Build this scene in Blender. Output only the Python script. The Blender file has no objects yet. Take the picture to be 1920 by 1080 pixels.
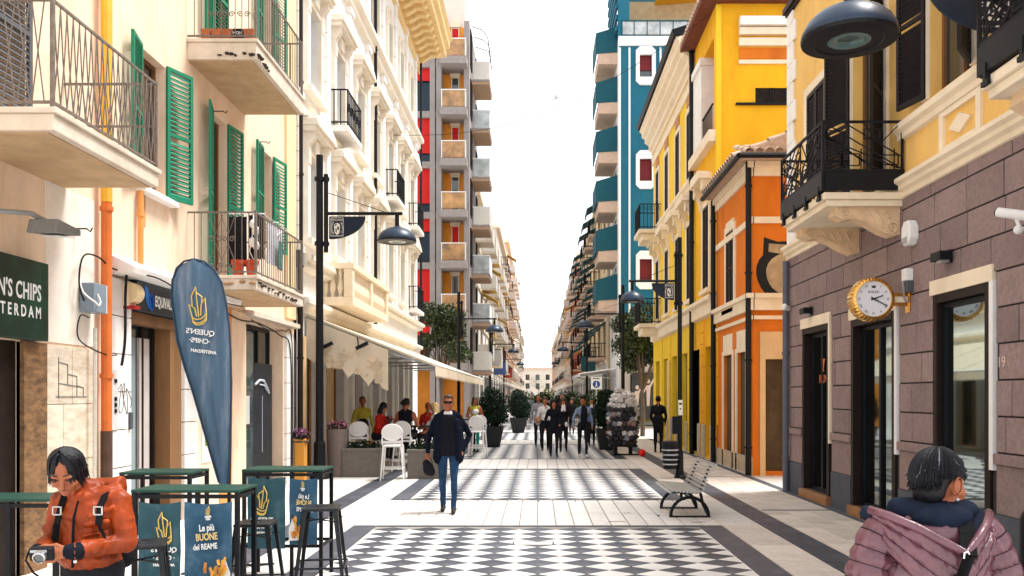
import bpy, bmesh, math, random
import numpy as np
from mathutils import Vector, Matrix, noise as mnoise
R = math.radians
random.seed(7)
rng = np.random.default_rng(11)
sc = bpy.context.scene
COL = sc.collection

# ------------------------------------------------------------ camera, sky, sun, exposure
cam_d = bpy.data.cameras.new('camera')
cam = bpy.data.objects.new('camera', cam_d); COL.objects.link(cam)
cam.location = (0, 0, 1.75); cam.rotation_euler = (R(90), 0, 0)
cam_d.sensor_width = 36; cam_d.lens = 30
cam_d.shift_x = -0.025; cam_d.shift_y = 0.1052
cam_d.clip_start = 0.1; cam_d.clip_end = 2000
sc.camera = cam

SUN = Vector((0.42, 0.13, 0.90)).normalized()
w = bpy.data.worlds.new('World'); sc.world = w; w.use_nodes = True
nt = w.node_tree; bg = nt.nodes['Background']
sky = nt.nodes.new('ShaderNodeTexSky'); sky.sky_type = 'NISHITA'; sky.sun_disc = False
sky.sun_elevation = math.asin(SUN.z); sky.sun_rotation = math.atan2(SUN.x, SUN.y)
mixn = nt.nodes.new('ShaderNodeMix'); mixn.data_type = 'RGBA'
nz = nt.nodes.new('ShaderNodeTexNoise'); nz.inputs['Scale'].default_value = 1.6; nz.inputs['Detail'].default_value = 3
rp = nt.nodes.new('ShaderNodeValToRGB')
rp.color_ramp.elements[0].color = (10.0, 10.1, 10.4, 1); rp.color_ramp.elements[0].position = .3
rp.color_ramp.elements[1].color = (11.4, 11.45, 11.6, 1); rp.color_ramp.elements[1].position = .7
nt.links.new(nz.outputs['Fac'], rp.inputs[0])
mixn.inputs[0].default_value = 0.92                     # thin bright overcast in front of the clear sky
nt.links.new(sky.outputs[0], mixn.inputs[6]); nt.links.new(rp.outputs[0], mixn.inputs[7])
nt.links.new(mixn.outputs[2], bg.inputs[0]); bg.inputs[1].default_value = 0.10

sd = bpy.data.lights.new('sun', 'SUN'); sun = bpy.data.objects.new('sun', sd); COL.objects.link(sun)
sd.energy = 3.8; sd.angle = R(20); sd.color = (1, .985, .96)
sun.rotation_euler = (-SUN).to_track_quat('-Z', 'Y').to_euler(); sun.location = (20, 8, 50)

sc.view_settings.view_transform = 'Standard'; sc.view_settings.look = 'None'
sc.view_settings.exposure = 0.62; sc.view_settings.gamma = 1; sc.view_settings.use_curve_mapping = False

# ------------------------------------------------------------ helpers
TMP = bpy.data.scenes.new('tmp')
def evaluated(o):
    """mesh of an unlinked object with its modifiers applied (small side scene, so it stays quick)"""
    TMP.collection.objects.link(o)
    with bpy.context.temp_override(scene=TMP, view_layer=TMP.view_layers[0]): dg = bpy.context.evaluated_depsgraph_get()
    dg.update()
    me = bpy.data.meshes.new_from_object(o.evaluated_get(dg), depsgraph=dg)
    TMP.collection.objects.unlink(o)
    return me

_M = {}
def M(name, c=(.5, .5, .5), rough=.75, var=.12, scale=5, bump=.15, metal=0, c2=None, amt=.0, scale2=.8, ior=1.45,
      stretch=(1, 1, 1), isl=0.0, obr=0.0, sheen=0, bd=.01, spec=.4):
    if name in _M: return _M[name]
    m = bpy.data.materials.new(name); m.use_nodes = True; t = m.node_tree; n = t.nodes; L = t.links.new
    b = n['Principled BSDF']; b.inputs['Roughness'].default_value = rough; b.inputs['Metallic'].default_value = metal
    b.inputs['IOR'].default_value = ior; b.inputs['Specular IOR Level'].default_value = spec
    if sheen: b.inputs['Sheen Weight'].default_value = sheen
    tc = n.new('ShaderNodeTexCoord'); mp = n.new('ShaderNodeMapping'); mp.inputs['Scale'].default_value = stretch
    L(tc.outputs['Object'], mp.inputs[0])
    nz = n.new('ShaderNodeTexNoise'); nz.inputs['Scale'].default_value = scale; nz.inputs['Detail'].default_value = 7
    nz.inputs['Roughness'].default_value = .62; L(mp.outputs[0], nz.inputs['Vector'])
    mx = n.new('ShaderNodeMix'); mx.data_type = 'RGBA'
    mr = n.new('ShaderNodeMapRange'); mr.inputs[1].default_value = .3; mr.inputs[2].default_value = .7
    L(nz.outputs['Fac'], mr.inputs[0]); L(mr.outputs[0], mx.inputs[0])
    mx.inputs[6].default_value = tuple(max(0, x * (1 - var)) for x in c) + (1,)
    mx.inputs[7].default_value = tuple(min(1, x * (1 + var)) for x in c) + (1,)
    out = mx.outputs[2]
    if c2:
        n2 = n.new('ShaderNodeTexNoise'); n2.inputs['Scale'].default_value = scale2; n2.inputs['Detail'].default_value = 9
        n2.inputs['Roughness'].default_value = .7; L(mp.outputs[0], n2.inputs['Vector'])
        r2 = n.new('ShaderNodeMapRange'); r2.inputs[1].default_value = .5; r2.inputs[2].default_value = .72; r2.inputs[4].default_value = amt
        L(n2.outputs['Fac'], r2.inputs[0])
        m2 = n.new('ShaderNodeMix'); m2.data_type = 'RGBA'; L(r2.outputs[0], m2.inputs[0]); L(out, m2.inputs[6])
        m2.inputs[7].default_value = tuple(c2) + (1,); out = m2.outputs[2]
    if isl or obr:
        hv = n.new('ShaderNodeHueSaturation'); L(out, hv.inputs['Color'])
        src = n.new('ShaderNodeNewGeometry').outputs['Random Per Island'] if isl else n.new('ShaderNodeObjectInfo').outputs['Random']
        k = isl or obr
        q = n.new('ShaderNodeMapRange'); q.inputs[3].default_value = 1 - k; q.inputs[4].default_value = 1 + k
        L(src, q.inputs[0]); L(q.outputs[0], hv.inputs['Value']); out = hv.outputs[0]
    L(out, b.inputs['Base Color'])
    if bump:
        bp = n.new('ShaderNodeBump'); bp.inputs['Strength'].default_value = bump; bp.inputs['Distance'].default_value = bd
        n3 = n.new('ShaderNodeTexNoise'); n3.inputs['Scale'].default_value = scale * 6; n3.inputs['Detail'].default_value = 5
        L(mp.outputs[0], n3.inputs['Vector']); L(n3.outputs['Fac'], bp.inputs['Height']); L(bp.outputs[0], b.inputs['Normal'])
    _M[name] = m
    return m

def glass_mat(name, c, rough=.04, ior=1.9):
    m = M(name, c, rough, .5, 1.2, 0, ior=ior, spec=.5)
    return m

def PL(X): return lambda u, z, d: (X + d, u, z)
def PR(X): return lambda u, z, d: (X - d, u, z)
def PF(Y): return lambda u, z, d: (u, Y - d, z)

def root(o):
    while o.parent: o = o.parent
    return o

class MB:
    def __init__(s): s.v = []; s.f = []; s.m = []; s.cm = 0
    def add(s, vs, fs):
        o = len(s.v); s.v += [tuple(p) for p in vs]
        s.f += [tuple(i + o for i in f) for f in fs]; s.m += [s.cm] * len(fs); return s
    BF = [(0, 1, 3, 2), (4, 6, 7, 5), (0, 4, 5, 1), (2, 3, 7, 6), (0, 2, 6, 4), (1, 5, 7, 3)]
    def box(s, x0, x1, y0, y1, z0, z1):
        return s.add([(x, y, z) for x in (x0, x1) for y in (y0, y1) for z in (z0, z1)], MB.BF)
    def pbox(s, P, u0, u1, z0, z1, d0, d1):
        return s.add([P(u, z, d) for u in (u0, u1) for z in (z0, z1) for d in (d0, d1)], MB.BF)
    def bar(s, a, b, w, h=None):
        """square bar between two points"""
        h = h or w; a = Vector(a); b = Vector(b); t = (b - a).normalized()
        up = Vector((0, 0, 1)) if abs(t.z) < .95 else Vector((0, 1, 0))
        x = t.cross(up).normalized() * w / 2; y = x.cross(t).normalized() * h / 2
        return s.add([p + i * x + j * y for p in (a, b) for i in (-1, 1) for j in (-1, 1)], MB.BF)
    def tube(s, pts, r, n=6, closed=False):
        pts = [Vector(p) for p in pts]; k = len(pts); rr = r if isinstance(r, (list, tuple)) else [r] * k
        vs = []; prev = None
        for i, p in enumerate(pts):
            if closed: t = pts[(i + 1) % k] - pts[i - 1]
            else: t = pts[min(i + 1, k - 1)] - pts[max(i - 1, 0)]
            t = t.normalized() if t.length > 1e-9 else Vector((0, 0, 1))
            if prev is None:
                up = Vector((0, 0, 1)) if abs(t.z) < .9 else Vector((1, 0, 0)); x = t.cross(up).normalized()
            else:
                x = (prev - t * prev.dot(t)); x = x.normalized() if x.length > 1e-6 else prev
            prev = x; y = t.cross(x)
            for j in range(n):
                a = 2 * math.pi * j / n; vs.append(p + rr[i] * (math.cos(a) * x + math.sin(a) * y))
        fs = []
        for i in range(k if closed else k - 1):
            i2 = (i + 1) % k
            for j in range(n): fs.append((i * n + j, i * n + (j + 1) % n, i2 * n + (j + 1) % n, i2 * n + j))
        if not closed: fs += [tuple(range(n))[::-1], tuple(range((k - 1) * n, k * n))]
        return s.add(vs, fs)
    def lathe(s, prof, n=20, c=(0, 0, 0), axis='z'):
        vs = []
        for r, z in prof:
            for j in range(n):
                a = 2 * math.pi * j / n; q = (r * math.cos(a), r * math.sin(a), z)
                if axis == 'y': q = (q[0], q[2], q[1])
                if axis == 'x': q = (q[2], q[0], q[1])
                vs.append((q[0] + c[0], q[1] + c[1], q[2] + c[2]))
        fs = []
        for i in range(len(prof) - 1):
            for j in range(n): fs.append((i * n + j, i * n + (j + 1) % n, (i + 1) * n + (j + 1) % n, (i + 1) * n + j))
        fs += [tuple(range(n))[::-1], tuple(range((len(prof) - 1) * n, len(prof) * n))]
        return s.add(vs, fs)
    def prism(s, poly, P, d0, d1):
        k = len(poly); vs = [P(u, z, d0) for u, z in poly] + [P(u, z, d1) for u, z in poly]
        fs = [tuple(range(k))[::-1], tuple(range(k, 2 * k))] + [(i, (i + 1) % k, k + (i + 1) % k, k + i) for i in range(k)]
        return s.add(vs, fs)
    def ell(s, c, r, n=10, m=7):
        vs = []; fs = []
        for i in range(m + 1):
            t = math.pi * i / m
            for j in range(n):
                a = 2 * math.pi * j / n
                vs.append((c[0] + r[0] * math.sin(t) * math.cos(a), c[1] + r[1] * math.sin(t) * math.sin(a), c[2] + r[2] * math.cos(t)))
        for i in range(m):
            for j in range(n): fs.append((i * n + j, i * n + (j + 1) % n, (i + 1) * n + (j + 1) % n, (i + 1) * n + j))
        return s.add(vs, fs)
    def holed(s, P, u0, u1, z0, z1, holes, depth=.2, d=0.0):
        """a wall sheet with openings and their reveals"""
        holes = [h for h in holes if h[0] < u1 and h[1] > u0]
        us = sorted({u0, u1, *[min(max(x, u0), u1) for h in holes for x in h[:2]]})
        zs = sorted({z0, z1, *[min(max(x, z0), z1) for h in holes for x in h[2:4]]})
        for a, b in zip(us, us[1:]):
            for c, e in zip(zs, zs[1:]):
                mu, mz = (a + b) / 2, (c + e) / 2
                if any(h[0] < mu < h[1] and h[2] < mz < h[3] for h in holes): continue
                s.add([P(a, c, d), P(b, c, d), P(b, e, d), P(a, e, d)], [(0, 1, 2, 3)])
        for h in holes:
            a, b, c, e = h[:4]; k = -(h[4] if len(h) > 4 else depth)
            for (p, q) in (((a, c), (b, c)), ((b, c), (b, e)), ((b, e), (a, e)), ((a, e), (a, c))):
                s.add([P(*p, d), P(*q, d), P(*q, k), P(*p, k)], [(0, 1, 2, 3)])
        return s
    def mesh(s, name, mats, off=(0, 0, 0), smooth=False):
        me = bpy.data.meshes.new(name)
        ox, oy, oz = off
        me.from_pydata([(x - ox, y - oy, z - oz) for x, y, z in s.v], [], s.f)
        for m in (mats if isinstance(mats, (list, tuple)) else [mats]): me.materials.append(m)
        me.polygons.foreach_set('material_index', s.m)
        bm = bmesh.new(); bm.from_mesh(me); bmesh.ops.recalc_face_normals(bm, faces=bm.faces); bm.to_mesh(me); bm.free()
        if smooth: me.polygons.foreach_set('use_smooth', [True] * len(me.polygons))
        me.update(); return me
    def build(s, name, mats, parent=None, smooth=False, bevel=0, off=None):
        if off is None: off = tuple(root(parent).location) if parent else (0, 0, 0)
        me = s.mesh(name, mats, off, smooth)
        o = bpy.data.objects.new(name, me); COL.objects.link(o)
        if parent: o.parent = parent
        if bevel:
            bv = o.modifiers.new('bevel', 'BEVEL'); bv.width = bevel; bv.segments = 2; bv.limit_method = 'ANGLE'
        return o

def thing(name, label, cat, loc=(0, 0, 0), group=None):
    o = bpy.data.objects.new(name, None); COL.objects.link(o); o.location = loc
    o.empty_display_size = .2
    return tag(o, label, cat, group)
def tag(o, label, cat, group=None):
    o['label'] = label; o['category'] = cat
    if group: o['group'] = group
    return o
def stuff(o): o['kind'] = 'stuff'; return o
def bend(pts, k=6):
    """Catmull-Rom curve through the points"""
    p = [Vector(q) for q in pts]; p = [p[0]] + p + [p[-1]]; out = []
    for i in range(1, len(p) - 2):
        for j in range(k):
            t = j / k; a, b, c, d = p[i-1:i+3]
            out.append(.5 * ((2*b) + (c-a)*t + (2*a-5*b+4*c-d)*t*t + (3*b-a-3*c+d)*t**3))
    return out + [p[-2]]
def struct(o): o['kind'] = 'structure'; return o
def empty(name, parent):
    o = bpy.data.objects.new(name, None); COL.objects.link(o); o.parent = parent; o.empty_display_size = .1; return o
def inst(name, me, parent, loc, rot=None, world=True):
    o = bpy.data.objects.new(name, me); COL.objects.link(o); o.parent = parent
    o.location = (Vector(loc) - root(parent).location) if (world and parent) else loc
    if rot: o.rotation_euler = rot
    return o
def copy_tree(o, parent=None):
    c = o.copy(); COL.objects.link(c)
    if parent: c.parent = parent
    for ch in list(o.children): copy_tree(ch, c)
    return c
def place(o, x, y, z=0, rz=0, label=None, s=1):
    o.location = (x, y, z); o.rotation_euler = (0, 0, rz)
    if s != 1: o.scale = (s, s, s)
    if label: o['label'] = label
    return o

_T = {}
def text_mesh(body, size, mat, mirror=False, ext=.0015, bold=0, shear=0, spacing=1):
    k = (body, size, mat.name, mirror, bold, shear, spacing)
    if k in _T: return _T[k]
    cu = bpy.data.curves.new('lettering', 'FONT'); cu.body = body; cu.size = size; cu.extrude = ext; cu.offset = bold
    cu.align_x = 'CENTER'; cu.align_y = 'CENTER'; cu.shear = shear; cu.space_character = spacing; cu.resolution_u = 3
    o = bpy.data.objects.new('lettering', cu); me = evaluated(o)
    bpy.data.objects.remove(o)
    if mirror: me.transform(Matrix.Diagonal((-1, 1, 1, 1))); me.flip_normals()
    me.materials.clear(); me.materials.append(mat); _T[k] = me
    return me
def text(body, size, mat, parent, loc, rz=0, name='lettering', tilt=0, sx=1, **kw):
    o = inst(name, text_mesh(body, size, mat, **kw), parent, loc, (R(90), tilt, rz)); o.scale = (sx, 1, 1); return o

_NT = np.random.default_rng(5).random((32, 32, 32)) * 2 - 1
def vnoise(p):
    i = np.floor(p).astype(int); f = p - i; f = f * f * (3 - 2 * f); o = 0
    for a in (0, 1):
        for b in (0, 1):
            for c in (0, 1):
                w_ = (f[:, 0] if a else 1 - f[:, 0]) * (f[:, 1] if b else 1 - f[:, 1]) * (f[:, 2] if c else 1 - f[:, 2])
                o = o + w_ * _NT[(i[:, 0] + a) % 32, (i[:, 1] + b) % 32, (i[:, 2] + c) % 32]
    return o
# primitives fused into one continuous skin by a voxel remesh: bodies, hair, cloth
_ico = None
def ico():
    global _ico
    if _ico is None:
        bm = bmesh.new(); bmesh.ops.create_icosphere(bm, subdivisions=2, radius=1)
        _ico = (np.array([v.co[:] for v in bm.verts]), [[v.index for v in f.verts] for f in bm.faces]); bm.free()
    return _ico
def basis(f, u=(0, 0, 1)):
    f = Vector(f).normalized(); r = f.cross(Vector(u)).normalized(); u = r.cross(f)
    return np.array([r[:], f[:], u[:]]).T          # columns: right, forward, up
def fuse(name, prims, mats, parent, voxel=.02, smooth=4, wrinkle=None):
    """prims: (mat,'c',p0,r0,p1,r1) tapered capsule | (mat,'e',centre,(rx,ry,rz),basis or None)"""
    V, F = ico(); vs = []; fs = []
    for p in prims:
        o = len(vs)
        if p[1] == 'c':
            a, ra, b, rb = np.array(p[2], float), p[3], np.array(p[4], float), p[5]
            ax = b - a; ax = ax / (np.linalg.norm(ax) + 1e-9); t = V @ ax > 0
            q = np.where(t[:, None], b + rb * V, a + ra * V)
        else:
            B = p[4] if len(p) > 4 and p[4] is not None else np.eye(3)
            q = np.array(p[2], float) + (V * np.array(p[3])) @ B.T
        vs += q.tolist(); fs += [[i + o for i in f] for f in F]
    me = bpy.data.meshes.new(name); me.from_pydata(vs, [], fs)
    o = bpy.data.objects.new(name, me)
    md = o.modifiers.new('r', 'REMESH'); md.mode = 'VOXEL'; md.voxel_size = voxel
    if smooth: s = o.modifiers.new('s', 'SMOOTH'); s.factor = .5; s.iterations = smooth
    m2 = evaluated(o); bpy.data.objects.remove(o); bpy.data.meshes.remove(me)
    n = len(m2.polygons); c = np.empty(n * 3); m2.polygons.foreach_get('center', c); c = c.reshape(-1, 3)
    best = np.full(n, 1e9); mi = np.zeros(n, int)
    for p in prims:
        bias = 0
        if p[1] == 'c':
            a, ra, b, rb = np.array(p[2], float), p[3], np.array(p[4], float), p[5]
            ab = b - a; t = np.clip(((c - a) @ ab) / (ab @ ab + 1e-12), 0, 1)
            d = np.linalg.norm(c - (a + t[:, None] * ab), axis=1) - (ra + (rb - ra) * t)
        else:
            B = p[4] if len(p) > 4 and p[4] is not None else np.eye(3)
            q = ((c - np.array(p[2], float)) @ B) / np.array(p[3]); k = np.linalg.norm(q, axis=1)
            g = np.linalg.norm(q / np.array(p[3]), axis=1) + 1e-9
            d = k * (k - 1) / g
            if len(p) > 5: bias = p[5]
        d = d - bias
        u = d < best; best[u] = d[u]; mi[u] = p[0]
    for m in mats: m2.materials.append(m)
    m2.polygons.foreach_set('material_index', mi.astype(np.int32))
    m2.polygons.foreach_set('use_smooth', [True] * n); m2.name = name
    if wrinkle:                                     # cloth folds on chosen materials
        nv = len(m2.vertices); co = np.empty(nv * 3); no = np.empty(nv * 3); m2.vertices.foreach_get('co', co); m2.vertices.foreach_get('normal', no)
        co = co.reshape(-1, 3); no = no.reshape(-1, 3); lt = np.empty(n, np.int32); m2.polygons.foreach_get('loop_total', lt); lv = np.empty(lt.sum(), np.int32); m2.loops.foreach_get('vertex_index', lv)
        amt = np.zeros(nv); amt[lv[np.repeat(np.isin(mi, list(wrinkle[0])), lt)]] = 1
        fr, am, st = wrinkle[1:]; q = co * fr * np.array(st)
        k = 1 - abs(vnoise(q)) * 1.9; k2 = 1 - abs(vnoise(q * 2.3 + 7)) * 1.8
        co = co + no * (am * amt * (k * .7 + k2 * .35 - .5))[:, None]; m2.vertices.foreach_set('co', co.ravel())
    o = bpy.data.objects.new(name, m2); COL.objects.link(o)
    if parent: o.parent = parent
    return o

def leaves(name, blobs, n, size, mat, parent, shell=.55, flat=1.0):
    """leaf-sized faces through the volume of several clumps; blobs: (cx,cy,cz,rx,ry,rz)"""
    B = np.array(blobs, float); vol = B[:, 3] * B[:, 4] * B[:, 5]; k = rng.choice(len(B), n, p=vol / vol.sum())
    d = rng.normal(size=(n, 3)); d /= np.linalg.norm(d, axis=1)[:, None]
    rr = shell + (1.06 - shell) * rng.random(n) ** .6
    c = B[k, :3] + d * B[k, 3:] * rr[:, None]
    a = d + rng.normal(scale=.9, size=(n, 3)); a /= np.linalg.norm(a, axis=1)[:, None]
    t = np.cross(a, rng.normal(size=(n, 3))); t /= np.linalg.norm(t, axis=1)[:, None] + 1e-9
    b = np.cross(a, t); s = size * (.6 + .8 * rng.random(n))[:, None]
    q = np.stack([c - t * s * .5, c + b * s * .32 + a * s * .12, c + t * s * .6, c - b * s * .32 + a * s * .12], 1).reshape(-1, 3)
    me = bpy.data.meshes.new(name); me.from_pydata(q.tolist(), [], [(4 * i, 4 * i + 1, 4 * i + 2, 4 * i + 3) for i in range(n)])
    me.materials.append(mat)
    o = bpy.data.objects.new(name, me); COL.objects.link(o)
    if parent: o.parent = parent
    return o

seam_m = M('dark seam', (.030, .010, .016), .8, .1, 5, 0, spec=.1)
def loft(rings, n, mat, name, parent, quilt=None, amp=.012, puck=.003, seed=0, close=True):
    """rings: list of (centre, x axis, y axis); quilted grooves every `quilt` metres along the path"""
    vs = []; dist = 0; prev = None; rows = []
    for (c, ax, ay) in rings:
        c = Vector(c); dist += (c - prev).length if prev is not None else 0; prev = c; rows.append(dist)
        for j in range(n):
            a = 2 * math.pi * j / n; d = math.cos(a) * Vector(ax) + math.sin(a) * Vector(ay)
            k = 0
            if quilt:
                f = abs(math.sin(math.pi * dist / quilt)); k = amp * (f ** .45 - .75)
                k += puck * (1.1 - f) * mnoise.noise(Vector((math.cos(a) * 9 + seed, math.sin(a) * 9, dist * 22))) * 3 + puck * mnoise.noise(Vector((math.cos(a) * 4 + seed, math.sin(a) * 4, dist * 7))) * 2
            vs.append(c + d + d.normalized() * k)
    m = len(rings); fs = [(i * n + j, i * n + (j + 1) % n, (i + 1) * n + (j + 1) % n, (i + 1) * n + j) for i in range(m - 1) for j in range(n)]
    if close: fs += [tuple(range(n))[::-1], tuple(range((m - 1) * n, m * n))]
    if quilt:
        q = MB(); last = -1
        for i, dd in enumerate(rows):
            if i and int(dd / quilt) != int(rows[i-1] / quilt) and 1 < i < m - 2: q.tube(vs[i*n:(i+1)*n], .0028, 4, True)
        q.build('seam', seam_m, parent, off=(0, 0, 0))
    return MB().add(vs, fs).build(name, mat, parent, smooth=True, off=(0, 0, 0))
def lock(b, at, a, th, rx, ry, rz, cy=-.018, cz=.022, drop=0, spread=0, r=.0045, part=(0, 0), n=9):
    """one strand combed over the skull in direction a to the angle th, then hanging by drop"""
    fx, fy = math.sin(a), math.cos(a); pts = []
    for i in range(n):
        t_ = th*(i+.4)/(n-.6); k = max(0, 1-i/n*1.6)
        pts.append(tuple(at(rx*math.sin(t_)*fx+part[0]*k, cy+ry*math.sin(t_)*fy+part[1]*k, cz+rz*math.cos(t_))))
    e = (rx*math.sin(th)*fx, cy+ry*math.sin(th)*fy, cz+rz*math.cos(th))
    if drop:
        for q in (.5, 1): pts.append(tuple(at(e[0]*(1+spread*q), (e[1]-cy)*(1+spread*q)+cy, e[2]-drop*q)))
    m = len(pts); b.tube(pts, [r*(.6+.4*min(1, i/3))*(1 if i < m-2 else (.75 if i == m-2 else .15)) for i in range(m)], 4)
def resample(keys, step):
    """keys: rows of numbers, first three the position; linear in arc length, smoothed"""
    K = np.array(keys, float); d = np.r_[0, np.cumsum(np.linalg.norm(np.diff(K[:, :3], axis=0), axis=1))]
    t = np.arange(0, d[-1], step); q = np.stack([np.interp(t, d, K[:, i]) for i in range(K.shape[1])], 1)
    w_ = max(1, int(.05 / step)); ker = np.ones(w_) / w_
    if len(q) > 3 * w_:
        pad = np.pad(q, ((w_ // 2, w_ - 1 - w_ // 2), (0, 0)), 'edge'); q = np.stack([np.convolve(pad[:, i], ker, 'valid') for i in range(q.shape[1])], 1)
    return q

# ------------------------------------------------------------ materials
peach = M('peach plaster', (.86, .66, .49), .9, .09, 3, .3, c2=(.62, .40, .24), amt=.7, scale2=1.1, stretch=(1, 1, .45))
peach2 = M('orange plaster', (.78, .33, .09), .9, .12, 3, .25, c2=(.5, .2, .06), amt=.4)
concrete = M('balcony concrete', (.66, .57, .47), .9, .12, 4, .3, c2=(.42, .31, .2), amt=.5, scale2=1.5)
cream = M('cream trim', (.82, .70, .53), .85, .08, 4, .2, c2=(.6, .45, .28), amt=.35)
whitest = M('white stucco', (.84, .82, .79), .85, .07, 4, .2, c2=(.62, .52, .4), amt=.35, scale2=.9)
trav = M('travertine', (.70, .60, .47), .7, .22, 5, .35, c2=(.42, .28, .16), amt=.55, scale2=2.2, stretch=(1, 1, 3), obr=.08)
travd = M('shaded brown travertine', (.22, .12, .055), .8, .5, 9, .5, c2=(.06, .03, .018), amt=.8, scale2=5, stretch=(1, 1, 2.2))  # brown stone, base darkened further for the shade of the recess
green = M('green paint', (.008, .21, .115), .5, .14, 6, .08, obr=.06)
greend = M('dark green paint', (.006, .048, .034), .5, .2, 6, .05)
iron = M('wrought iron', (.010, .010, .013), .55, .3, 20, .1, spec=.2)
ironr = M('weathered iron', (.17, .14, .12), .6, .35, 20, .15)
black = M('black metal', (.007, .008, .011), .45, .25, 15, .05, spec=.22)
navyb = M('blue black metal', (.010, .017, .032), .4, .2, 10, .03, spec=.3)
wood = M('brown wood', (.16, .075, .03), .6, .3, 4, .2, stretch=(1, 1, .2))
brownf = M('dark bronze frame', (.018, .011, .009), .5, .3, 8, .05, spec=.2)
glass = glass_mat('dark window glass', (.018, .028, .03))
glassg = glass_mat('grey green glass', (.05, .075, .08))
glassl = glass_mat('pale balcony glass', (.42, .45, .46), .1, 1.5)
mauve = M('mauve stone', (.275, .200, .190), .9, .18, 22, .8, obr=.14, c2=(.17, .115, .105), amt=.55, scale2=3)
mauvej = M('mauve joint', (.05, .038, .036), .95, .1, 10, .2)
slate = M('slate plinth', (.075, .085, .105), .85, .15, 10, .35, c2=(.13, .13, .13), amt=.4)
ochre = M('ochre plaster', (.80, .50, .15), .9, .09, 3, .3, c2=(.60, .33, .08), amt=.55, scale2=1.0, stretch=(1, 1, .4))
yellow = M('bright yellow plaster', (.84, .44, .012), .9, .10, 2, .25, c2=(.58, .24, .01), amt=.6, scale2=.9, stretch=(1, 1, .35))
lemon = M('lemon plaster', (.86, .58, .03), .9, .10, 2, .25, c2=(.62, .36, .03), amt=.55, scale2=1.0, stretch=(1, 1, .35))
orange = M('orange stucco', (.68, .185, .015), .9, .12, 2.5, .3, c2=(.38, .075, .01), amt=.6, scale2=1.1, stretch=(1, 1, .4))
teal = M('teal plaster', (.012, .125, .195), .85, .10, 2, .15, c2=(.010, .085, .15), amt=.5)
tealc = M('teal canvas', (.006, .08, .11), .8, .1, 3, .1)
concg = M('grey concrete', (.30, .27, .26), .9, .10, 4, .3)
red = M('red blind', (.62, .006, .004), .6, .08, 3, .05)
darkred = M('dark red blind', (.16, .008, .012), .6, .12, 3, .05)
terra = M('terracotta', (.48, .14, .05), .85, .18, 8, .2, obr=.12)
tile = M('roof tile', (.50, .36, .27), .85, .25, 8, .3, obr=.15)
steel = M('galvanised steel', (.42, .44, .46), .4, .12, 12, .05, metal=.6)
white = M('white plastic', (.80, .80, .79), .35, .04, 5, 0)
light_t = M('pale marble tile', (.70, .68, .655), .5, .10, 9, .1, c2=(.44, .40, .37), amt=.5, scale2=2.2, obr=.13)
dark_t = M('dark basalt tile', (.06, .066, .085), .45, .25, 9, .12, c2=(.16, .16, .17), amt=.6, scale2=2.4, obr=.2)
pave = M('pale paving stone', (.69, .66, .62), .6, .10, 8, .15, c2=(.42, .38, .34), amt=.5, scale2=1.8, obr=.11)
pavew = M('warm paving stone', (.62, .555, .49), .7, .12, 10, .2, c2=(.36, .31, .27), amt=.55, scale2=1.7, obr=.12)
joint = M('paving joint', (.27, .25, .23), .95, .15, 14, .2)
skin = M('skin', (.40, .14, .07), .55, .08, 6, .05)
skind = M('tanned skin', (.32, .10, .045), .55, .08, 6, .05)
hairb = M('black hair', (.005, .005, .008), .40, .5, 60, .3, stretch=(1, 1, .15), spec=.28)
gold = M('polished gold', (.72, .40, .10), .25, .1, 6, 0, metal=1)
leaf = M('leaf green', (.045, .10, .025), .55, .2, 3, 0, isl=.5)
leafd = M('dark leaf', (.010, .026, .013), .6, .2, 3, 0, isl=.5, spec=.2)
leafy = M('yellow green leaf', (.20, .26, .03), .6, .2, 3, 0, isl=.45)
bark = M('bark', (.12, .09, .07), .9, .3, 12, .5, stretch=(1, 1, .3))

# ============================================================ GROUND AND PAVING
struct(MB().add([(-400, -60, 0), (400, -60, 0), (400, 900, 0), (-400, 900, 0)], [(0, 1, 2, 3)]).build('ground', pave))
XW = 2.14
def boxmesh(name, lx, ly, h, m, bev=.004):
    b = MB(); e = bev
    b.add([(-lx/2, -ly/2, 0), (lx/2, -ly/2, 0), (lx/2, ly/2, 0), (-lx/2, ly/2, 0),
           (-lx/2+e, -ly/2+e, h), (lx/2-e, -ly/2+e, h), (lx/2-e, ly/2-e, h), (-lx/2+e, ly/2-e, h)],
          [(4, 5, 6, 7), (0, 1, 5, 4), (1, 2, 6, 5), (2, 3, 7, 6), (3, 0, 4, 7)])
    return b.mesh(name, m)
def sheet(name, x0, x1, y0, y1, z, m, parent=None):
    return MB().box(x0, x1, y0, y1, .0005, z).build(name, m, parent)
paveroot = struct(sheet('street_bed', -4.62, 4.5, 4, 60, .004, joint))
def lozenge(name, W, H, m):
    k = .976; w_, h_ = W/2*k, H/2*k; b = MB()
    b.add([(-w_, 0, 0), (0, -h_, 0), (w_, 0, 0), (0, h_, 0), (-w_*.98, 0, .005), (0, -h_*.98, .005), (w_*.98, 0, .005), (0, h_*.98, .005)],
          [(4, 5, 6, 7), (0, 1, 5, 4), (1, 2, 6, 5), (2, 3, 7, 6), (3, 0, 4, 7)])
    return b.mesh(name, m)
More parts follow.
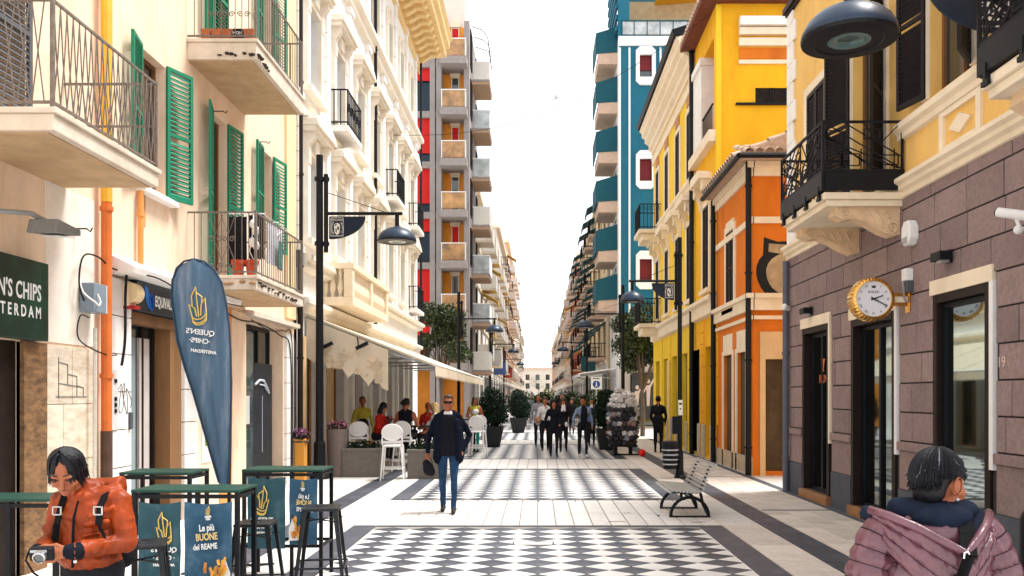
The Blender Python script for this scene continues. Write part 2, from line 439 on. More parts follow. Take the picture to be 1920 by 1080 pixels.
def panel(y0, y1, H, limit):
    """one field of lozenge tiles with its dark border"""
    root_ = struct(sheet('paving_panel', -XW-.32, XW+.32, y0, y1, .008, joint))
    sheet('border_strip', -XW-.315, -XW-.01, y0+.005, y1-.005, .0155, dark_t, root_); sheet('border_strip', XW+.01, XW+.315, y0+.005, y1-.005, .0155, dark_t, root_)
    sheet('edge_strip', -XW, XW, y1-.09, y1-.005, .0155, dark_t, root_)
    sheet('edge_strip', -XW, XW, y0+.005, y0+.07, .0155, dark_t, root_)
    W = XW*2/9; n = 0; wm = lozenge('light_tile', W, H, light_t); dm = lozenge('dark_tile', W, H, dark_t)
    rest = MB(); restd = MB(); k = .488
    for j in range(int((y1-y0-.16)/H)):
        y = y0+.07+(j+.5)*H
        for i in range(9):
            x = -XW+(i+.5)*W
            if n < limit: inst('dark_tile', dm, root_, (x, y, .0092)); n += 1
            else: restd.add([(x-W*k, y, .0142), (x, y-H*k, .0142), (x+W*k, y, .0142), (x, y+H*k, .0142)], [(0, 1, 2, 3)])
        for i in range(10):
            x = -XW+i*W; yy = y+H/2
            if yy+H/2 > y1-.09: continue
            if n < limit and 0 < i < 9: inst('light_tile', wm, root_, (x, yy, .0092)); n += 1
            else:
                xa = x-W*k if i else x; xb = x+W*k if i < 9 else x
                rest.add([(xa, yy, .0142), (x, yy-H*k, .0142), (xb, yy, .0142), (x, yy+H*k, .0142)], [(0, 1, 2, 3)])
    if rest.v: stuff(rest.build('light_tile', light_t, root_))
    if restd.v: stuff(restd.build('dark_tile', dark_t, root_))
panel(6.02, 11.43, .37, 300); panel(14.14, 20.30, .37, 300)
y = 23.3
while y < 56: panel(y, y+7.2, .37, 0); y += 10
def band(y0, y1, many, x=2.97, wd=.243):
    r_ = struct(sheet('paving_band', -x, x, y0, y1, .0065, joint)); rows = 1; ly = (y1-y0)/rows
    me = boxmesh('paving_slab', wd-.008, ly-.008, .0085, pave); n = int(2*x/wd); b = MB()
    for j in range(rows):
        for i in range(n):
            c = (-x+(i+.5)*2*x/n, y0+(j+.5)*ly)
            if many: inst('paving_slab', me, r_, (c[0], c[1], .0072 + random.uniform(0, .0012)))
            else: b.box(c[0]-wd/2+.004, c[0]+wd/2-.004, c[1]-ly/2+.004, c[1]+ly/2-.004, .007, .0155)
    if not many: stuff(b.build('paving_slab', pave, r_))
band(11.43, 14.14, True); band(20.3, 23.3, True)
for yy in (30.5, 40.5, 50.5): band(yy, yy+2.8, False)
def side_paving(x0, x1, lx, ly, y0, y1, m, far, name):
    r_ = struct(sheet(name, x0, x1, y0, 58, .0055, joint)); n = max(1, round((x1-x0)/lx)); wd = (x1-x0)/n
    me = boxmesh('paving_slab', wd-.007, ly-.007, .009, m); b = MB(); y = y0; k = 0
    while y < far:
        for i in range(n):
            off = ly/2 if i % 2 else 0; c = (x0+(i+.5)*wd, y+ly/2+off)
            if y < y1: inst('paving_slab', me, r_, (c[0], c[1], .006 + random.uniform(0, .0012)))
            else: b.box(c[0]-wd/2+.004, c[0]+wd/2-.004, c[1]-ly/2+.004, c[1]+ly/2-.004, .006, .015)
        y += ly
    stuff(b.build('paving_slab', m, r_))
side_paving(2.47, 2.99, .52, .92, 4.4, 22, pavew, 56, 'paving_strip'); side_paving(-2.99, -2.47, .52, .92, 4.4, 22, pave, 56, 'paving_strip')
side_paving(3.37, 4.44, .36, .62, 4.4, 20, pavew, 56, 'pavement'); side_paving(-4.98, -3.37, .40, .62, 4.4, 16, pave, 56, 'pavement')
def stripe(x0, x1):
    r_ = struct(sheet('dark_stripe', x0, x1, 4.4, 58, .006, joint)); b = MB(); y = 4.4; me = boxmesh('stripe_slab', x1-x0-.006, .894, .0095, dark_t)
    while y < 56:
        if y < 26: inst('stripe_slab', me, r_, ((x0+x1)/2, y+.45, .0065))
        else: b.box(x0+.003, x1-.003, y+.003, y+.897, .0065, .016)
        y += .9
    stuff(b.build('stripe_slab', dark_t, r_))
stripe(3.0, 3.36); stripe(-3.36, -3.0)
struct(sheet('gutter', 4.45, 4.6, 4, 34.6, .017, slate))
for (x, y, lx, ly) in ((.02, 14.02, .02, .16), (.62, 14.0, .02, .16), (1.32, 12.6, .10, .03), (1.75, 12.35, .03, .12), (2.2, 11.7, .2, .03), (-.9, 12.1, .16, .025), (1.1, 11.75, .22, .03)):
    struct(MB().box(x-lx/2, x+lx/2, y-ly/2, y+ly/2, .015, .0185).build('drain_slot', black))
b = MB()
for y in (12.9, 18.2, 24): b.box(3.4, 4.43, y, y+.07, .015, .0195)
struct(b.build('drain_channel', slate))
# inspection cover in the nearest panel
t = thing('inspection_cover', 'flat rectangular inspection cover outlined by a dark slot, set in the nearest patterned paving', 'manhole cover', (-.05, 10, .0))
b = MB()
for x in (-.235, .235): b.box(x-.05-.006, x-.05+.006, 9.93, 10.14, .0142, .0175)
for y in (9.93, 10.14): b.box(-.285, .185, y-.006, y+.006, .0142, .0172)
b.build('frame', black, t); MB().box(-.27, .17, 9.945, 10.125, .0143, .016).build('plate', light_t, t)

# ============================================================ BUILDING PARTS
_W = {}
def shutter_mesh(wd, h, mat):
    k = ('sh', round(wd, 2), round(h, 2), mat.name)
    if k in _W: return _W[k]
    f = MB(); s = .05
    f.box(0, s, -.018, .018, 0, h); f.box(wd-s, wd, -.018, .018, 0, h)
    for z in (0, h*.48, h-s): f.box(s, wd-s, -.018, .018, z, z+s*1.3 if z == 0 else z+s)
    sl = MB(); sw = wd-2*s
    sl.add([(s, -.019, -.022), (s+sw, -.019, -.022), (s+sw, .013, .022), (s, .013, .022), (s, -.013, -.028), (s+sw, -.013, -.028), (s+sw, .019, .016), (s, .019, .016)],
           [(0, 1, 2, 3), (7, 6, 5, 4), (0, 4, 5, 1), (2, 6, 7, 3), (1, 5, 6, 2), (0, 3, 7, 4)])
    _W[k] = (f.mesh('shutter', mat), sl.mesh('slat', mat)); return _W[k]
def shutter(parent, x, y, z, ang, wd, h, mat, slats=True, pitch=.062):
    """louvred leaf hung at (x,y,z), running in direction ang"""
    fm, sm = shutter_mesh(wd, h, mat)
    o = inst('shutter', fm, parent, (x, y, z), (0, 0, ang))
    q = .09
    zs = []
    while q < h-.07:
        if abs(q-h*.48-.02) > .055: zs.append(q)
        q += pitch
    if slats:
        for q in zs: inst('slat', sm, o, (0, 0, q), world=False)
    else:
        k = ('slats', sm.name, round(h, 2))
        if k not in _W:
            V = np.array([v.co[:] for v in sm.vertices]); b = MB()
            for q in zs: b.add((V+[0, 0, q]).tolist(), [tuple(p.vertices) for p in sm.polygons])
            _W[k] = b.mesh('slats', mat)
        stuff(inst('slats', _W[k], o, (0, 0, 0), world=False))
    return o
def window(parent, P, key, u0, u1, z0, z1, d, fm, gm, mull=1, name='window', bars=0):
    """frame with a pane set d behind the wall face; mesh data shared by size"""
    wd, h = u1-u0, z1-z0; k = ('w', key, round(wd, 2), round(h, 2), fm.name, gm.name, mull, bars)
    P0 = P(0, 0, 0); c = P((u0+u1)/2, z0, -d)
    Q = lambda u, z, dd: tuple(a-b_ for a, b_ in zip(P(u, z, dd), P0))
    if k not in _W:
        f = MB(); s = .055
        f.pbox(Q, -wd/2, -wd/2+s, 0, h, -.03, .03); f.pbox(Q, wd/2-s, wd/2, 0, h, -.03, .03)
        f.pbox(Q, -wd/2+s, wd/2-s, 0, s, -.03, .03); f.pbox(Q, -wd/2+s, wd/2-s, h-s, h, -.03, .03)
        for i in range(1, mull+1):
            x = -wd/2+wd*i/(mull+1); f.pbox(Q, x-.03, x+.03, s, h-s, -.028, .032)
        for i in range(1, bars+1):
            z = h*i/(bars+1); f.pbox(Q, -wd/2+s, wd/2-s, z-.02, z+.02, -.025, .024)
        g = MB(); g.pbox(Q, -wd/2+.02, wd/2-.02, .02, h-.02, -.02, -.005)
        _W[k] = (f.mesh(name, fm), g.mesh('pane', gm))
    o = inst(name, _W[k][0], parent, c); inst('pane', _W[k][1], o, (0, 0, 0), world=False); return o
def pipe(parent, x, y, z0, z1, r, m, name='drainpipe'):
    b = MB(); b.tube([(x, y, z0), (x, y, z1)], r, 10)
    for z in np.arange(z0+.6, z1, 1.9): b.tube([(x, y, z), (x, y, z+.05)], r*1.25, 10)
    return b.build(name, m, parent, smooth=False)

# ============================================================ LEFT: PEACH HOUSE WITH GREEN SHUTTERS
house = thing('house', 'peach plastered house with green louvred shutters and three iron balconies, nearest on the left', 'building', (-5, 5, 0))
P = PL(-5)
holes = [(6.3, 8.24, 0, 2.28, .04), (10.42, 11.9, 0, 2.74, .3), (14.55, 16.75, 0, 3.05, .35), (7.1, 7.75, 4.16, 6.4, .25), (10.75, 11.46, 4.42, 6.15, .25),
         (13.1, 13.72, 3.5, 6.1, .25), (15.45, 16.02, 4.5, 6.22, .25), (13.1, 13.75, 6.86, 9.2, .25), (15.45, 16.02, 7.7, 9.5, .25), (10.75, 11.46, 7.7, 9.5, .25)]
MB().holed(P, 4, 17.5, 0, 11.3, holes).build('wall', peach, house)
b = MB(); b.box(-12, -5.55, 4, 17.5, 0, 11.3); b.build('back_wall', peach, house)
b = MB(); b.pbox(P, 4, 17.55, 11.3, 11.5, -6.5, .45); b.pbox(P, 4, 17.6, 11.5, 11.62, -6.5, .55); b.build('roof', tile, house)
for h in holes:
    if h[2] > 3: window(house, P, 'L', h[0], h[1], h[2], h[3], .16, wood, glass)
# recessed orange jambs beside the shop
b = MB(); b.pbox(P, 13.35, 13.84, 0, 3.15, .0, .035); b.build('pilaster', peach2, house)
b = MB(); b.pbox(P, 13.845, 14.5, 0, 3.15, .0, .05); b.build('pilaster', peach, house, bevel=.008)
# travertine slabs round the chip shop
tz = [0, .52, 1.06, 1.66, 2.27]
for i, (a, c) in enumerate(zip(tz, tz[1:])):
    us = [8.64, 9.12, 9.58] if i % 2 else [8.64, 8.95, 9.58]
    for p, q in zip(us, us[1:]): MB().pbox(P, p+.004, q-.004, a+.004, c-.004, 0, .03).build('stone_slab', trav, house, bevel=.004)
MB().pbox(P, 8.24, 8.63, 0, 2.28, -.04, .045).build('stone_pillar', travd, house, bevel=.006)
MB().pbox(P, 6.31, 8.235, 0.01, 2.27, -.12, -.045).build('shop_front', brownf, house)
MB().pbox(P, 8.66, 9.6, 2.30, 3.94, 0, .012).build('painted_panel', M('pale cream plaster', (.84, .77, .68), .9, .08, 3, .3, c2=(.62, .5, .38), amt=.5, scale2=1.6), house)
# white joint-lined piers
for (p, q, top, n) in ((9.86, 10.38, 3.14, 7), (11.95, 12.42, 2.76, 6), (16.82, 17.28, 3.0, 6)):
    for i in range(n):
        MB().pbox(P, p, q, top*i/n+.006, top*(i+1)/n-.006, 0, .06).build('pier_block', whitest, house, bevel=.006)
MB().pbox(P, 12.44, 13.33, 0, 2.76, 0, .025).build('wall_panel', cream, house)
# ledge over the shops
b = MB(); b.prism([(0, 3.17), (.34, 3.17), (.36, 3.24), (0, 3.42)], lambda u, z, d: (-5+u, d, z), 9.82, 13.4); b.build('ledge', whitest, house)
b = MB(); b.prism([(0, 3.10), (.16, 3.12), (.16, 3.2), (0, 3.22)], lambda u, z, d: (-5+u, d, z), 14.5, 17.4); b.build('ledge', concrete, house)
# shop window with curtains and inner frames
w_ = window(house, P, 'L', 10.46, 11.52, .12, 2.7, .2, brownf, glass, 2, 'shop_window')
MB().pbox(P, 10.74, 10.98, .2, 2.5, -.24, -.175).build('curtain', M('grey curtain', (.24, .30, .32), .9, .15, 3), house)
MB().pbox(P, 11.08, 11.36, .2, 2.5, -.24, -.17).build('curtain', M('pale curtain', (.52, .47, .45), .9, .12, 3), house)
MB().pbox(P, 11.54, 11.9, 0, 2.74, -.2, .03).build('door_post', M('brown laminate', (.24, .12, .05), .6, .2, 5, .1, stretch=(1, 1, .2)), house)
MB().pbox(P, 10.42, 11.9, 2.64, 2.78, -.1, .05).build('lintel', wood, house)
b = MB(); b.tube([P(10.6+.11*math.cos(a), 1.12+.2*math.sin(a), -.13) for a in np.linspace(0, 6.28, 14)[:-1]], .014, 5, True)
b.tube([P(10.6+.05*math.cos(a), 1.16+.1*math.sin(a), -.13) for a in np.linspace(0, 6.28, 10)[:-1]], .012, 5, True)
b.tube([P(10.56, .95, -.13), P(10.64, 1.3, -.13)], .012, 5)
b.build('window_decal', M('pink neon tube', (.55, .02, .16), .5, .1, 5, 0), house)
# open shop at the far end of the house
window(house, P, 'L', 14.58, 16.72, .05, 3.02, .28, black, glass, 2, 'shop_window')
MB().pbox(P, 14.56, 15.35, .05, 2.9, -.16, -.12).build('shop_door', glassg, house)
MB().pbox(P, 15.25, 16.55, .2, 2.35, -.2, -.15).build('blackboard', M('black board', (.012, .014, .02), .6, .3, 4), house)
b = MB(); b.tube([P(15.5, 1.95, -.13), P(15.75, 2.04, -.13), P(16.0, 2.03, -.13), P(16.2, 1.9, -.13), P(16.3, 1.8, -.13)], .022, 5)
b.tube([P(15.75, 1.96, -.13), P(16.05, 1.94, -.13), P(16.18, 1.85, -.13)], .014, 5); b.tube([P(15.9, 1.75, -.13), P(15.9, .7, -.13)], .006, 4)
b.build('board_drawing', M('pale chalk', (.5, .53, .6), .9, .1, 9), house)
MB().pbox(P, 14.7, 15.1, 1.25, 1.75, -.11, -.095).build('door_notice', M('grey notice', (.48, .48, .46), .6, .1, 5), house)
# shutters: x,y,z,angle,width,height
for a in ((-4.985, 10.75, 4.40, R(-78), .46, 1.78), (-4.985, 11.47, 4.40, R(68), .46, 1.78), (-4.985, 13.10, 3.52, R(-74), .5, 2.62), (-4.985, 13.74, 3.52, R(82), .5, 2.6),
          (-4.96, 15.44, 4.48, R(-84), .52, 1.76), (-4.96, 16.04, 4.48, R(82), .55, 1.76), (-4.98, 13.08, 6.88, R(-80), .5, 2.3), (-4.985, 13.12, 6.9, R(89), .6, 2.2),
          (-4.96, 15.44, 7.68, R(-84), .52, 1.8), (-4.96, 16.04, 7.68, R(82), .55, 1.8), (-4.985, 10.75, 7.68, R(-78), .5, 1.8), (-4.985, 11.47, 7.68, R(68), .5, 1.8)):
    shutter(house, *a, green)
shutter(house, -4.97, 7.76, 4.18, R(88), .58, 2.2, M('grey louvre', (.10, .10, .11), .5, .15, 6, .05))
b = MB(); b.pbox(P, 10.62, 11.6, 4.30, 4.37, 0, .13); b.build('window_sill', whitest, house, bevel=.006)
b = MB(); b.pbox(P, 10.68, 10.86, 3.9, 4.3, 0, .012); b.build('rust_stain', M('stained plaster', (.55, .30, .12), .9, .25, 4), house)
# pilaster strip, pipes
MB().pbox(P, 16.86, 17.5, 3.3, 11.2, 0, .05).build('corner_strip', M('cream yellow plaster', (.84, .66, .38), .9, .08, 3, .2), house)
pipe(house, -4.90, 9.70, 3.95, 11.2, .062, M('lit golden pipe paint', (.80, .42, .04), .6, .1, 4, .05))  # upper length of the orange pipe, its lit gold put into the colour
pipe(house, -4.90, 9.70, 1.35, 3.95, .058, M('rust orange pipe paint', (.66, .16, .03), .6, .15, 4, .05)); pipe(house, -4.90, 9.70, .0, 1.35, .064, M('brown pipe paint', (.09, .045, .03), .6, .3, 6, .1))
pipe(house, -4.94, 10.62, 3.38, 4.3, .035, peach2, 'gas_pipe'); pipe(house, -4.90, 17.62, 0, 11.2, .055, brownf)
b = MB(); b.tube([(-4.9, 9.45, 2.5), (-4.9, 9.43, 0.1)], .02, 6); b.build('conduit', M('beige conduit', (.6, .55, .48), .6), house)
b = MB()
b.tube(bend([(-4.93, 9.3, 2.75), (-4.9, 9.12, 2.95), (-4.9, 9.2, 3.25), (-4.9, 9.5, 3.3), (-4.85, 9.8, 3.2), (-4.62, 10.3, 3.18), (-4.62, 11, 3.12), (-4.62, 11.9, 3.1), (-4.6, 13.3, 3.14)]), .010, 5)
b.tube(bend([(-4.88, 9.28, 2.6), (-4.88, 9.1, 2.6), (-4.88, 9.08, 2.35), (-4.88, 9.6, 2.22), (-4.86, 9.86, 2.22)]), .008, 5)
b.tube(bend([(-4.84, 10.05, 3.18), (-4.82, 9.98, 2.9), (-4.82, 9.97, 2.4), (-4.84, 9.93, 2.1)]), .017, 5)
b.tube(bend([(-4.93, 13.3, 3.1), (-4.9, 14, 3.0), (-4.9, 15, 3.02), (-4.9, 16.2, 2.9), (-4.92, 17, 2.6), (-4.92, 17.05, .3)]), .014, 5)
b.tube(bend([(-4.93, 14.7, 3.06), (-4.86, 15.5, 2.93), (-4.9, 16.5, 3.0), (-4.92, 17.1, 2.8), (-4.92, 17.15, .3)]), .010, 5)
b.build('cable', black, house)
for (y, z) in ((9.2, 3.55), (13.2, 6.15), (15.3, 6.3)):
    MB().tube([(-5, y, z), (-4.86, y, z), (-4.82, y, z-.03), (-4.8, y, z+.01)], .009, 5).build('wall_hook', black, house)

soffit_m = M('shade tan soffit', (.52, .36, .21), .95, .14, 4, .3, c2=(.34, .2, .1), amt=.5, scale2=1.6)  # tan put into the slab undersides to deepen their shade
def left_balcony(y0, y1, zb, th, hr, style, nb):
    slab = MB()
    slab.box(-5.0, -4.01, y0+.01, y1-.01, zb, zb+th-.05); slab.box(-5.0, -3.985, y0-.015, y1+.015, zb+th-.05, zb+th)
    bal = slab.build('balcony', concrete, house, bevel=.008); zt = zb+th
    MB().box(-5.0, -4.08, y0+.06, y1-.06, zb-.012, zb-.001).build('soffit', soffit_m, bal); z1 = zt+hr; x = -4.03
    r = MB()
    for z in (zt+.05, z1): r.bar((x, y0+.02, z), (x, y1-.02, z), .022); r.bar((-5, y0+.03, z), (x, y0+.03, z), .022); r.bar((-5, y1-.03, z), (x, y1-.03, z), .022)
    for (px, py) in ((x, y0+.03), (x, y1-.03)): r.bar((px, py, zt-.02), (px, py, z1+.03), .03)
    if style == 'lattice': r.bar((-5, y1-.04, zt+hr*.5), (x, y1-.04, zt+hr*.5), .02)
    r.build('railing', ironr, bal)
    key = ('bal', style, round(hr, 2))
    if key not in _W:
        q = MB(); q.tube([(0, 0, .05), (0, 0, hr)], .0065, 5); _W[key] = q.mesh('baluster', ironr)
        q = MB(); a = .052
        q.tube([(0, -a, .05), (.006, 0, hr*.5), (0, a, hr)], .006, 5); q.tube([(0, a, .05), (-.006, 0, hr*.5), (0, -a, hr)], .006, 5); _W[key+(1,)] = q.mesh('baluster', ironr)
    n = nb; o = tuple(house.location)
    for i in range(1, n):
        y = y0+(y1-y0)*i/n
        inst('baluster', _W[key+(1,) if style == 'lattice' else key], bal, (x, y, zt))
    m = max(3, int(n*.42))
    for i in range(1, m):
        xx = -5+.97*i/m
        for yy in (y0+.03, y1-.03):
            inst('baluster', _W[key+(1,) if style == 'lattice' else key], bal, (xx, yy, zt), (0, 0, R(90)))
    return bal, zt
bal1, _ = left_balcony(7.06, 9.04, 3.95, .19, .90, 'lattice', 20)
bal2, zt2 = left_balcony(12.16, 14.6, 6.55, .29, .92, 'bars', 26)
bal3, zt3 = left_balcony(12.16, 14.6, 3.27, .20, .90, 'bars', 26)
def scroll(c, r, P, flip=1, turns=1.4, n=14):
    return [P(c[0]+flip*r*(1-i/n*.8)*math.cos(i/n*turns*6.28), c[1]+r*(1-i/n*.8)*math.sin(i/n*turns*6.28), 0) for i in range(n+1)]
Pn = PF(12.19)
for cx in (-4.42, -4.6):
    b = MB()
    for (dz, fl) in ((.52, 1), (.52, -1), (.13, 1), (.13, -1)): b.tube(scroll((cx+fl*.055, zt3+dz), .045, Pn, fl), .007, 4)
    b.tube([Pn(cx-.1, zt3+.86, 0), Pn(cx, zt3+.58, 0), Pn(cx+.1, zt3+.86, 0)], .008, 4); b.tube([Pn(cx-.1, zt3+.18, 0), Pn(cx, zt3+.46, 0), Pn(cx+.1, zt3+.18, 0)], .008, 4); b.build('scrollwork', ironr, bal3)

for cx in (-4.42, -4.6, -4.2):
    b = MB()
    for (dz, fl) in ((.60, 1), (.60, -1), (.36, 1), (.36, -1)): b.tube(scroll((cx+fl*.05, zt2+dz), .045, Pn, fl), .007, 4)
    b.build('scrollwork', ironr, bal2)
# broken concrete on the balcony edges
def crumbs(bal, pts, r, m, seed):
    rr = random.Random(seed); b = MB()
    for (a, c) in zip(pts, pts[1:]):
        for k in range(7):
            t = (k+rr.random())/7; p = [a[i]+(c[i]-a[i])*t+rr.uniform(-.02, .02) for i in range(3)]
            b.ell(p, (r*rr.uniform(.6, 1.6), r*rr.uniform(.6, 1.6), r*rr.uniform(.3, .8)), 6, 4)
    b.build('broken_edge', m, bal)
darkc = M('exposed dark concrete', (.05, .04, .03), .95, .4, 12, .5)
crumbs(bal2, [(-4.55, 12.16, 6.60), (-4.02, 12.16, 6.62), (-4.01, 12.5, 6.6), (-4.01, 12.75, 6.58)], .035, darkc, 3)
crumbs(bal3, [(-4.02, 12.2, 3.36), (-4.0, 12.8, 3.34), (-4.0, 13.7, 3.33), (-4.0, 14.2, 3.31)], .035, darkc, 5)
crumbs(bal3, [(-4.85, 12.15, 3.36), (-4.05, 12.15, 3.36)], .045, M('exposed brown concrete', (.34, .2, .1), .95, .3, 8, .5), 6)

# things on the balconies
pot_m = MB().lathe([(.055, 0), (.075, .13), (.085, .13), (.085, .165), (.07, .165), (.065, .12)], 14).mesh('flower_pot', M('red clay', (.55, .07, .02), .8, .12, 6, .1), smooth=False)
for i, (x, y, l) in enumerate(((-4.36, 12.42, 'red clay flower pot on the lowest balcony, left of the pair'), (-4.16, 12.42, 'red clay flower pot on the lowest balcony, right of the pair by the corner'))):
    o = bpy.data.objects.new('flower_pot', pot_m); COL.objects.link(o); o.location = (x, y, zt3+.002); tag(o, l, 'flower pot', 'clay pots on the lowest balcony'); o.scale = (1.15, 1.15, 1.5)
names = ['leftmost terracotta trough', 'second terracotta trough from the left', 'middle terracotta trough', 'black trough with pale lettering', 'rightmost small terracotta trough']
for i in range(5):
    x = -4.78+i*.155; m = black if i == 3 else terra
    o = MB().prism([(-.06, 0), (.06, 0), (.072, .13), (-.072, .13)], lambda u, z, d: (u, d, z), -.07, .07).build('plant_trough', m)
    place(o, x, 12.34, zt2+.06, 0, None); tag(o, names[i]+' behind the railing of the top balcony', 'flower pot', 'troughs on the top balcony')
    if i == 3: text('MON', .06, white, o, (x, 12.267, zt2+.125))
# clothes rack and washing
t = thing('clothes_airer', 'white wire clothes airer standing above the railing of the lowest balcony', 'clothes rack', (-4.3, 13.2, zt3))
b = MB()
for i in range(6): b.tube([(-4.55+i*.09, 12.7, zt3+.99), (-4.55+i*.09, 14.0, zt3+1.0)], .006, 4)
for y in (12.7, 13.35, 14.0): b.tube([(-4.6, y, zt3+.99), (-4.05, y, zt3+.99)], .008, 4)
b.build('wire_top', white, t)
for (a, c) in (((-4.55, 12.75), (-4.15, 13.9)), ((-4.15, 12.75), (-4.55, 13.9))):
    MB().tube([(a[0], a[1], zt3), (c[0], c[1], zt3+.98)], .01, 5).build('leg', white, t)
def cloth(name, label, cat, P, u0, u1, z0, z1, m, group=None, waves=3, amp=.03, taper=0):
    nu, nz_ = 14, 10; vs = []; fs = []
    for sgn in (0, 1):
        for j in range(nz_+1):
            for i in range(nu+1):
                f = j/nz_; u = u0+(u1-u0)*i/nu; cu = (u0+u1)/2; u = cu+(u-cu)*(1-taper*(1-f))
                d = amp*math.sin(i/nu*6.28*waves+f*1.3)*(1-f*.6)+sgn*.006
                z = z0+(z1-z0)*f+.012*math.sin(i*1.7)*(1-f)
                vs.append(P(u, z, d))
    N = (nu+1)*(nz_+1)
    for sgn in (0, 1):
        for j in range(nz_):
            for i in range(nu): q = sgn*N+j*(nu+1)+i; fs.append((q, q+1, q+nu+2, q+nu+1))
    o = MB().add(vs, fs).build(name, m, smooth=True)
    return tag(o, label, cat, group) if label else o
blk = M('black cloth', (.010, .010, .012), .9, .3, 8, .1); wcl = M('white cloth', (.8, .78, .76), .9, .06, 8, .1)
cloth('dark_garment', 'long black garment hanging on the airer behind the railing', 'clothes', PF(12.72), -4.62, -4.33, zt3+.2, zt3+.95, blk, 'washing on the airer')
cloth('dark_garment', 'second black garment hanging right behind the white lace underwear', 'clothes', PF(12.76), -4.32, -4.08, zt3+.32, zt3+.98, blk, 'washing on the airer')
cloth('white_sheet', 'pale striped cloth drying at the far end of the airer', 'clothes', PL(-4.2), 13.2, 14.0, zt3+.35, zt3+1.0, M('pale striped cloth', (.62, .62, .66), .9, .2, 10, .1, stretch=(1, 6, .2)), 'washing on the airer', 5)
cloth('green_cloth', 'small turquoise cloth hanging behind the bars of the lowest balcony', 'clothes', PL(-4.12), 13.55, 13.75, zt3+.3, zt3+.75, M('turquoise cloth', (.02, .3, .25), .9), 'washing on the airer', 2)
t = thing('white_underwear', 'white lace underwear hung out to dry at the balcony corner', 'clothes', (-4.2, 12.62, zt3+.5), 'washing on the airer')
b = MB()
for (x, z, r) in ((-4.21, zt3+.82, .055), (-4.17, zt3+.72, .06), (-4.22, zt3+.55, .06), (-4.16, zt3+.50, .055)): b.ell((x, 12.62, z), (r, .035, r*1.25), 10, 7)
b.tube([(-4.2, 12.62, zt3+.95), (-4.22, 12.61, zt3+.6), (-4.26, 12.62, zt3+.42), (-4.2, 12.6, zt3+.3)], .008, 5); b.tube([(-4.16, 12.62, zt3+.95), (-4.14, 12.61, zt3+.6), (-4.17, 12.62, zt3+.25)], .008, 5)
b.build('cups', wcl, t, smooth=True)

# ============================================================ RIGHT: MAUVE AND OCHRE CORNER HOUSE
mh = thing('corner_house', 'ochre plastered house on a ground floor of mauve stone blocks, nearest on the right', 'building', (4.62, 10, 0))
P = PR(4.62)
doors = [(13.44, 14.8, .16, 2.90), (10.95, 12.5, .16, 2.85), (8.65, 9.9, .16, 2.91)]
upper = [(13.65, 14.55, 5.3, 6.85), (11.35, 12.5, 4.45, 7.05), (9.05, 10.05, 5.25, 7.3)]
MB().holed(P, 3.2, 15.66, .0, 4.26, [d+(.32,) for d in doors]).build('base_wall', mauvej, mh)
MB().holed(P, 3.2, 15.66, 4.26, 8.7, upper, .22).build('upper_wall', ochre, mh)
b = MB(); b.box(5.1, 13, 3.2, 15.66, 0, 8.7); b.add([(4.62, 15.66, 0), (5.1, 15.66, 0), (5.1, 15.66, 8.7), (4.62, 15.66, 8.7)], [(0, 1, 2, 3)]); b.build('back_wall', ochre, mh)
b = MB(); b.pbox(P, 3.2, 15.72, 8.7, 8.76, -8, .06); b.pbox(P, 3.2, 15.76, 8.76, 8.86, -8, .10); b.build('eaves', brownf, mh)
# blocks
edges = [(z, min(z+.363, 4.24)) for z in np.arange(1.18, 4.2, .363)]
for r_, (za, zb) in enumerate(edges):
    u = 3.2 - (.35 if r_ % 2 else 0); segs = []
    while u < 15.66:
        L_ = random.choice((.62, .74, .86, .74)); segs.append((max(u, 3.2), min(u+L_, 15.66))); u += L_
    out = []
    for (a, c) in segs:
        parts = [(a, c)]
        for d in doors:
            if min(zb, d[3]+.03)-max(za, d[2]) > .12:
                np_ = []
                for (p, q) in parts:
                    if q <= d[0]-.07 or p >= d[1]+.02: np_.append((p, q)); continue
                    if p < d[0]-.09: np_.append((p, d[0]-.09))
                    if q > d[1]+.02: np_.append((d[1]+.02, q))
                parts = np_
        out += [p for p in parts if p[1]-p[0] > .06]
    for (a, c) in out:
        MB().pbox(P, a+.009, c-.009, za+.009, zb-.009, 0, .024+random.uniform(0, .004)).build('stone_block', mauve, mh, bevel=.006)
def strips(z0, z1, d, m, name, lo=3.2, hi=15.66):
    cuts = sorted([lo, hi]+[x for q in doors for x in (q[0]-.09, q[1]+.02)])
    for a, c in zip(cuts, cuts[1:]):
        if any(q[0] < (a+c)/2 < q[1] for q in doors): continue
        MB().pbox(P, a, c, z0, z1, 0, d).build(name, m, mh, bevel=.006)
strips(.57, 1.06, .018, mauve, 'dado'); strips(1.065, 1.172, .055, mauve, 'dado_rail'); strips(0, .565, .038, slate, 'plinth')
for k, d in enumerate(doors):
    a, c, z0, z1 = d
    b = MB(); b.pbox(P, a, a+.11, z0, z1, -.26, .035); b.pbox(P, c-.09, c, z0, z1, -.26, .035); b.pbox(P, a+.11, c-.09, z1-.1, z1, -.26, .035)
    b.build('door_frame', brownf, mh, bevel=.005)
    g = window(mh, P, 'R', a+.12, c-.1, z0, z1-.11, .06 if k == 2 else .12, black, (M('mirrored shop glass', (.34, .41, .41), .03, .12, 1, 0, metal=1) if k == 2 else M('shop glass', (.22, .28, .28), .04, .4, 1, 0, metal=1)), 1 if k < 2 else 0, 'shop_door')
    MB().pbox(P, a-.08, a-.005, 1.0, z1, 0, .05).build('jamb_strip', white if k else cream, mh)
    MB().pbox(P, a-.06, c+.06, z1+.0, z1+.17, 0, .05).build('lintel', cream, mh, bevel=.005)
    MB().pbox(P, a-.02, c+.02, 0, .155, -.25, .09).build('door_step', M('brown marble', (.33, .155, .06), .5, .3, 8, .1, c2=(.1, .05, .03), amt=.6, scale2=4), mh, bevel=.006)
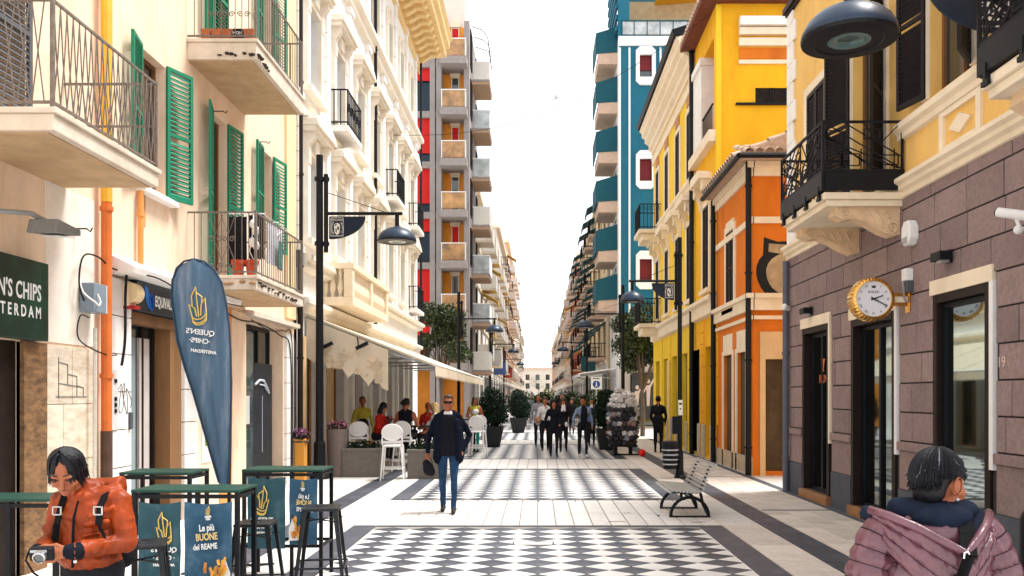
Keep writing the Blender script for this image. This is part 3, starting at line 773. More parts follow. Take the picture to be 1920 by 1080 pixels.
# gilded shop name and vase on the far shop window
b = MB(); Pg = lambda u, z, d: P(u, z, -.10+d)
b.prism([(14.05, 2.15), (14.15, 2.15), (14.13, 2.2), (14.19, 2.36), (14.01, 2.36), (14.07, 2.2)], Pg, 0, .006); b.build('window_emblem', M('orange gilt', (.6, .14, .04), .4), mh)
text('RUN', .2, M('orange gilt', (.6, .14, .04)), mh, Pg(14.08, 2.02, .004), R(-90))
# cornice between the floors, sill course, framed panels
def course(prof, u0, u1, m, name):
    b = MB(); b.prism([(d, z) for d, z in prof], lambda dd, z, u: P(u, z, dd), u0, u1); return b.build(name, m, mh)
course([(0, 4.22), (.05, 4.24), (.05, 4.30), (.10, 4.33), (.10, 4.38), (.15, 4.41), (.15, 4.46), (0, 4.5)], 3.2, 15.7, cream, 'cornice')
course([(0, 4.96), (.05, 4.98), (.05, 5.05), (.10, 5.09), (.10, 5.17), (0, 5.22)], 3.2, 10.86, cream, 'sill_course')
course([(0, 4.96), (.05, 4.98), (.05, 5.05), (.10, 5.09), (.10, 5.17), (0, 5.22)], 12.95, 13.2, cream, 'sill_course')
for u in (9.3, 5.2):
    b = MB(); a, c, z0, z1 = u-.46, u+.46, 4.5, 4.965
    b.pbox(P, a, a+.1, z0, z1, 0, .035); b.pbox(P, c-.1, c, z0, z1, 0, .035); b.pbox(P, a+.1, c-.1, z0, z0+.06, 0, .035); b.pbox(P, a+.1, c-.1, z1-.06, z1, 0, .035)
    b.build('panel_frame', cream, mh)
    MB().prism([(u-.24, 4.73), (u, 4.62), (u+.24, 4.73), (u, 4.84)], P, 0, .03).build('diamond', cream, mh)
# quoin
z = 4.52; i = 0
while z < 8.65:
    q = .34 if i % 2 else .46; MB().pbox(P, 15.665-q, 15.675, z+.006, min(z+.36, 8.69)-.006, 0, .045).build('quoin_block', whitest, mh, bevel=.008); z += .36; i += 1
# openings upstairs
dsh = M('brown black louvre', (.014, .011, .013), .55, .25, 6, .05, spec=.15)
for h in upper:
    window(mh, P, 'R', h[0], h[1], h[2], h[3], .17, wood, glass)
    a, c, z0, z1 = h; b = MB(); b.pbox(P, a-.14, a, z0, z1+.14, 0, .04); b.pbox(P, c, c+.14, z0, z1+.14, 0, .04); b.pbox(P, a, c, z1, z1+.14, 0, .04); b.build('surround', cream, mh)
shutter(mh, 4.60, 13.66, 5.32, R(90), .44, 1.5, dsh); shutter(mh, 4.60, 14.10, 5.32, R(90), .44, 1.5, dsh)
shutter(mh, 4.57, 12.52, 4.5, R(108), .56, 2.5, dsh); shutter(mh, 4.57, 11.33, 4.5, R(-125), .56, 2.5, dsh)
shutter(mh, 4.57, 10.07, 5.26, R(104), .5, 2.02, dsh); shutter(mh, 4.57, 9.03, 5.26, R(-128), .5, 2.02, dsh)
# balcony with geometric ironwork; the same again nearer the camera
def right_balcony(y0, y1):
    bal = MB().box(3.64, 4.62, y0, y1, 4.14, 4.22).box(3.60, 4.62, y0-.03, y1+.03, 4.22, 4.31).build('balcony', cream, mh, bevel=.01)
    f = MB(); x = 3.585
    f.box(x-.02, x+.02, y0-.03, y1+.03, 4.33, 4.56); f.box(x+.02, 4.6, y0-.05, y0-.02, 4.33, 4.56); f.box(x+.02, 4.6, y1+.02, y1+.05, 4.33, 4.56); f.build('fascia', black, bal)
    b = MB()
    for y in np.linspace(y0+.1, y1-.1, 4): b.box(x-.03, x+.06, y-.02, y+.02, 4.26, 4.40); b.box(x-.03, x+.0, y-.05, y+.05, 4.22, 4.26)
    b.build('bracket', black, bal)
    r = MB(); zt = 5.19; zl = 4.58
    for z in (zt, zl): r.bar((x, y0, z), (x, y1, z), .03); r.bar((x, y0-.03, z), (4.6, y0-.03, z), .03); r.bar((x, y1+.03, z), (4.6, y1+.03, z), .03)
    for p in ((x, y0-.03), (x, y1+.03), (4.58, y0-.03), (4.58, y1+.03)): r.bar((p[0], p[1], 4.5), (p[0], p[1], zt+.02), .028)
    r.build('rail', iron, bal)
    def motif(Q, u0, u1):
        q = MB(); W = u1-u0; h = zt-zl; B = lambda a, c: q.bar(Q(u0+a[0]*W, zl+a[1]*h, 0), Q(u0+c[0]*W, zl+c[1]*h, 0), .013)
        for e in ((0, .95), (.3, 1), (.62, 1), (.95, .8)): B((.02, .02), e) if e[0] < .2 else B((.0, .98-.3*e[0]), (e[0], .05))
        for (a, c) in (((0, 1), (.98, .05)), ((0, .72), (.7, .02)), ((.25, 1), (.98, .3)), ((.5, 1), (.72, .55)), ((0, .45), (.35, .35)), ((.72, .55), (.98, .98))): B(a, c)
        for (cx, cz, s) in ((.14, .72, .10), (.12, .22, .12), (.34, .22, .12), (.62, .75, .1), (.85, .22, .1)):
            for i in range(4):
                k = [(cx-s, cz-s), (cx+s, cz-s), (cx+s, cz+s), (cx-s, cz+s)]; B(k[i], k[(i+1) % 4])
        for uu in (.24, .48, .9): B((uu, 0), (uu, .45))
        return q
    motif(PF(y0-.03), x, 4.58).build('ironwork', iron, bal); motif(PF(y1+.03), x, 4.58).build('ironwork', iron, bal)
    Ps = lambda u, z, d: (x, u, z)
    for k in range(2): motif(Ps, y0+(y1-y0)*k/2, y0+(y1-y0)*(k+1)/2).build('ironwork', iron, bal)
    for y in (y0+.18, y1-.2):
        q = MB(); prof = [(0, 4.14), (.84, 4.14), (.86, 4.04), (.74, 3.98), (.60, 4.0), (.42, 3.93), (.25, 3.83), (.12, 3.78), (0, 3.80)]
        q.prism(prof, lambda u, z, d: (4.62-u, y+d, z), -.11, .11)
        for s in (-.118, .118):
            Q = lambda u, z, d: (4.62-u, y+s, z)
            q.tube(scroll((.72, 4.06), .075, Q, 1, 1.8, 18), .012, 5); q.tube(scroll((.12, 3.87), .085, Q, -1, 1.8, 18), .013, 5)
            q.tube(scroll((.17, 4.05), .055, Q, 1, 1.6, 14), .011, 5)
            for t_ in range(4): q.tube([Q(.56-.11*t_, 4.09, 0), Q(.5-.11*t_, 4.04-.02*t_, 0), Q(.47-.11*t_, 3.99-.035*t_, 0)], .012, 5)
            q.tube([Q(.64, 4.03, 0), Q(.45, 3.965, 0), Q(.25, 3.87, 0)], .012, 5)
        q.build('corbel', M('peach stone', (.72, .52, .33), .85, .12, 8, .3), bal)
right_balcony(10.75, 12.5); right_balcony(5.15, 6.9)
pipe(mh, 4.52, 15.55, 0, 4.2, .055, M('slate grey pipe', (.10, .11, .14), .5, .1, 6, .05))
text('19', .15, M('pink white enamel', (.72, .52, .46), .4), mh, P(8.44, 2.08, .032), R(-90), 'house_number')

# fixtures on the corner house
def wall_lamp(u, z, label):
    t = thing('wall_lamp', label, 'wall lamp', P(u, z, 0), 'black spotlights over the shop doors')
    MB().pbox(P, u-.05, u+.05, z-.07, z+.07, .02, .06).build('back_plate', black, t)
    MB().pbox(P, u-.12, u+.12, z-.05, z+.05, .06, .20).build('lamp_body', black, t, bevel=.01); MB().pbox(P, u-.09, u+.02, z-.075, z-.05, .08, .17).build('lens', steel, t)
wall_lamp(14.3, 3.17, 'small black spotlight on the mauve wall above the far shop door'); wall_lamp(9.5, 3.30, 'small black spotlight on the mauve wall above the nearest shop door')
t = thing('alarm_box', 'white alarm siren box on the mauve wall beside the stone balcony bracket', 'alarm box', P(10.4, 3.7, 0))
b = MB(); b.prism([(10.28, 3.66), (10.34, 3.58), (10.46, 3.58), (10.52, 3.66), (10.52, 3.80), (10.46, 3.88), (10.34, 3.88), (10.28, 3.80)], P, .024, .14); b.build('housing', white, t, bevel=.015)
MB().pbox(P, 10.34, 10.46, 3.6, 3.68, .14, .15).build('light', steel, t)
t = thing('security_camera', 'white bullet security camera on a bracket at the right edge of the mauve wall', 'camera', P(7.8, 3.4, 0))
b = MB(); b.tube([(4.32, 8.0, 3.47), (4.45, 7.74, 3.38)], .046, 14); b.build('housing', white, t); MB().tube([(4.316, 8.008, 3.473), (4.312, 8.016, 3.476)], .036, 12).build('lens', black, t)
b = MB(); b.tube([(4.40, 7.84, 3.38), (4.43, 7.84, 3.29), (4.59, 7.84, 3.27)], .02, 8); b.ell((4.43, 7.86, 3.28), (.045, .045, .045)); b.tube([(4.43, 7.84, 3.38), (4.5, 7.8, 3.42), (4.58, 7.76, 3.32)], .009, 5); b.build('bracket', white, t)
t = thing('dome_camera', 'small white camera on the grey drainpipe at the far corner of the mauve wall', 'camera', P(15.4, 3.35, 0))
MB().tube([P(15.45, 3.33, .08), P(15.3, 3.36, .2)], .045, 10).build('housing', white, t); MB().ell(P(15.28, 3.33, .2), (.05, .05, .05)).build('lens', white, t)
# clock: round gilt case on a bracket
cx, cy, cz = 4.13, 10.55, 2.94
t = thing('wall_clock', 'round white clock face in a fluted gold case on a bracket over the shop door', 'clock', (cx, cy, cz))
b = MB(); n = 72; prof = []
for (r, dy) in ((.20, .16), (.245, .15), (.268, .10), (.27, -.02), (.255, -.07), (.222, -.085), (.215, -.06)): prof.append((r, dy))
vs = []; fs = []
for r, dy in prof:
    for j in range(n):
        a = 6.2832*j/n; rr = r*(1+(.016 if j % 2 else -.016)*(1 if r > .23 else 0)); vs.append((cx+rr*math.cos(a), cy+dy, cz+rr*math.sin(a)))
for i in range(len(prof)-1):
    for j in range(n): fs.append((i*n+j, i*n+(j+1) % n, (i+1)*n+(j+1) % n, (i+1)*n+j))
fs.append(tuple(range(n)))
b.add(vs, fs); b.build('case', gold, t)
MB().lathe([(.001, -.058), (.216, -.058), (.216, -.062), (.001, -.062)], 48, (cx, cy, cz), 'y').build('dial', M('clock dial', (.78, .78, .83), .4, .02, 3, 0), t)
ink = M('black ink', (.01, .01, .012), .5, .1, 5, 0); Pc = lambda u, z, d: (cx+u, cy-.064-d, cz+z)
num = ['XII', 'I', 'II', 'III', 'IIII', 'V', 'VI', 'VII', 'VIII', 'IX', 'X', 'XI']
for i in range(1, 12):
    a = R(30*i)
    o = inst('numeral', text_mesh(num[i], .042, M('grey ink', (.10, .10, .13), .5, .1, 5, 0)), t, Pc(.175*math.sin(a), .175*math.cos(a), 0), (R(90), a, 0))
text('ROLEX', .043, ink, t, Pc(0, .085, 0))
b = MB(); b.prism([(-.022, .135), (.022, .135), (.03, .168), (.013, .152), (0, .175), (-.013, .152), (-.03, .168)], Pc, 0, .003); b.build('crown_mark', ink, t)
def hand(deg, l0, l1, w0, w1, d, name):
    a = R(deg); s, c = math.sin(a), math.cos(a); b = MB()
    b.prism([(s*l0+c*w0, c*l0-s*w0), (s*l1+c*w1, c*l1-s*w1), (s*l1-c*w1, c*l1+s*w1), (s*l0-c*w0, c*l0+s*w0)], Pc, d, d+.003); b.build(name, ink, t)
hand(70, -.035, .125, .009, .006, .004, 'hour_hand'); hand(118, -.04, .185, .009, .005, .008, 'minute_hand')
b = MB(); b.box(4.34, 4.60, cy-.01, cy+.05, 2.86, 2.90); b.box(4.34, 4.60, cy-.01, cy+.05, 2.98, 3.02); b.box(4.585, 4.64, cy-.04, cy+.1, 2.78, 3.04)
b.build('bracket', gold, t); MB().box(4.36, 4.58, cy+.0, cy+.03, 2.905, 2.975).build('bracket_plate', cream, t)
t = thing('electric_box', 'narrow grey and white electric box with cables on the mauve wall above the clock bracket', 'electric box', P(10.62, 3.2, 0))
MB().pbox(P, 10.43, 10.56, 3.16, 3.31, .026, .12).build('cover', white, t, bevel=.008); MB().pbox(P, 10.42, 10.57, 3.02, 3.158, .026, .10).build('body', M('dark grey box', (.08, .09, .1), .5), t)
MB().tube([P(10.55, 3.2, .1), P(10.5, 3.1, .12), P(10.52, 2.95, .1), P(10.55, 2.9, .05)], .012, 5).build('cable', steel, t)
# notice by the near corner, low on the slate plinth
t = thing('paper_notice', 'small white paper box fixed to the slate plinth at the lower right', 'notice', P(7.9, .5, 0))
b = MB(); b.pbox(P, 7.68, 7.9, .02, .42, .04, .16); b.build('box', white, t, bevel=.01); b = MB(); b.pbox(P, 7.7, 7.88, .2, .36, .16, .165); b.build('print', ink, t)

# ============================================================ RIGHT: ORANGE HOUSE BESIDE THE LANE
oh = thing('orange_house', 'low burnt orange house with cream bands and a tiled roof beyond the mauve corner', 'building', (4.7, 20, 0))
P = PR(4.7); F = PF(18.67)
hs = [(20.35, 21.15, 3.95, 5.75), (19.2, 20.05, 0.1, 2.75, .15), (20.55, 21.5, .1, 2.75, .15)]
MB().holed(P, 18.67, 22.4, 0, 6.9, hs).build('wall', orange, oh); MB().holed(F, 4.7, 10, 0, 6.9, [(4.98, 5.4, .1, 2.55, .12)]).build('wall', orange, oh)
shutter(oh, 4.68, 20.36, 3.97, R(90), .39, 1.75, dsh); shutter(oh, 4.68, 20.76, 3.97, R(90), .38, 1.75, dsh)
b = MB(); b.pbox(P, 20.2, 20.35, 3.85, 5.9, 0, .04); b.pbox(P, 21.15, 21.3, 3.85, 5.9, 0, .04); b.pbox(P, 20.35, 21.15, 5.75, 6.0, 0, .04); b.pbox(P, 20.15, 21.35, 3.75, 3.85, 0, .1); b.build('surround', cream, oh)
dk = M('dark brown door', (.07, .045, .022), .6, .3, 5, .1)
for h in hs[1:]:
    MB().pbox(P, h[0], h[1], h[2], h[3], -.14, -.08).build('door', dk, oh)
    b = MB(); b.pbox(P, h[0]-.13, h[0], 0, h[3]+.1, 0, .03); b.pbox(P, h[1], h[1]+.13, 0, h[3]+.1, 0, .03); b.pbox(P, h[0], h[1], h[3], h[3]+.5, 0, .028); b.build('door_surround', cream, oh)
MB().pbox(F, 4.98, 5.4, .1, 2.55, -.11, -.06).build('door', dk, oh)
b = MB(); b.pbox(F, 4.86, 4.98, 0, 3.15, 0, .03); b.pbox(F, 5.4, 5.5, 0, 3.15, 0, .03); b.pbox(F, 4.98, 5.4, 2.55, 3.15, 0, .03); b.build('door_surround', M('tan render', (.70, .48, .26), .9, .1, 3), oh)
MB().pbox(F, 5.75, 6.6, 0, 3.6, 0, .05).build('side_pier', cream, oh)
MB().pbox(F, 5.5, 6.3, 2.30, 2.42, .05, .5).build('door_canopy', white, oh)
b = MB(); b.tube([(5.45+.15*math.cos(a), 18.15, 2.36+.15*math.sin(a)) for a in np.linspace(0, 3.14, 8)], .025, 6); b.prism([(5.3, 2.36), (5.6, 2.36), (5.57, 2.45), (5.45, 2.5), (5.33, 2.45)], PF(18.2), 0, .3); b.build('lantern_hood', black, oh)
for (a, c, d) in ((3.62, 3.88, .10), (3.88, 3.98, .16), (3.42, 3.5, .06), (5.52, 5.66, .05), (6.55, 6.72, .06), (6.72, 6.86, .13)):
    b = MB(); b.pbox(P, 18.67-d, 22.38, a, c, -.02, d); b.pbox(F, 4.7, 9.9, a, c, -.02, d); b.build('cornice', cream, oh)
MB().pbox(P, 18.64, 22.38, 0, .4, 0, .03).build('plinth', M('tan stone', (.5, .4, .28), .9, .15, 6, .3), oh)
# graffiti letter on the lane wall
gk = M('black spray paint', (.012, .012, .012), .8, .2, 8, 0); gs = M('silver tan spray paint', (.42, .31, .19), .7, .25, 5, 0)
def blob(cx_, cz_, rx, rz, m, d, n=26, a0=0, a1=6.28, wob=.03):
    pts = [(cx_+(rx*(1+wob*math.sin(3*a)))*math.cos(a), cz_+rz*(1+wob*math.cos(2*a))*math.sin(a)) for a in np.linspace(a0, a1, n, endpoint=False)]
    MB().prism(pts, F, 0, d).build('graffiti', m, oh)
blob(5.5, 4.42, .72, .64, gk, .004); blob(5.52, 4.42, .52, .48, gs, .007)
MB().prism([(4.95, 5.22), (4.93, 4.8), (5.15, 4.68), (6.2, 4.72), (6.2, 5.2), (5.6, 5.14), (5.25, 5.12)], F, 0, .005).build('graffiti', gk, oh)
MB().prism([(5.06, 5.08), (5.05, 4.9), (5.3, 4.86), (6.1, 4.88), (6.1, 5.08), (5.5, 5.05)], F, 0, .008).build('graffiti', gs, oh)
# roof of barrel tiles
b = MB(); b.prism([(4.35, 6.87), (10.2, 6.87), (10.2, 6.95), (7.4, 8.3), (4.35, 6.95)], PF(22.38), 0, 4.0); b.build('roof', tile, oh)
tm = MB()
for k in range(7):
    a0 = math.pi*k/7; a1 = math.pi*(k+1)/7; q = []
    for (t_, rr) in ((0, .105), (.46, .085)):
        for a in (a0, a1): q.append((rr*math.cos(a), t_, rr*math.sin(a)))
        for a in (a1, a0): q.append(((rr-.02)*math.cos(a), t_, (rr-.02)*math.sin(a)))
    tm.add(q, [(0, 1, 5, 4), (2, 3, 7, 6), (0, 3, 2, 1), (4, 5, 6, 7), (0, 4, 7, 3), (1, 2, 6, 5)])
tm = tm.mesh('roof_tile', tile)
for i in range(12):
    for j in range(3):
        x = 4.55+.215*i; inst('roof_tile', tm, oh, (x, 18.30+.40*j, 6.97+.14*j+max(0, min((x-4.4), 3.0))*.02+.0), (R(19), 0, 0))
for i in range(16):
    for j in range(4): inst('roof_tile', tm, oh, (4.28+.40*j, 18.75+.22*i, 6.98+.17*j), (R(19), 0, R(-90)))
b = MB(); b.tube([(4.3, 18.2, 6.88), (10, 18.2, 6.88)], .06, 8); b.tube([(4.3, 18.2, 6.88), (4.3, 22.3, 6.88)], .06, 8); b.build('gutter', black, oh)
for y in (18.62, 22.36): pipe(oh, 4.60, y, 0, 6.85, .065, black)

# ============================================================ RIGHT: YELLOW HOUSE
yh = thing('yellow_house', 'tall yellow house with heavy cream cornice, dark shutters and white loggia column', 'building', (4.7, 28, 0))
P = PR(4.7); F = PF(22.42)
bays = [26.3, 28.5, 30.9, 33.3]
hs = [(22.75, 25.35, 8.75, 11.3, 1.0)]
hs += [(b_-.42, b_+.42, 8.35, 10.5) for b_ in bays] + [(b_-.42, b_+.42, 4.7, 7.0) for b_ in [23.7]+bays] + [(b_-.5, b_+.5, .1, 3.1) for b_ in (23.4, 25.2, 27.3, 29.3, 31.3, 33.4)]
MB().holed(P, 22.42, 25.5, 0, 12.05, hs).build('wall', yellow, yh)
MB().holed(P, 25.5, 34.6, 0, 12.0, hs).build('wall', lemon, yh)
b = MB(); b.box(5.75, 13, 25.5, 34.55, 0, 12.2); b.box(5.75, 13, 22.5, 25.5, 0, 12.0); b.add([(4.7, 34.6, 0), (5.8, 34.6, 0), (5.8, 34.6, 12), (4.7, 34.6, 12)], [(0, 1, 2, 3)]); b.build('back_wall', lemon, yh)
MB().holed(F, 4.7, 13, 0, 12.05, [(5.72, 6.6, 9.45, 9.84, .15)]).build('gable_wall', yellow, yh)
for (u0, u1) in ((5.73, 6.15), (6.17, 6.59)):
    b = MB()
    for z in np.arange(9.47, 9.82, .055): b.pbox(F, u0+.04, u1-.04, z, z+.035, -.06, -.02)
    b.pbox(F, u0, u0+.04, 9.45, 9.84, -.07, 0); b.pbox(F, u1-.04, u1, 9.45, 9.84, -.07, 0); b.build('louvre', dsh, yh)
MB().pbox(F, 5.2, 6.7, 9.38, 9.43, 0, .08).build('window_sill', black, yh)
for (z0, z1, d, m) in ((11.42, 11.64, .22, whitest), (11.2, 11.38, .14, cream), (10.92, 11.12, .1, cream), (10.46, 10.56, .05, cream)): MB().pbox(F, 5.28, 12, z0, z1, 0, d).build('cornice', m, yh)
MB().pbox(F, 5.29, 12, 10.6, 10.88, 0, .02).build('painted_band', orange, yh)
MB().pbox(F, 4.68, 4.82, 7.2, 12.0, 0, .05).build('corner_strip', lemon, yh)
MB().pbox(F, 4.85, 10, 7.1, 7.2, 0, .12).build('ledge', black, yh); MB().pbox(F, 4.85, 10, 6.85, 7.1, 0, .03).build('painted_band', orange, yh)
# loggia: lining, column, rail
MB().pbox(P, 22.8, 25.3, 8.8, 11.25, -.98, -.94).build('loggia_wall', orange, yh)
b = MB(); b.pbox(P, 24.2, 25.45, 8.85, 11.1, -.35, .06); b.pbox(P, 24.1, 25.5, 11.1, 11.3, -.35, .12); b.build('column', whitest, yh)
b = MB(); b.bar(P(22.8, 9.55, .02), P(24.2, 9.55, .02), .04)
for y in np.arange(22.9, 24.2, .14): b.tube([P(y, 8.75, .02), P(y, 9.55, .02)], .01, 4)
b.build('railing', iron, yh)
b = MB(); b.pbox(P, 22.42, 25.5, 8.45, 8.75, 0, .2); b.build('ledge', cream, yh)
# roofs
b = MB(); b.pbox(P, 22.1, 25.62, 12.05, 12.2, -8, .42); b.build('roof', M('dark red tile', (.16, .05, .03), .85, .3, 8, .4), yh)
for i in range(16): MB().tube([P(22.2+i*.215, 12.24, .44), P(22.2+i*.215, 12.5, -1.2)], .075, 6).build('roof_tile', tile, yh)
for i in range(26): MB().tube([(4.4+i*.22, 22.05, 12.24), (4.4+i*.22, 23.3, 12.5)], .075, 6).build('roof_tile', tile, yh)
def courseY(prof, u0, u1, m, name, th, X=4.7, side=PR):
    b = MB(); Q = side(X); b.prism([(d, z) for d, z in prof], lambda dd, z, u: Q(u, z, dd), u0, u1); return b.build(name, m, th)
courseY([(0, 11.5), (.08, 11.5), (.08, 11.66), (.18, 11.72), (.18, 11.9), (.34, 12.02), (.34, 12.16), (.46, 12.24), (.46, 12.38), (.56, 12.5), (0, 12.6)], 25.55, 34.75, cream, 'cornice', yh)
courseY([(0, 11.05), (.06, 11.05), (.06, 11.25), (.1, 11.32), (0, 11.36)], 25.55, 34.65, cream, 'string_course', yh)
courseY([(-.5, 12.62), (.62, 12.55), (.68, 12.72), (-.5, 13.1)], 25.55, 34.8, black, 'gutter', yh)
courseY([(-7, 12.7), (.5, 12.7), (-1, 13.2), (-7, 13.4)], 25.6, 34.6, tile, 'roof', yh)
MB().box(4.9, 6.2, 25.7, 27, 12.6, 13.6).build('chimney', whitest, yh)
courseY([(0, 7.95), (.1, 8.0), (.1, 8.12), (.18, 8.18), (.18, 8.28), (0, 8.34)], 25.55, 34.65, cream, 'string_course', yh)
courseY([(0, 3.9), (.12, 3.95), (.12, 4.25), (.22, 4.32), (.22, 4.42), (0, 4.5)], 22.42, 34.65, cream, 'string_course', yh)
for h in hs[1:]:
    if h[2] < 1:
        MB().pbox(P, h[0], h[1], h[2], h[3], -.2, -.15).build('door', M('slate green door', (.035, .045, .045), .6, .2, 4), yh)
        for q in (h[0]-.12, h[1]): MB().pbox(P, q, q+.12, 0, .95, 0, .09).build('stone_pier', M('rough pale stone', (.5, .45, .38), .9, .2, 8, .5), yh, bevel=.02)
        continue
    a, c, z0, z1 = h[:4]
    window(yh, P, 'R', a, c, z0, z1, .15, wood, glass)
    for (y, an) in ((a, R(90)), ((a+c)/2, R(90))): shutter(yh, 4.685, y, z0+.02, an, (c-a)/2-.01, z1-z0-.04, dsh, slats=False, pitch=.07)
    b = MB(); b.pbox(P, a-.16, a, z0, z1+.1, 0, .05); b.pbox(P, c, c+.16, z0, z1+.1, 0, .05); b.pbox(P, a, c, z1, z1+.16, 0, .05); b.pbox(P, a-.2, c+.2, z0-.12, z0, 0, .12); b.build('surround', cream, yh)
    if z0 < 6:
        b = MB(); b.prism([(a-.3, z1+.62), (c+.3, z1+.62), (c+.26, z1+.76), (c+.1, z1+.86), (a-.1, z1+.86), (a-.26, z1+.76)], P, 0, .36)
        for q in (a-.2, c+.05):
            b.prism([(0, z1+.62), (.28, z1+.62), (.26, z1+.45), (.12, z1+.2), (.1, z1), (0, z1-.08)], lambda u, z, d: (4.7-u, d, z), q, q+.16)
            b.tube([P(q+.08+.09*math.cos(t_), z1+.42+.09*math.sin(t_), .24) for t_ in np.linspace(0, 6.28, 9)[:-1]], .035, 5, True)
        b.build('pediment', cream, yh)
    else:
        MB().pbox(P, a+.1, c-.1, z1+.2, z1+.5, 0, .06).build('carved_panel', M('reddish stone', (.5, .25, .14), .9, .3, 14, .4), yh)
for (y, z) in ((33.3, 8.2), (33.3, 4.6)):
    b = MB().box(3.85, 4.7, y-.85, y+.85, z-.25, z-.1).box(4.0, 4.7, y-.7, y+.7, z-.5, z-.25).build('balcony', cream, yh, bevel=.02)
    r = MB()
    for zz in (z-.02, z+.85): r.bar((3.9, y-.8, zz), (3.9, y+.8, zz), .035); r.bar((3.9, y-.8, zz), (4.7, y-.8, zz), .035); r.bar((3.9, y+.8, zz), (4.7, y+.8, zz), .035)
    for i in range(13): r.tube([(3.9, y-.8+i*.1333, z-.1), (3.9, y-.8+i*.1333, z+.85)], .012, 4)
    for i in range(6): r.tube([(3.9+i*.14, y-.8, z-.1), (3.9+i*.14, y-.8, z+.85)], .012, 4)
    for i in range(4): r.tube([(4.0+i*.2+.07*math.cos(t_), y-.81, z+.7+.07*math.sin(t_)) for t_ in np.linspace(0, 6.28, 9)[:-1]], .01, 4, True)
    r.build('railing', iron, b)
pipe(yh, 4.6, 25.5, 0, 12, .07, black)
for i in range(9):
    for y in (22.5, 24.3, 26.2, 28.3, 30.3, 32.3): MB().pbox(P, y-.28, y+.28, .98+i*.32, 1.28+i*.32, 0, .035).build('stone_block', yellow if y < 25 else lemon, yh)
# tall yellow shop panel between the doors
t = thing('shop_sign', 'narrow upright yellow shop panel with dark lettering between the doors of the yellow house', 'sign', P(30.3, 1, .04))
MB().pbox(P, 30.0, 30.5, .95, 3.0, .045, .08).build('board', M('pale yellow board', (.8, .6, .2), .6, .1, 3), t)

# ============================================================ RIGHT: TEAL BLOCK
tb = thing('teal_building', 'tall teal apartment block with white eight-sided window frames and teal awnings', 'building', (4.4, 46, 0))
F = PF(46); X0 = 4.4
cols = [5.82, 7.5, 9.2]; wins = [(c-.33, c+.33, z, z+1.2) for c in cols for z in (18.9, 13.3, 7.9)]
MB().holed(F, X0, 14, 3.6, 21.2, wins).build('wall', teal, tb)
MB().holed(F, X0, 14, 0, 3.6, [(5, 7, .1, 2.9), (8, 11, .1, 2.9)]).build('shop_wall', M('shop stone', (.42, .38, .33), .8, .1, 3), tb)
for (a, c) in ((5, 7), (8, 11)): window(tb, F, 'F', a, c, .1, 2.9, .2, black, glass, 2, 'shop_window')
P = PR(X0); fl = [3.9+2.72*i for i in range(7)]
hs = [(y, y+1.3, z+.1, z+2.3) for z in fl for y in (47.6, 49.6)]
MB().holed(P, 46, 51.6, 0, 21.2, hs).build('wall', whitest, tb)
for h in hs: window(tb, P, 'R', h[0], h[1], h[2], h[3], .15, wood, glass)
b = MB(); b.box(5.0, 14, 46.3, 51.6, 0, 21.2); b.build('back_wall', teal, tb)
for (x, w_) in ((4.42, .12), (4.95, .1), (6.62, .1), (8.3, .1)): MB().pbox(F, x-w_/2, x+w_/2, 3.6, 20.5, 0, .06).build('white_strip', white, tb)
MB().pbox(F, X0-.05, 14, 20.6, 21.1, 0, .1).build('parapet', whitest, tb)
for (a, c, z0, z1) in wins:
    b = MB(); k = .22; q = .2
    o = [(a-q, z0-.42+k), (a-q+k, z0-.42), (c+q-k, z0-.42), (c+q, z0-.42+k), (c+q, z1+.45-k), (c+q-k, z1+.45), (a-q+k, z1+.45), (a-q, z1+.45-k)]
    i_ = [(a, z0), (a, z0), (c, z0), (c, z0), (c, z1), (c, z1), (a, z1), (a, z1)]
    for d0, d1 in ((0, .14),):
        n = 8; vs = [F(*p, d1) for p in o]+[F(*p, d1) for p in i_]+[F(*p, d0) for p in o]+[F(*p, -.1) for p in i_]
        fs = []
        for i in range(n): j = (i+1) % n; fs += [(i, j, n+j, n+i), (2*n+i, 2*n+j, j, i)] + ([(n+i, n+j, 3*n+j, 3*n+i)] if i_[i] != i_[j] else [])
        b.add(vs, fs)
    fr = b.build('window', white, tb)
    MB().pbox(F, a, c, z0+(.42 if z0 > 18 else 0), z1, -.14, -.10).build('blind', darkred, fr); MB().pbox(F, a, c, z0, z1, -.2, -.16).build('pane', glass, fr)
for z in fl[1:]:
    for y in (47.0,):
        bal = MB().box(3.35, X0, y, y+3.0, z-.2, z).box(3.35, 3.42, y, y+3, z, z+.42).box(3.42, X0, y, y+.05, z, z+.42).build('balcony', M('pink beige concrete', (.58, .42, .32), .85, .1, 4), tb)
        b = MB(); b.prism([(X0, z+1.85), (3.22, z+1.5), (3.22, z+.35), (3.27, z+.35), (3.27, z+1.46), (X0, z+1.81)], lambda u, zz, d: (u, d, zz), y, y+3.0)
        b.prism([(X0, z+1.84), (3.25, z+1.49), (3.25, z+.36), (X0, z+.44)], PF(y), .002, .04); b.build('awning', tealc, bal)
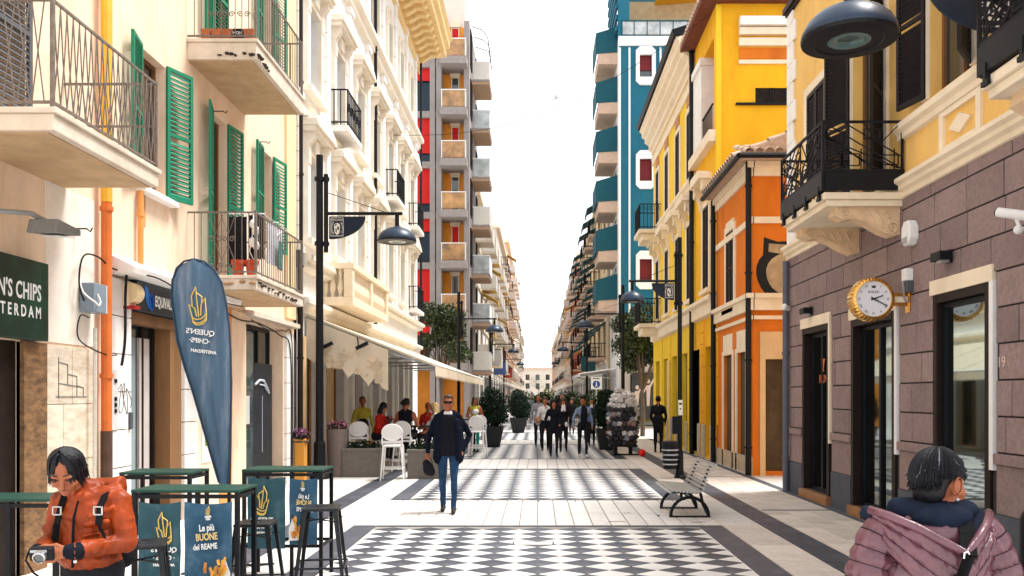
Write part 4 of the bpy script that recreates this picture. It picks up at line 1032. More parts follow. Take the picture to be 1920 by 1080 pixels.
# roof terrace
b = MB()
for x in (4.55, 5.2, 5.9, 6.6, 7.3, 8.1): b.box(x-.025, x+.025, 45.95, 46.0, 21.1, 21.95)
b.box(4.5, 14, 45.94, 46.0, 21.92, 21.98); b.build('terrace_rail', tealc, tb); MB().box(4.58, 14, 45.965, 45.985, 21.22, 21.9).build('terrace_glass', glassl, tb)
b = MB(); b.box(5.0, 14, 48, 51.6, 21.2, 23.9); b.build('penthouse', M('penthouse ochre', (.5, .36, .2), .8, .15, 3), tb)
b = MB(); b.prism([(6.6, 23.7), (9.5, 23.9), (9.5, 24.05), (6.6, 23.85)], PF(46.6), -2, 0); b.build('sun_canopy', M('orange canvas', (.85, .38, .02), .8), tb)
b = MB(); b.box(4.35, 4.95, 46.0, 46.4, 21.2, 25.5); b.build('corner_tower', teal, tb); MB().box(4.3, 14, 45.9, 51.8, 25.5, 25.8).build('roof_slab', teal, tb)
for z in np.arange(21.5, 25.3, .6): MB().box(4.22, 4.34, 46.1, 51.4, z, z+.25).build('roof_louvre', teal, tb)

# ============================================================ LEFT: WHITE PALAZZO
pz = thing('palazzo', 'ornate white palazzo with pediments, pilasters and a deep bracketed cornice', 'building', (-5, 27, 0))
P = PL(-5); bays = [18.9+2.42*i for i in range(7)]; Y0, Y1 = 17.7, 35.5
rows = ((5.15, 6.95, .46), (8.35, 10.25, .46), (12.75, 14.3, .36))
hs = [(b_-w_, b_+w_, z0, z1) for (z0, z1, w_) in rows for b_ in bays] + [(b_-.75, b_+.75, .05, 2.95) for b_ in bays]
MB().holed(P, Y0, Y1, 0, 15.8, hs, .3).build('wall', whitest, pz)
b = MB(); b.box(-13, -5.6, Y0, Y1, 0, 15.8); b.add([(-5, Y1, 0), (-5.7, Y1, 0), (-5.7, Y1, 15.8), (-5, Y1, 15.8)], [(0, 1, 2, 3)]); b.build('back_wall', whitest, pz)
sh_y = M('tan canvas blind', (.62, .46, .28), .9, .1, 4)
for (z0, z1, w_) in rows:
    for b_ in bays: window(pz, P, 'L', b_-w_, b_+w_, z0, z1, .22, M('grey white frame', (.55, .52, .48), .7), glassg, 1, bars=2)
for i, b_ in enumerate(bays):
    window(pz, P, 'L', b_-.75, b_+.75, .05, 2.95, .24, M('orange brown frame', (.45, .2, .06), .6), glass, 1, 'shop_window')
    MB().pbox(P, b_-1.12, b_-.8, 0, 3.0, 0, .10).build('pilaster', M('tan pilaster', (.62, .42, .22), .85, .1, 4) if i < 2 else whitest, pz, bevel=.01)
def once(key, f):
    if key not in _W: _W[key] = f()
    return _W[key]
def hood(w_):
    b = MB(); Q = lambda u, z, d: (d, u, z)
    b.pbox(Q, -w_-.22, -w_, -1.85, .1, 0, .10); b.pbox(Q, w_, w_+.22, -1.85, .1, 0, .10); b.pbox(Q, -w_, w_, 0, .1, 0, .08)
    for s in (-1, 1): b.prism([(0, .42), (.26, .42), (.24, .3), (.12, .14), (.12, -.25), (0, -.32)], lambda u, z, d: (u, d, z), s*(w_+.12)-.09, s*(w_+.12)+.09)
    b.pbox(Q, -w_-.34, w_+.34, .42, .52, 0, .30); b.pbox(Q, -w_-.40, w_+.40, .52, .60, 0, .36)
    b.prism([(-w_-.40, .60), (w_+.40, .60), (w_+.40, .66), (0, .98), (-w_-.40, .66)], Q, 0, .34)
    b.prism([(-.15, .1), (.15, .1), (.22, .4), (-.22, .4)], Q, 0, .14)
    b.pbox(Q, -w_-.28, w_+.28, -1.98, -1.85, 0, .2)
    return b.mesh('window_hood', tl)
tl = M('pale stone trim', (.84, .77, .66), .85, .08, 4, .2, c2=(.66, .48, .28), amt=.4, scale2=1.2)
hm = once('hood', lambda: hood(.46))
for b_ in bays:
    inst('window_hood', hm, pz, P(b_, 10.25, .0)); inst('window_hood', hm, pz, P(b_, 6.98, .0))
def pil(h, n):
    b = MB()
    for i in range(n): b.box(0, .09, -.17, .17, h*i/n+.008, h*(i+1)/n-.008)
    b.box(0, .13, -.22, .22, h-.16, h-.0); b.box(0, .12, -.2, .2, 0, .14); return b.mesh('pilaster', whitest)
p1 = pil(4.0, 7); p2 = pil(3.05, 6)
for b_ in [bays[0]-1.2]+[x+1.21 for x in bays]:
    if b_ > Y1-.2: continue
    inst('pilaster', p1, pz, P(b_, 7.95, .0)); inst('pilaster', p2, pz, P(b_, 12.5, 0)); inst('pilaster', p2, pz, P(b_, 4.75, 0))
# third-floor arch heads
ah = MB(); Qa = lambda u, z, d: (d, u, z)
ah.tube([(.03, .40*math.cos(a), .40*math.sin(a)) for a in np.linspace(0, 3.1416, 12)], .07, 6); ah.pbox(Qa, -.5, -.36, -1.6, 0, 0, .09); ah.pbox(Qa, .36, .5, -1.6, 0, 0, .09); ah.pbox(Qa, -.55, .55, -1.7, -1.58, 0, .16)
ah.prism([(.34*math.cos(a), .34*math.sin(a)) for a in np.linspace(0, 3.1416, 10)], Qa, 0, .015); ah = ah.mesh('arch_surround', tl)
for b_ in bays: inst('arch_surround', ah, pz, P(b_, 14.3, .005))
for prof in ([(0, 11.95), (.14, 12.02), (.14, 12.2), (.26, 12.28), (.26, 12.4), (0, 12.46)], [(0, 7.72), (.12, 7.76), (.12, 7.86), (.18, 7.9), (0, 7.96)],
             [(0, 4.42), (.2, 4.46), (.2, 4.56), (.3, 4.6), (.3, 4.7), (0, 4.74)], [(0, 3.45), (.10, 3.5), (.10, 3.62), (.22, 3.7), (.22, 3.8), (0, 3.85)]):
    courseY(prof, Y0, Y1+.1, tl, 'string_course', pz, -5, PL)
gc = M('golden cornice stone', (.78, .56, .27), .85, .12, 5, .25)
courseY([(0, 15.3), (.10, 15.36), (.10, 15.7), (.22, 15.78), (.22, 15.95), (1.15, 16.02), (1.15, 16.3), (1.3, 16.4), (1.3, 16.6), (1.42, 16.75), (0, 16.95)], Y0, Y1+.5, gc, 'cornice', pz, -5, PL)
br = MB(); br.prism([(0, 0), (.92, 0), (.92, -.1), (.84, -.2), (.55, -.2), (.35, -.34), (.2, -.42), (0, -.42)], lambda u, z, d: (u, d, z), -.13, .13); br.tube([(.8, -.15, -.12), (.8, .15, -.12)], .09, 8); br = br.mesh('cornice_bracket', gc)
for y in np.arange(Y0+.3, Y1, .62): inst('cornice_bracket', br, pz, P(y, 16.0, .06))
# iron balconettes and a stone one
for (k, z) in ((1, 8.28), (4, 8.28), (6, 8.28), (6, 5.1)):
    y = bays[k]; bal = MB().box(-5, -4.55, y-.8, y+.8, z-.16, z-.02).build('balcony', whitest, pz, bevel=.01); r = MB()
    for zz in (z+.06, z+.84): r.bar((-4.58, y-.78, zz), (-4.58, y+.78, zz), .03); r.bar((-4.58, y-.78, zz), (-5, y-.78, zz), .03); r.bar((-4.58, y+.78, zz), (-5, y+.78, zz), .03)
    for i in range(11): r.tube([(-4.58, y-.78+i*.156, z-.02), (-4.58, y-.78+i*.156, z+.84)], .014, 4)
    for i in range(3): r.tube([(-4.58-i*.16, y-.78, z-.02), (-4.58-i*.16, y-.78, z+.84)], .014, 4)
    for i in range(5): r.tube([(-4.58, y-.62+i*.31+.1*math.cos(t_), z+.45+.12*math.sin(t_)) for t_ in np.linspace(0, 6.28, 9)[:-1]], .01, 4, True)
    r.build('railing', iron, bal)
b = MB().box(-5, -4.3, 19.9, 24.6, 3.86, 4.06).box(-5, -4.28, 19.88, 24.62, 4.72, 4.86)
for y in (19.95, 22.2, 24.45): b.box(-4.52, -4.31, y-.05, y+.15, 4.06, 4.72)
bal = b.build('balcony', cream, pz, bevel=.01)
bl = MB().lathe([(.05, 0), (.035, .06), (.075, .2), (.07, .3), (.03, .45), (.045, .56), (.045, .66)], 10).mesh('baluster', cream)
for y in np.arange(20.25, 24.4, .2):
    if abs(y-22.25) > .15: inst('baluster', bl, bal, (-4.42, y, 4.06))
for x in (-4.62, -4.8, -4.97): inst('baluster', bl, bal, (x, 20.0, 4.06))
for y in (25.6, 35.55): pipe(pz, -4.86, y, 3.9, 15.6, .05, black)

# ============================================================ LEFT: GREY AND RED MODERN BLOCK
mb = thing('apartment_block', 'modern grey block with red blinds and glazed balconies beyond the palazzo', 'building', (-3.7, 46, 0))
F = PF(46); lev = [3.5+2.72*i for i in range(7)]
og = M('orange render', (.88, .34, .05), .9, .12, 2)
b = MB(); b.box(-14, -3.9, 46.95, 52, 0, 22); b.build('core', og, mb)
for x in (-6.95, -5.66, -5.32): MB().box(x-.14, x+.14, 45.9, 46.6, 0, 22).build('column', concg, mb)
MB().box(-3.98, -3.7, 46.1, 52, 0, 22.0).build('end_wall', concg, mb)
for i, z in enumerate(lev):
    MB().box(-14, -5.46, 46.0, 47.6, z-.35, z).build('floor_beam', concg, mb); MB().box(-5.18, -3.76, 45.3, 47.6, z-.4, z).build('balcony_slab', concg, mb)
    MB().box(-6.8, -5.8, 46.2, 46.26, z+.5, z+2.45).build('blind', red, mb) if i % 3 != 2 else MB().box(-6.8, -5.8, 46.2, 46.26, z+1.7, z+2.45).build('blind', red, mb)
    window(mb, F, 'F', -6.81, -5.79, z+.02, z+2.46, .35, brownf, M('navy glass', (.012, .03, .055), .1, .2, 1, 0), 0)
    b = MB(); b.box(-5.12, -5.08, 45.34, 45.38, z, z+.92); b.box(-3.86, -3.82, 45.34, 45.38, z, z+.92); b.box(-5.14, -3.8, 45.33, 45.39, z+.9, z+.95); r = b.build('balcony_rail', white, mb)
    MB().box(-5.08, -3.86, 45.35, 45.37, z+.05, z+.88).build('pane', M('glass with orange reflections', (.42, .24, .11), .15, .45, 1.6, 0, c2=(.10, .09, .09), amt=.8, scale2=1.2), r); MB().box(-3.82, -3.80, 45.39, 47.5, z+.05, z+.88).build('pane', glassl, r)  # orange and dark reflections put into the front pane's colour
    window(mb, PF(46.95), 'F', -4.75, -4.3, z, z+2.15, -.04, cream, red if i % 2 == 0 else glass, 0, 'balcony_door')
    MB().box(-4.8, -4.25, 46.8, 46.95, z+2.15, z+2.5).build('lintel', cream, mb)
P = PL(-3.7)
wh = M('off white balcony', (.70, .67, .62), .8, .06, 4)
for i, z in enumerate(lev):
    for k, y in enumerate((48.0,)):
        bal = MB().box(-3.7, -2.72, y, y+2.6, z-.55, z-.4).build('balcony', M('brown soffit', (.46, .3, .2), .85), mb)
        MB().box(-3.7, -2.70, y-.03, y+2.63, z-.4, z-.3).build('slab_edge', concg, bal)
        MB().box(-3.6, -2.72, y-.02, y+.02, z-.28, z+.68).box(-2.74, -2.70, y, y+2.6, z-.28, z+.68).build('front_panel', glassl if (i+k) % 3 else wh, bal)
        b = MB(); b.box(-3.7, -2.69, y-.03, y+.03, z+.68, z+.73); b.box(-2.75, -2.69, y, y+2.6, z+.68, z+.73); b.build('handrail', white, bal)
        if i in (1, 2) and k == 0: b = MB(); b.box(-3.3, -2.8, y+.1, y+.45, z-.25, z+.5); b.build('air_conditioner', white, bal)
    for y in (46.7, 50.8): window(mb, P, 'L', y, y+1.1, z, z+2.0, -.03, brownf, glass)
MB().box(-14, -4.0, 47.0, 52, 22.0, 25.2).build('penthouse', M('pinkish white render', (.75, .62, .55), .9, .08, 3), mb)
b = MB()
for k in range(3): b.tube([(-3.7, 48.2+k*.9, 22.6-k*.2), (-3.1, 48.2+k*.9, 22.4-k*.2), (-2.8, 48.2+k*.9, 21.9), (-2.7, 48.2+k*.9, 20.9)], .025, 5)
b.build('awning_hoops', iron, mb)

# ============================================================ FAR BLOCKS DOWN THE STREET
def block(name, label, side, X, y0, y1, H, wall, shut, nf, nb, bal, gf=3.9, ground=None, f_face=True, soff=None):
    P = PL(X) if side == 'L' else PR(X); s = -1 if side == 'L' else 1
    t = thing(name, label, 'building', (X, y0, 0)); fh = (H-gf-.3)/nf; bw = (y1-y0)/nb
    hs = [(y0+bw*(i+.5)-.5, y0+bw*(i+.5)+.5, gf+fh*j+.5, gf+fh*j+min(2.5, fh-.25)) for j in range(nf) for i in range(nb)]
    gs = [(y0+bw*(i+.12), y0+bw*(i+.88), .1, gf-.8) for i in range(nb)]
    MB().holed(P, y0, y1, gf, H, hs).build('wall', wall, t); MB().holed(P, y0, y1, 0, gf, gs, .3).build('shop_wall', ground or whitest, t)
    b = MB(); xs = sorted((X+s*.5, X+s*9)); b.box(xs[0], xs[1], y0, y1, 0, H)
    b.add([(X, y0, 0), (X+s*.6, y0, 0), (X+s*.6, y0, H), (X, y0, H)], [(0, 1, 2, 3)]); b.build('end_wall', wall, t)
    b = MB(); b.pbox(P, y0-.15, y1+.1, H, H+.3, -8, .35); b.build('roof', cream, t)
    b = MB()
    for j in range(nf): b.pbox(P, y0, y1, gf+fh*j-.1, gf+fh*j+.08, 0, .08)
    b.build('string_course', cream, t)
    for i, h in enumerate(hs): window(t, P, side, h[0], h[1], h[2], h[3], .15, wood, glass if (i*7) % 3 else shut)
    for g in gs: window(t, P, side, g[0], g[1], g[2], g[3], .25, black, glass, 1, 'shop_window')
    if bal:
        for j in range(nf):
            for i in range(nb):
                if (i+j*2) % 5 == 4: continue
                u = y0+bw*(i+.5); z = gf+fh*j+.25; k = 1.1
                o = MB().pbox(P, u-k, u+k, z-.16, z, 0, 1.05).build('balcony', soff or concrete, t); r = MB()
                if bal == 'solid': r.pbox(P, u-k, u+k, z, z+.85, 1.0, 1.05); r.pbox(P, u-k, u-k+.05, z, z+.85, 0, 1.0); r.pbox(P, u+k-.05, u+k, z, z+.85, 0, 1.0)
                else:
                    for zz in (z+.08, z+.9): r.bar(P(u-k, zz, 1.02), P(u+k, zz, 1.02), .05); r.bar(P(u-k, zz, 0), P(u-k, zz, 1.02), .05)
                    for q in np.linspace(-k, k, 12): r.tube([P(u+q, z, 1.02), P(u+q, z+.9, 1.02)], .018, 3)
                    for q in np.linspace(.1, 1, 6): r.tube([P(u-k, z, q), P(u-k, z+.9, q)], .018, 3)
                r.build('railing', wh if bal == 'solid' else iron, o)
                if bal == 'awning' or (bal == 'solid' and (i*3+j) % 4 == 0):
                    b = MB(); q = lambda u_, zz, d: P(d, zz, u_)
                    b.prism([(0, z+2.3), (1.2, z+1.6), (1.2, z+1.3), (1.15, z+1.3), (1.15, z+1.55), (0, z+2.22)], q, u-k, u+k); b.build('awning', shut, o)
    return t
oc = M('ochre canvas', (.62, .36, .06), .85); gr = M('warm grey render', (.55, .48, .41), .9, .1, 3); pk = M('pinkish render', (.62, .42, .32), .9, .1, 3); br_ = M('red brown render', (.42, .12, .06), .9, .1, 3); sand = M('sand render', (.70, .55, .36), .9, .1, 3)
block('apartment_block', 'off white apartment block with solid balconies, next behind the grey and red block', 'L', -3.9, 53, 84, 14.2, whitest, oc, 4, 7, 'solid')
block('apartment_block', 'grey rendered block with iron balconies, second behind the grey and red block', 'L', -4.1, 85, 108, 18.5, gr, sand, 4, 5, 'rail')
block('apartment_block', 'pale block with flat roof slab, third behind the grey and red block', 'L', -4.0, 110, 145, 21.5, pk, oc, 5, 6, 'solid')
block('apartment_block', 'low far block at the left end of the street', 'L', -4.2, 148, 205, 17, whitest, oc, 4, 8, 'rail')
block('apartment_block', 'last far block on the left before the end of the street', 'L', -5, 210, 300, 19, gr, sand, 4, 9, None)
block('apartment_block', 'ochre block with teal balcony awnings behind the teal building', 'R', 4.3, 52.5, 86, 14.6, sand, tealc, 4, 7, 'awning', soff=M('pink beige concrete', (.58, .42, .32)))
block('apartment_block', 'red brown block with ochre awnings, second behind the teal building', 'R', 4.4, 88, 112, 16.2, br_, oc, 4, 5, 'solid')
block('apartment_block', 'cream block with iron balconies, third behind the teal building', 'R', 4.5, 114, 150, 15.5, sand, red, 4, 6, 'rail')
block('apartment_block', 'low far block at the right end of the street', 'R', 4.6, 154, 210, 15, gr, oc, 3, 8, 'rail')
block('apartment_block', 'last far block on the right before the end of the street', 'R', 5, 215, 300, 17, pk, sand, 4, 9, None)
t = thing('end_building', 'pale low building closing the far end of the street', 'building', (4, 340, 0)); F = PF(340)
hs = [(x-.8, x+.8, z, z+2.2) for x in np.arange(-12, 22, 4) for z in (4.5, 8)]
MB().holed(F, -20, 30, 0, 12.4, hs).build('wall', M('dull pale render', (.56, .50, .43), .9), t); MB().box(-20, 30, 340.4, 350, 0, 12.4).build('back_wall', whitest, t); MB().box(-21, 31, 339, 351, 12.4, 13).build('roof', tile, t)
for h in hs: window(t, F, 'F', *h, .2, wood, glass)

# ============================================================ SIGNS ON THE LEFT
sg = M('sign dark green', (.006, .028, .022), .35, .3, 2, 0, c2=(.01, .12, .075), amt=.6, scale2=1.0)
nv = M('sign navy', (.010, .022, .035), .35, .2, 2, 0)
ltr = M('white lettering', (.82, .82, .8), .5, .02, 4, 0)
P = PL(-5)
t = thing('shop_sign', 'dark green chip shop sign with white lettering, nearest the camera on the left wall', 'sign', P(7.5, 2.3, .1))
MB().pbox(P, 6.3, 8.5, 2.29, 3.06, .02, .13).build('board', sg, t, bevel=.006)
text("QUEEN'S CHIPS", .225, ltr, t, P(7.83, 2.74, .135), R(90), bold=.004, spacing=1.05, sx=.66); text('A M S T E R D A M', .155, ltr, t, P(7.88, 2.55, .135), R(90), bold=.003, spacing=1.02, sx=.76)
t = thing('shop_sign', 'navy fascia sign with blue leaf mark and white capitals above the curtained shop window', 'sign', P(11.6, 2.8, .1))
MB().pbox(P, 10.40, 13.3, 2.79, 3.165, .02, .12).build('board', nv, t, bevel=.006)
blue = M('bright blue print', (.01, .17, .60), .4, .1, 3, 0); bl2 = M('deep blue print', (.012, .08, .38), .4, .1, 3, 0)
MB().prism([(10.60, 3.12), (10.67, 3.10), (10.74, 3.0), (10.78, 2.88), (10.71, 2.84), (10.64, 2.93), (10.60, 3.02)], P, .12, .126).build('leaf_mark', blue, t)
b = MB(); b.tube([P(10.765+.045*math.cos(a), 2.93+.10*math.sin(a), .13) for a in np.linspace(0, 6.28, 15)[:-1]], .012, 5, True); b.build('ring_mark', bl2, t)
text('EQUIVALENZA', .19, ltr, t, P(11.27, 2.95, .125), R(90), bold=.004, sx=.62)
t = thing('alarm_box', 'cream rounded alarm box with a red base beside the navy shop sign', 'alarm box', P(10.2, 2.85, 0))
b = MB(); b.pbox(P, 10.14, 10.34, 2.82, 3.1, .05, .14); b.build('back', cream, t, bevel=.02); b = MB(); b.prism([(.13+.12*math.sin(a), 2.98+.125*math.cos(a)) for a in np.linspace(0, 3.14, 10)], lambda d, z, u: P(u, z, d), 10.15, 10.33); b.build('cover', M('cream plastic', (.74, .58, .33), .5, .05, 4, 0), t, bevel=.01)
MB().pbox(P, 10.17, 10.31, 2.79, 2.83, .06, .2).build('red_light', M('red lens', (.4, .02, .02), .3), t)
t = thing('flood_lamp', 'grey flat lamp head on a curved arm above the dark green chip shop sign', 'wall lamp', P(8.2, 3.3, 0))
b = MB(); b.tube([P(7.6, 3.28, .02), P(7.7, 3.42, .12), P(8.0, 3.46, .25), P(8.25, 3.4, .32)], .025, 6); b.build('arm', steel, t)
b = MB(); b.prism([(8.0, 3.28), (8.45, 3.33), (8.45, 3.39), (8.05, 3.42)], P, .2, .48); b.build('lamp_head', M('grey lamp metal', (.2, .2, .19), .5), t, bevel=.01)
MB().prism([(8.12, 3.272), (8.42, 3.308), (8.42, 3.314), (8.12, 3.278)], P, .25, .43).build('lens', white, t)
t = thing('junction_box', 'grey electric junction box with looping cables beside the orange drainpipe', 'electric box', P(9.3, 2.9, 0))
MB().pbox(P, 9.26, 9.52, 2.66, 2.98, .03, .19).build('box', M('blue grey plastic', (.20, .25, .30), .5, .08, 5, 0), t, bevel=.01); MB().pbox(P, 9.50, 9.53, 2.665, 2.975, .03, .195).build('lid', M('pale grey plastic', (.5, .52, .56), .5), t)
b = MB(); b.tube(bend([P(9.3, 2.86, .2), P(9.31, 2.78, .23), P(9.27, 2.73, .235), P(9.22, 2.76, .22), P(9.17, 2.86, .12), P(9.2, 3.0, .06)]), .010, 6); b.build('cable', M('pale cable', (.7, .7, .68), .5), t)
t = thing('intercom', 'pale upright intercom panel with black buttons on the white pier', 'intercom', P(9.93, 1.4, .06))
MB().pbox(P, 9.88, 10.02, 1.35, 2.05, .061, .075).build('plate', M('grey white plate', (.62, .62, .6), .4), t)
b = MB()
for z in (1.55, 1.62, 1.69, 1.9): b.pbox(P, 9.93, 9.98, z, z+.045, .075, .085)
b.build('button', black, t); MB().pbox(P, 10.3, 10.36, 1.35, 1.55, .061, .09).build('lock', M('dark grey box', (.08, .09, .1)), t)
gp = M('grey marker', (.12, .12, .13), .7)
b = MB(); rr = random.Random(4); pts = [P(10.05+.06*k/2+.05*math.sin(k*2.2), 1.72+.2*math.sin(k*1.7+.5)*(1 if k < 7 else .6), .064) for k in range(11)]; b.tube(bend(pts), .004, 4); b.build('graffiti_scribble', gp, house)
b = MB()
for a, c in (((8.85, 2.15), (8.85, 1.72)), ((8.85, 2.1), (9.02, 2.08)), ((9.02, 2.08), (9.02, 1.98)), ((9.02, 1.98), (9.2, 1.96)), ((9.2, 1.96), (9.2, 1.86)), ((9.2, 1.86), (9.33, 1.84)), ((8.85, 1.88), (9.33, 1.84)), ((9.33, 1.84), (9.33, 1.74)), ((8.8, 1.74), (9.4, 1.74)), ((9.2, 1.86), (9.2, 1.74)), ((9.02, 1.98), (9.02, 1.86))): b.tube([P(a[0], a[1], .034), P(c[0], c[1], .034)], .004, 4)
b.build('graffiti_scribble', gp, house)
t = thing('wall_poster', 'small framed white poster on the cream wall panel behind the feather flag', 'poster', P(12.8, 1, 0))
MB().pbox(P, 12.62, 12.98, .75, 1.62, .026, .04).build('sheet', white, t); b = MB(); b.pbox(P, 12.7, 12.9, 1.2, 1.35, .04, .043); b.pbox(P, 12.72, 12.86, 1.0, 1.12, .04, .043); b.build('print', M('green yellow print', (.2, .3, .05)), t)

# ============================================================ CROWN MARK, FLAG, BANNERS
gline = M('gold print', (.78, .55, .14), .5, .05, 4, 0)
def crown(parent, c, s, Q, mirror, m=gline, w_=.035):
    """line drawing of a crown of pointed leaves; Q maps (u,z,d)"""
    X = lambda x: c[0]+(x-317)/400*s*(1 if mirror else -1); Z = lambda y: c[1]+(440-y)/400*s
    b = MB()
    def ln(*pts): b.tube([Q(X(x), Z(y), .002) for x, y in pts], w_*s*.55, 4)
    ln((262, 572), (225, 425), (285, 466), (305, 552)); ln((258, 445), (250, 340), (295, 245), (300, 305), (360, 348), (356, 410))
    ln((297, 300), (312, 430), (326, 555)); ln((345, 540), (350, 430), (390, 360), (404, 520)); ln((262, 566), (300, 582), (345, 575), (385, 548), (404, 518))
    ln((262, 570), (268, 610), (290, 632), (330, 638), (375, 620), (403, 590), (405, 520)); ln((268, 600), (300, 620), (345, 615), (385, 590), (404, 560))
    b.build('crown_mark', m, parent)
def cloth_banner(name, label, Q, w0, w1, z0, z1, m, group, seed, lean=0):
    t = thing(name, label, 'banner', Q((w0+w1)/2, z0, 0), group)
    nu, nz_ = 12, 14; vs = []; fs = []; rr = random.Random(seed); ph = rr.uniform(0, 6)
    for sgn in (0, 1):
        for j in range(nz_+1):
            for i in range(nu+1):
                f = j/nz_; g = i/nu; pin = (1-f)*f*3+.15
                d = .014*math.sin(g*7+ph+f*2)*pin+.010*math.sin(f*9+ph)*pin-sgn*.003
                vs.append(Q(w0+(w1-w0)*g+lean*(1-f), z0+(z1-z0)*f-.018*math.sin(math.pi*g)*(f > .99), d))
    N = (nu+1)*(nz_+1)
    for sgn in (0, 1):
        for j in range(nz_):
            for i in range(nu): q = sgn*N+j*(nu+1)+i; fs.append((q, q+1, q+nu+2, q+nu+1))
    MB().add(vs, fs).build('sheet', m, t, smooth=True); return t
bblue = M('banner blue', (.022, .088, .16), .55, .25, 3, .05, c2=(.16, .25, .34), amt=.7, scale2=3); bteal = M('banner teal', (.016, .075, .10), .55, .25, 3, .05, c2=(.16, .24, .26), amt=.7, scale2=3)
fl_m = M('flag blue grey', (.062, .125, .20), .55, .3, 2.5, .1, c2=(.33, .38, .48), amt=.9, scale2=1.9, stretch=(1.6, 1, .22))  # pale streaks in the blue stand in for sheen on the cloth
fry = [M('golden fries', (.72, .36, .05), .6, .2, 9, .1, obr=.2), M('orange fries', (.60, .22, .03), .6, .2, 9, .1, obr=.2)]
def fries(parent, c, s, Q, mirror, seed):
    rr = random.Random(seed); k = -1 if mirror else 1
    MB().prism([(c[0]-k*s*.1, c[1]-s*.75), (c[0]+k*s*.55, c[1]-s*.8), (c[0]+k*s*.55, c[1]-s*.1), (c[0]+k*s*.36, c[1]+s*.45)] if not mirror else [(c[0]+s*.36*k, c[1]+s*.45), (c[0]+s*.55*k, c[1]-s*.1), (c[0]+s*.55*k, c[1]-s*.8), (c[0]-s*.1*k, c[1]-s*.75)], Q, .012, .018).build('paper_cone', white, parent)
    for i in range(26):
        a = rr.uniform(-.9, .9); x = c[0]+k*s*rr.uniform(-.42, .34); z = c[1]+s*rr.uniform(-.75, .40); L_ = s*rr.uniform(.22, .42); w_ = s*.055; d = .02+.0012*i
        if z > c[1]+s*.1 and (x-c[0])*k < -.1*s: continue
        ux, uz = math.sin(a)*.5, math.cos(a)
        MB().prism([(x-uz*w_, z+ux*w_), (x+uz*w_, z-ux*w_), (x+uz*w_+ux*L_, z-ux*w_+uz*L_), (x-uz*w_+ux*L_, z+ux*w_+uz*L_)], Q, d, d+.004).build('printed_fry', fry[i % 2], parent)
def crown_banner(t, Q, cx_, zt, s, mirror):
    crown(t, (cx_, zt-.33*s), .42*s, Q2(Q, .022), mirror)
    for (body, dz, sz) in (("QUEEN'S", .60, .082), ('· CHIPS ·', .70, .074), ('AMSTERDAM', .79, .046)):
        text(body, sz*s, ltr, t, Q(cx_, zt-dz*s, .024), 0, mirror=mirror, bold=.0015)
def slogan_banner(t, Q, cx_, zt, s, mirror, seed):
    crown(t, (cx_, zt-.12*s), .13*s, Q2(Q, .022), mirror, w_=.05)
    for (body, dz, sz, m, dx) in (("QUEEN'S", .21, .035, ltr, 0), ('CHIPS', .245, .035, ltr, 0), ('Le più', .37, .135, ltr, -.01), ('BUONE', .50, .14, M('cream gold print', (.80, .58, .22), .5, .05, 4, 0), -.01), ('del REAME', .64, .115, ltr, -.02)):
        text(body, sz*s, m, t, Q(cx_+dx*(-1 if mirror else 1), zt-dz*s, .024), 0, mirror=mirror, bold=.0015, tilt=R(-5 if not mirror else 5), sx=.66)
    fries(t, (cx_+(.12 if not mirror else -.08)*s, zt-.98*s), .36*s, Q2(Q, .012), mirror, seed)
def Q2(Q, k): return lambda u, z, d: Q(u, z, d+k)
# feather flag seen from behind
F = PF(8.5)
t = thing('feather_flag', 'tall blue grey feather flag with a gold crown and back to front lettering', 'flag', (-3.19, 8.5, 0))
k = 8.5/1600
outline = [(411, 905), (395, 850), (378, 790), (362, 735), (347, 690), (333, 640), (326, 590), (322, 555), (324, 525), (332, 503), (346, 490), (364, 486), (384, 491), (402, 505), (416, 530), (424, 565), (430, 610), (433, 660), (434, 720), (433, 790), (431, 850), (428, 910)]
pts = [((x-1008)*k, 1.75+(742-y)*k) for x, y in outline]
zs = sorted({p[1] for p in pts}); L_ = []; lo = [p for p in pts[:12]]; hi = [p for p in pts[11:]][::-1]
def at_(c, z):
    c = sorted(c, key=lambda p: p[1]); return float(np.interp(z, [p[1] for p in c], [p[0] for p in c]))
vs = []; fs = []; nu = 10; nz_ = 40; z0, z1 = pts[-1][1], pts[11][1]
for sgn in (0, 1):
    for j in range(nz_+1):
        z = z0+(z1-z0)*j/nz_; xa, xb = at_(lo, z), at_(hi, z)
        for i in range(nu+1):
            g = i/nu; f = j/nz_; vs.append((xa+(xb-xa)*g, 8.5-.03*math.sin(math.pi*g)+(.012*math.sin(g*17+f*3)+.012*math.sin(g*29+1))*(1-f)**.7*min(1, f*5)+sgn*.004, z))
N = (nu+1)*(nz_+1)
for sgn in (0, 1):
    for j in range(nz_):
        for i in range(nu): q = sgn*N+j*(nu+1)+i; fs.append((q, q+1, q+nu+2, q+nu+1))
MB().add(vs, fs).build('sail', fl_m, t, smooth=True)
b = MB(); b.tube([((x-1008)*k, 8.49, 1.75+(742-y)*k) for x, y in outline], .011, 5); b.build('hem', M('flag hem', (.025, .05, .09), .7), t)
b = MB(); b.tube([(-3.08, 8.52, .03), (-3.08, 8.52, .9), (-3.06, 8.52, 1.9), (-3.1, 8.52, 2.6), (-3.25, 8.52, 3.04)], [.02, .018, .014, .01, .006], 8); b.build('pole', black, t)
b = MB()
for a in range(4): b.tube([(-3.08, 8.52, .05), (-3.08+.45*math.cos(a*1.571+.6), 8.52+.45*math.sin(a*1.571+.6), .02)], .015, 6)
b.build('foot', black, t)
Fq = PF(8.44)
crown(t, (-3.36, 2.64), .385, Fq, True, w_=.03)
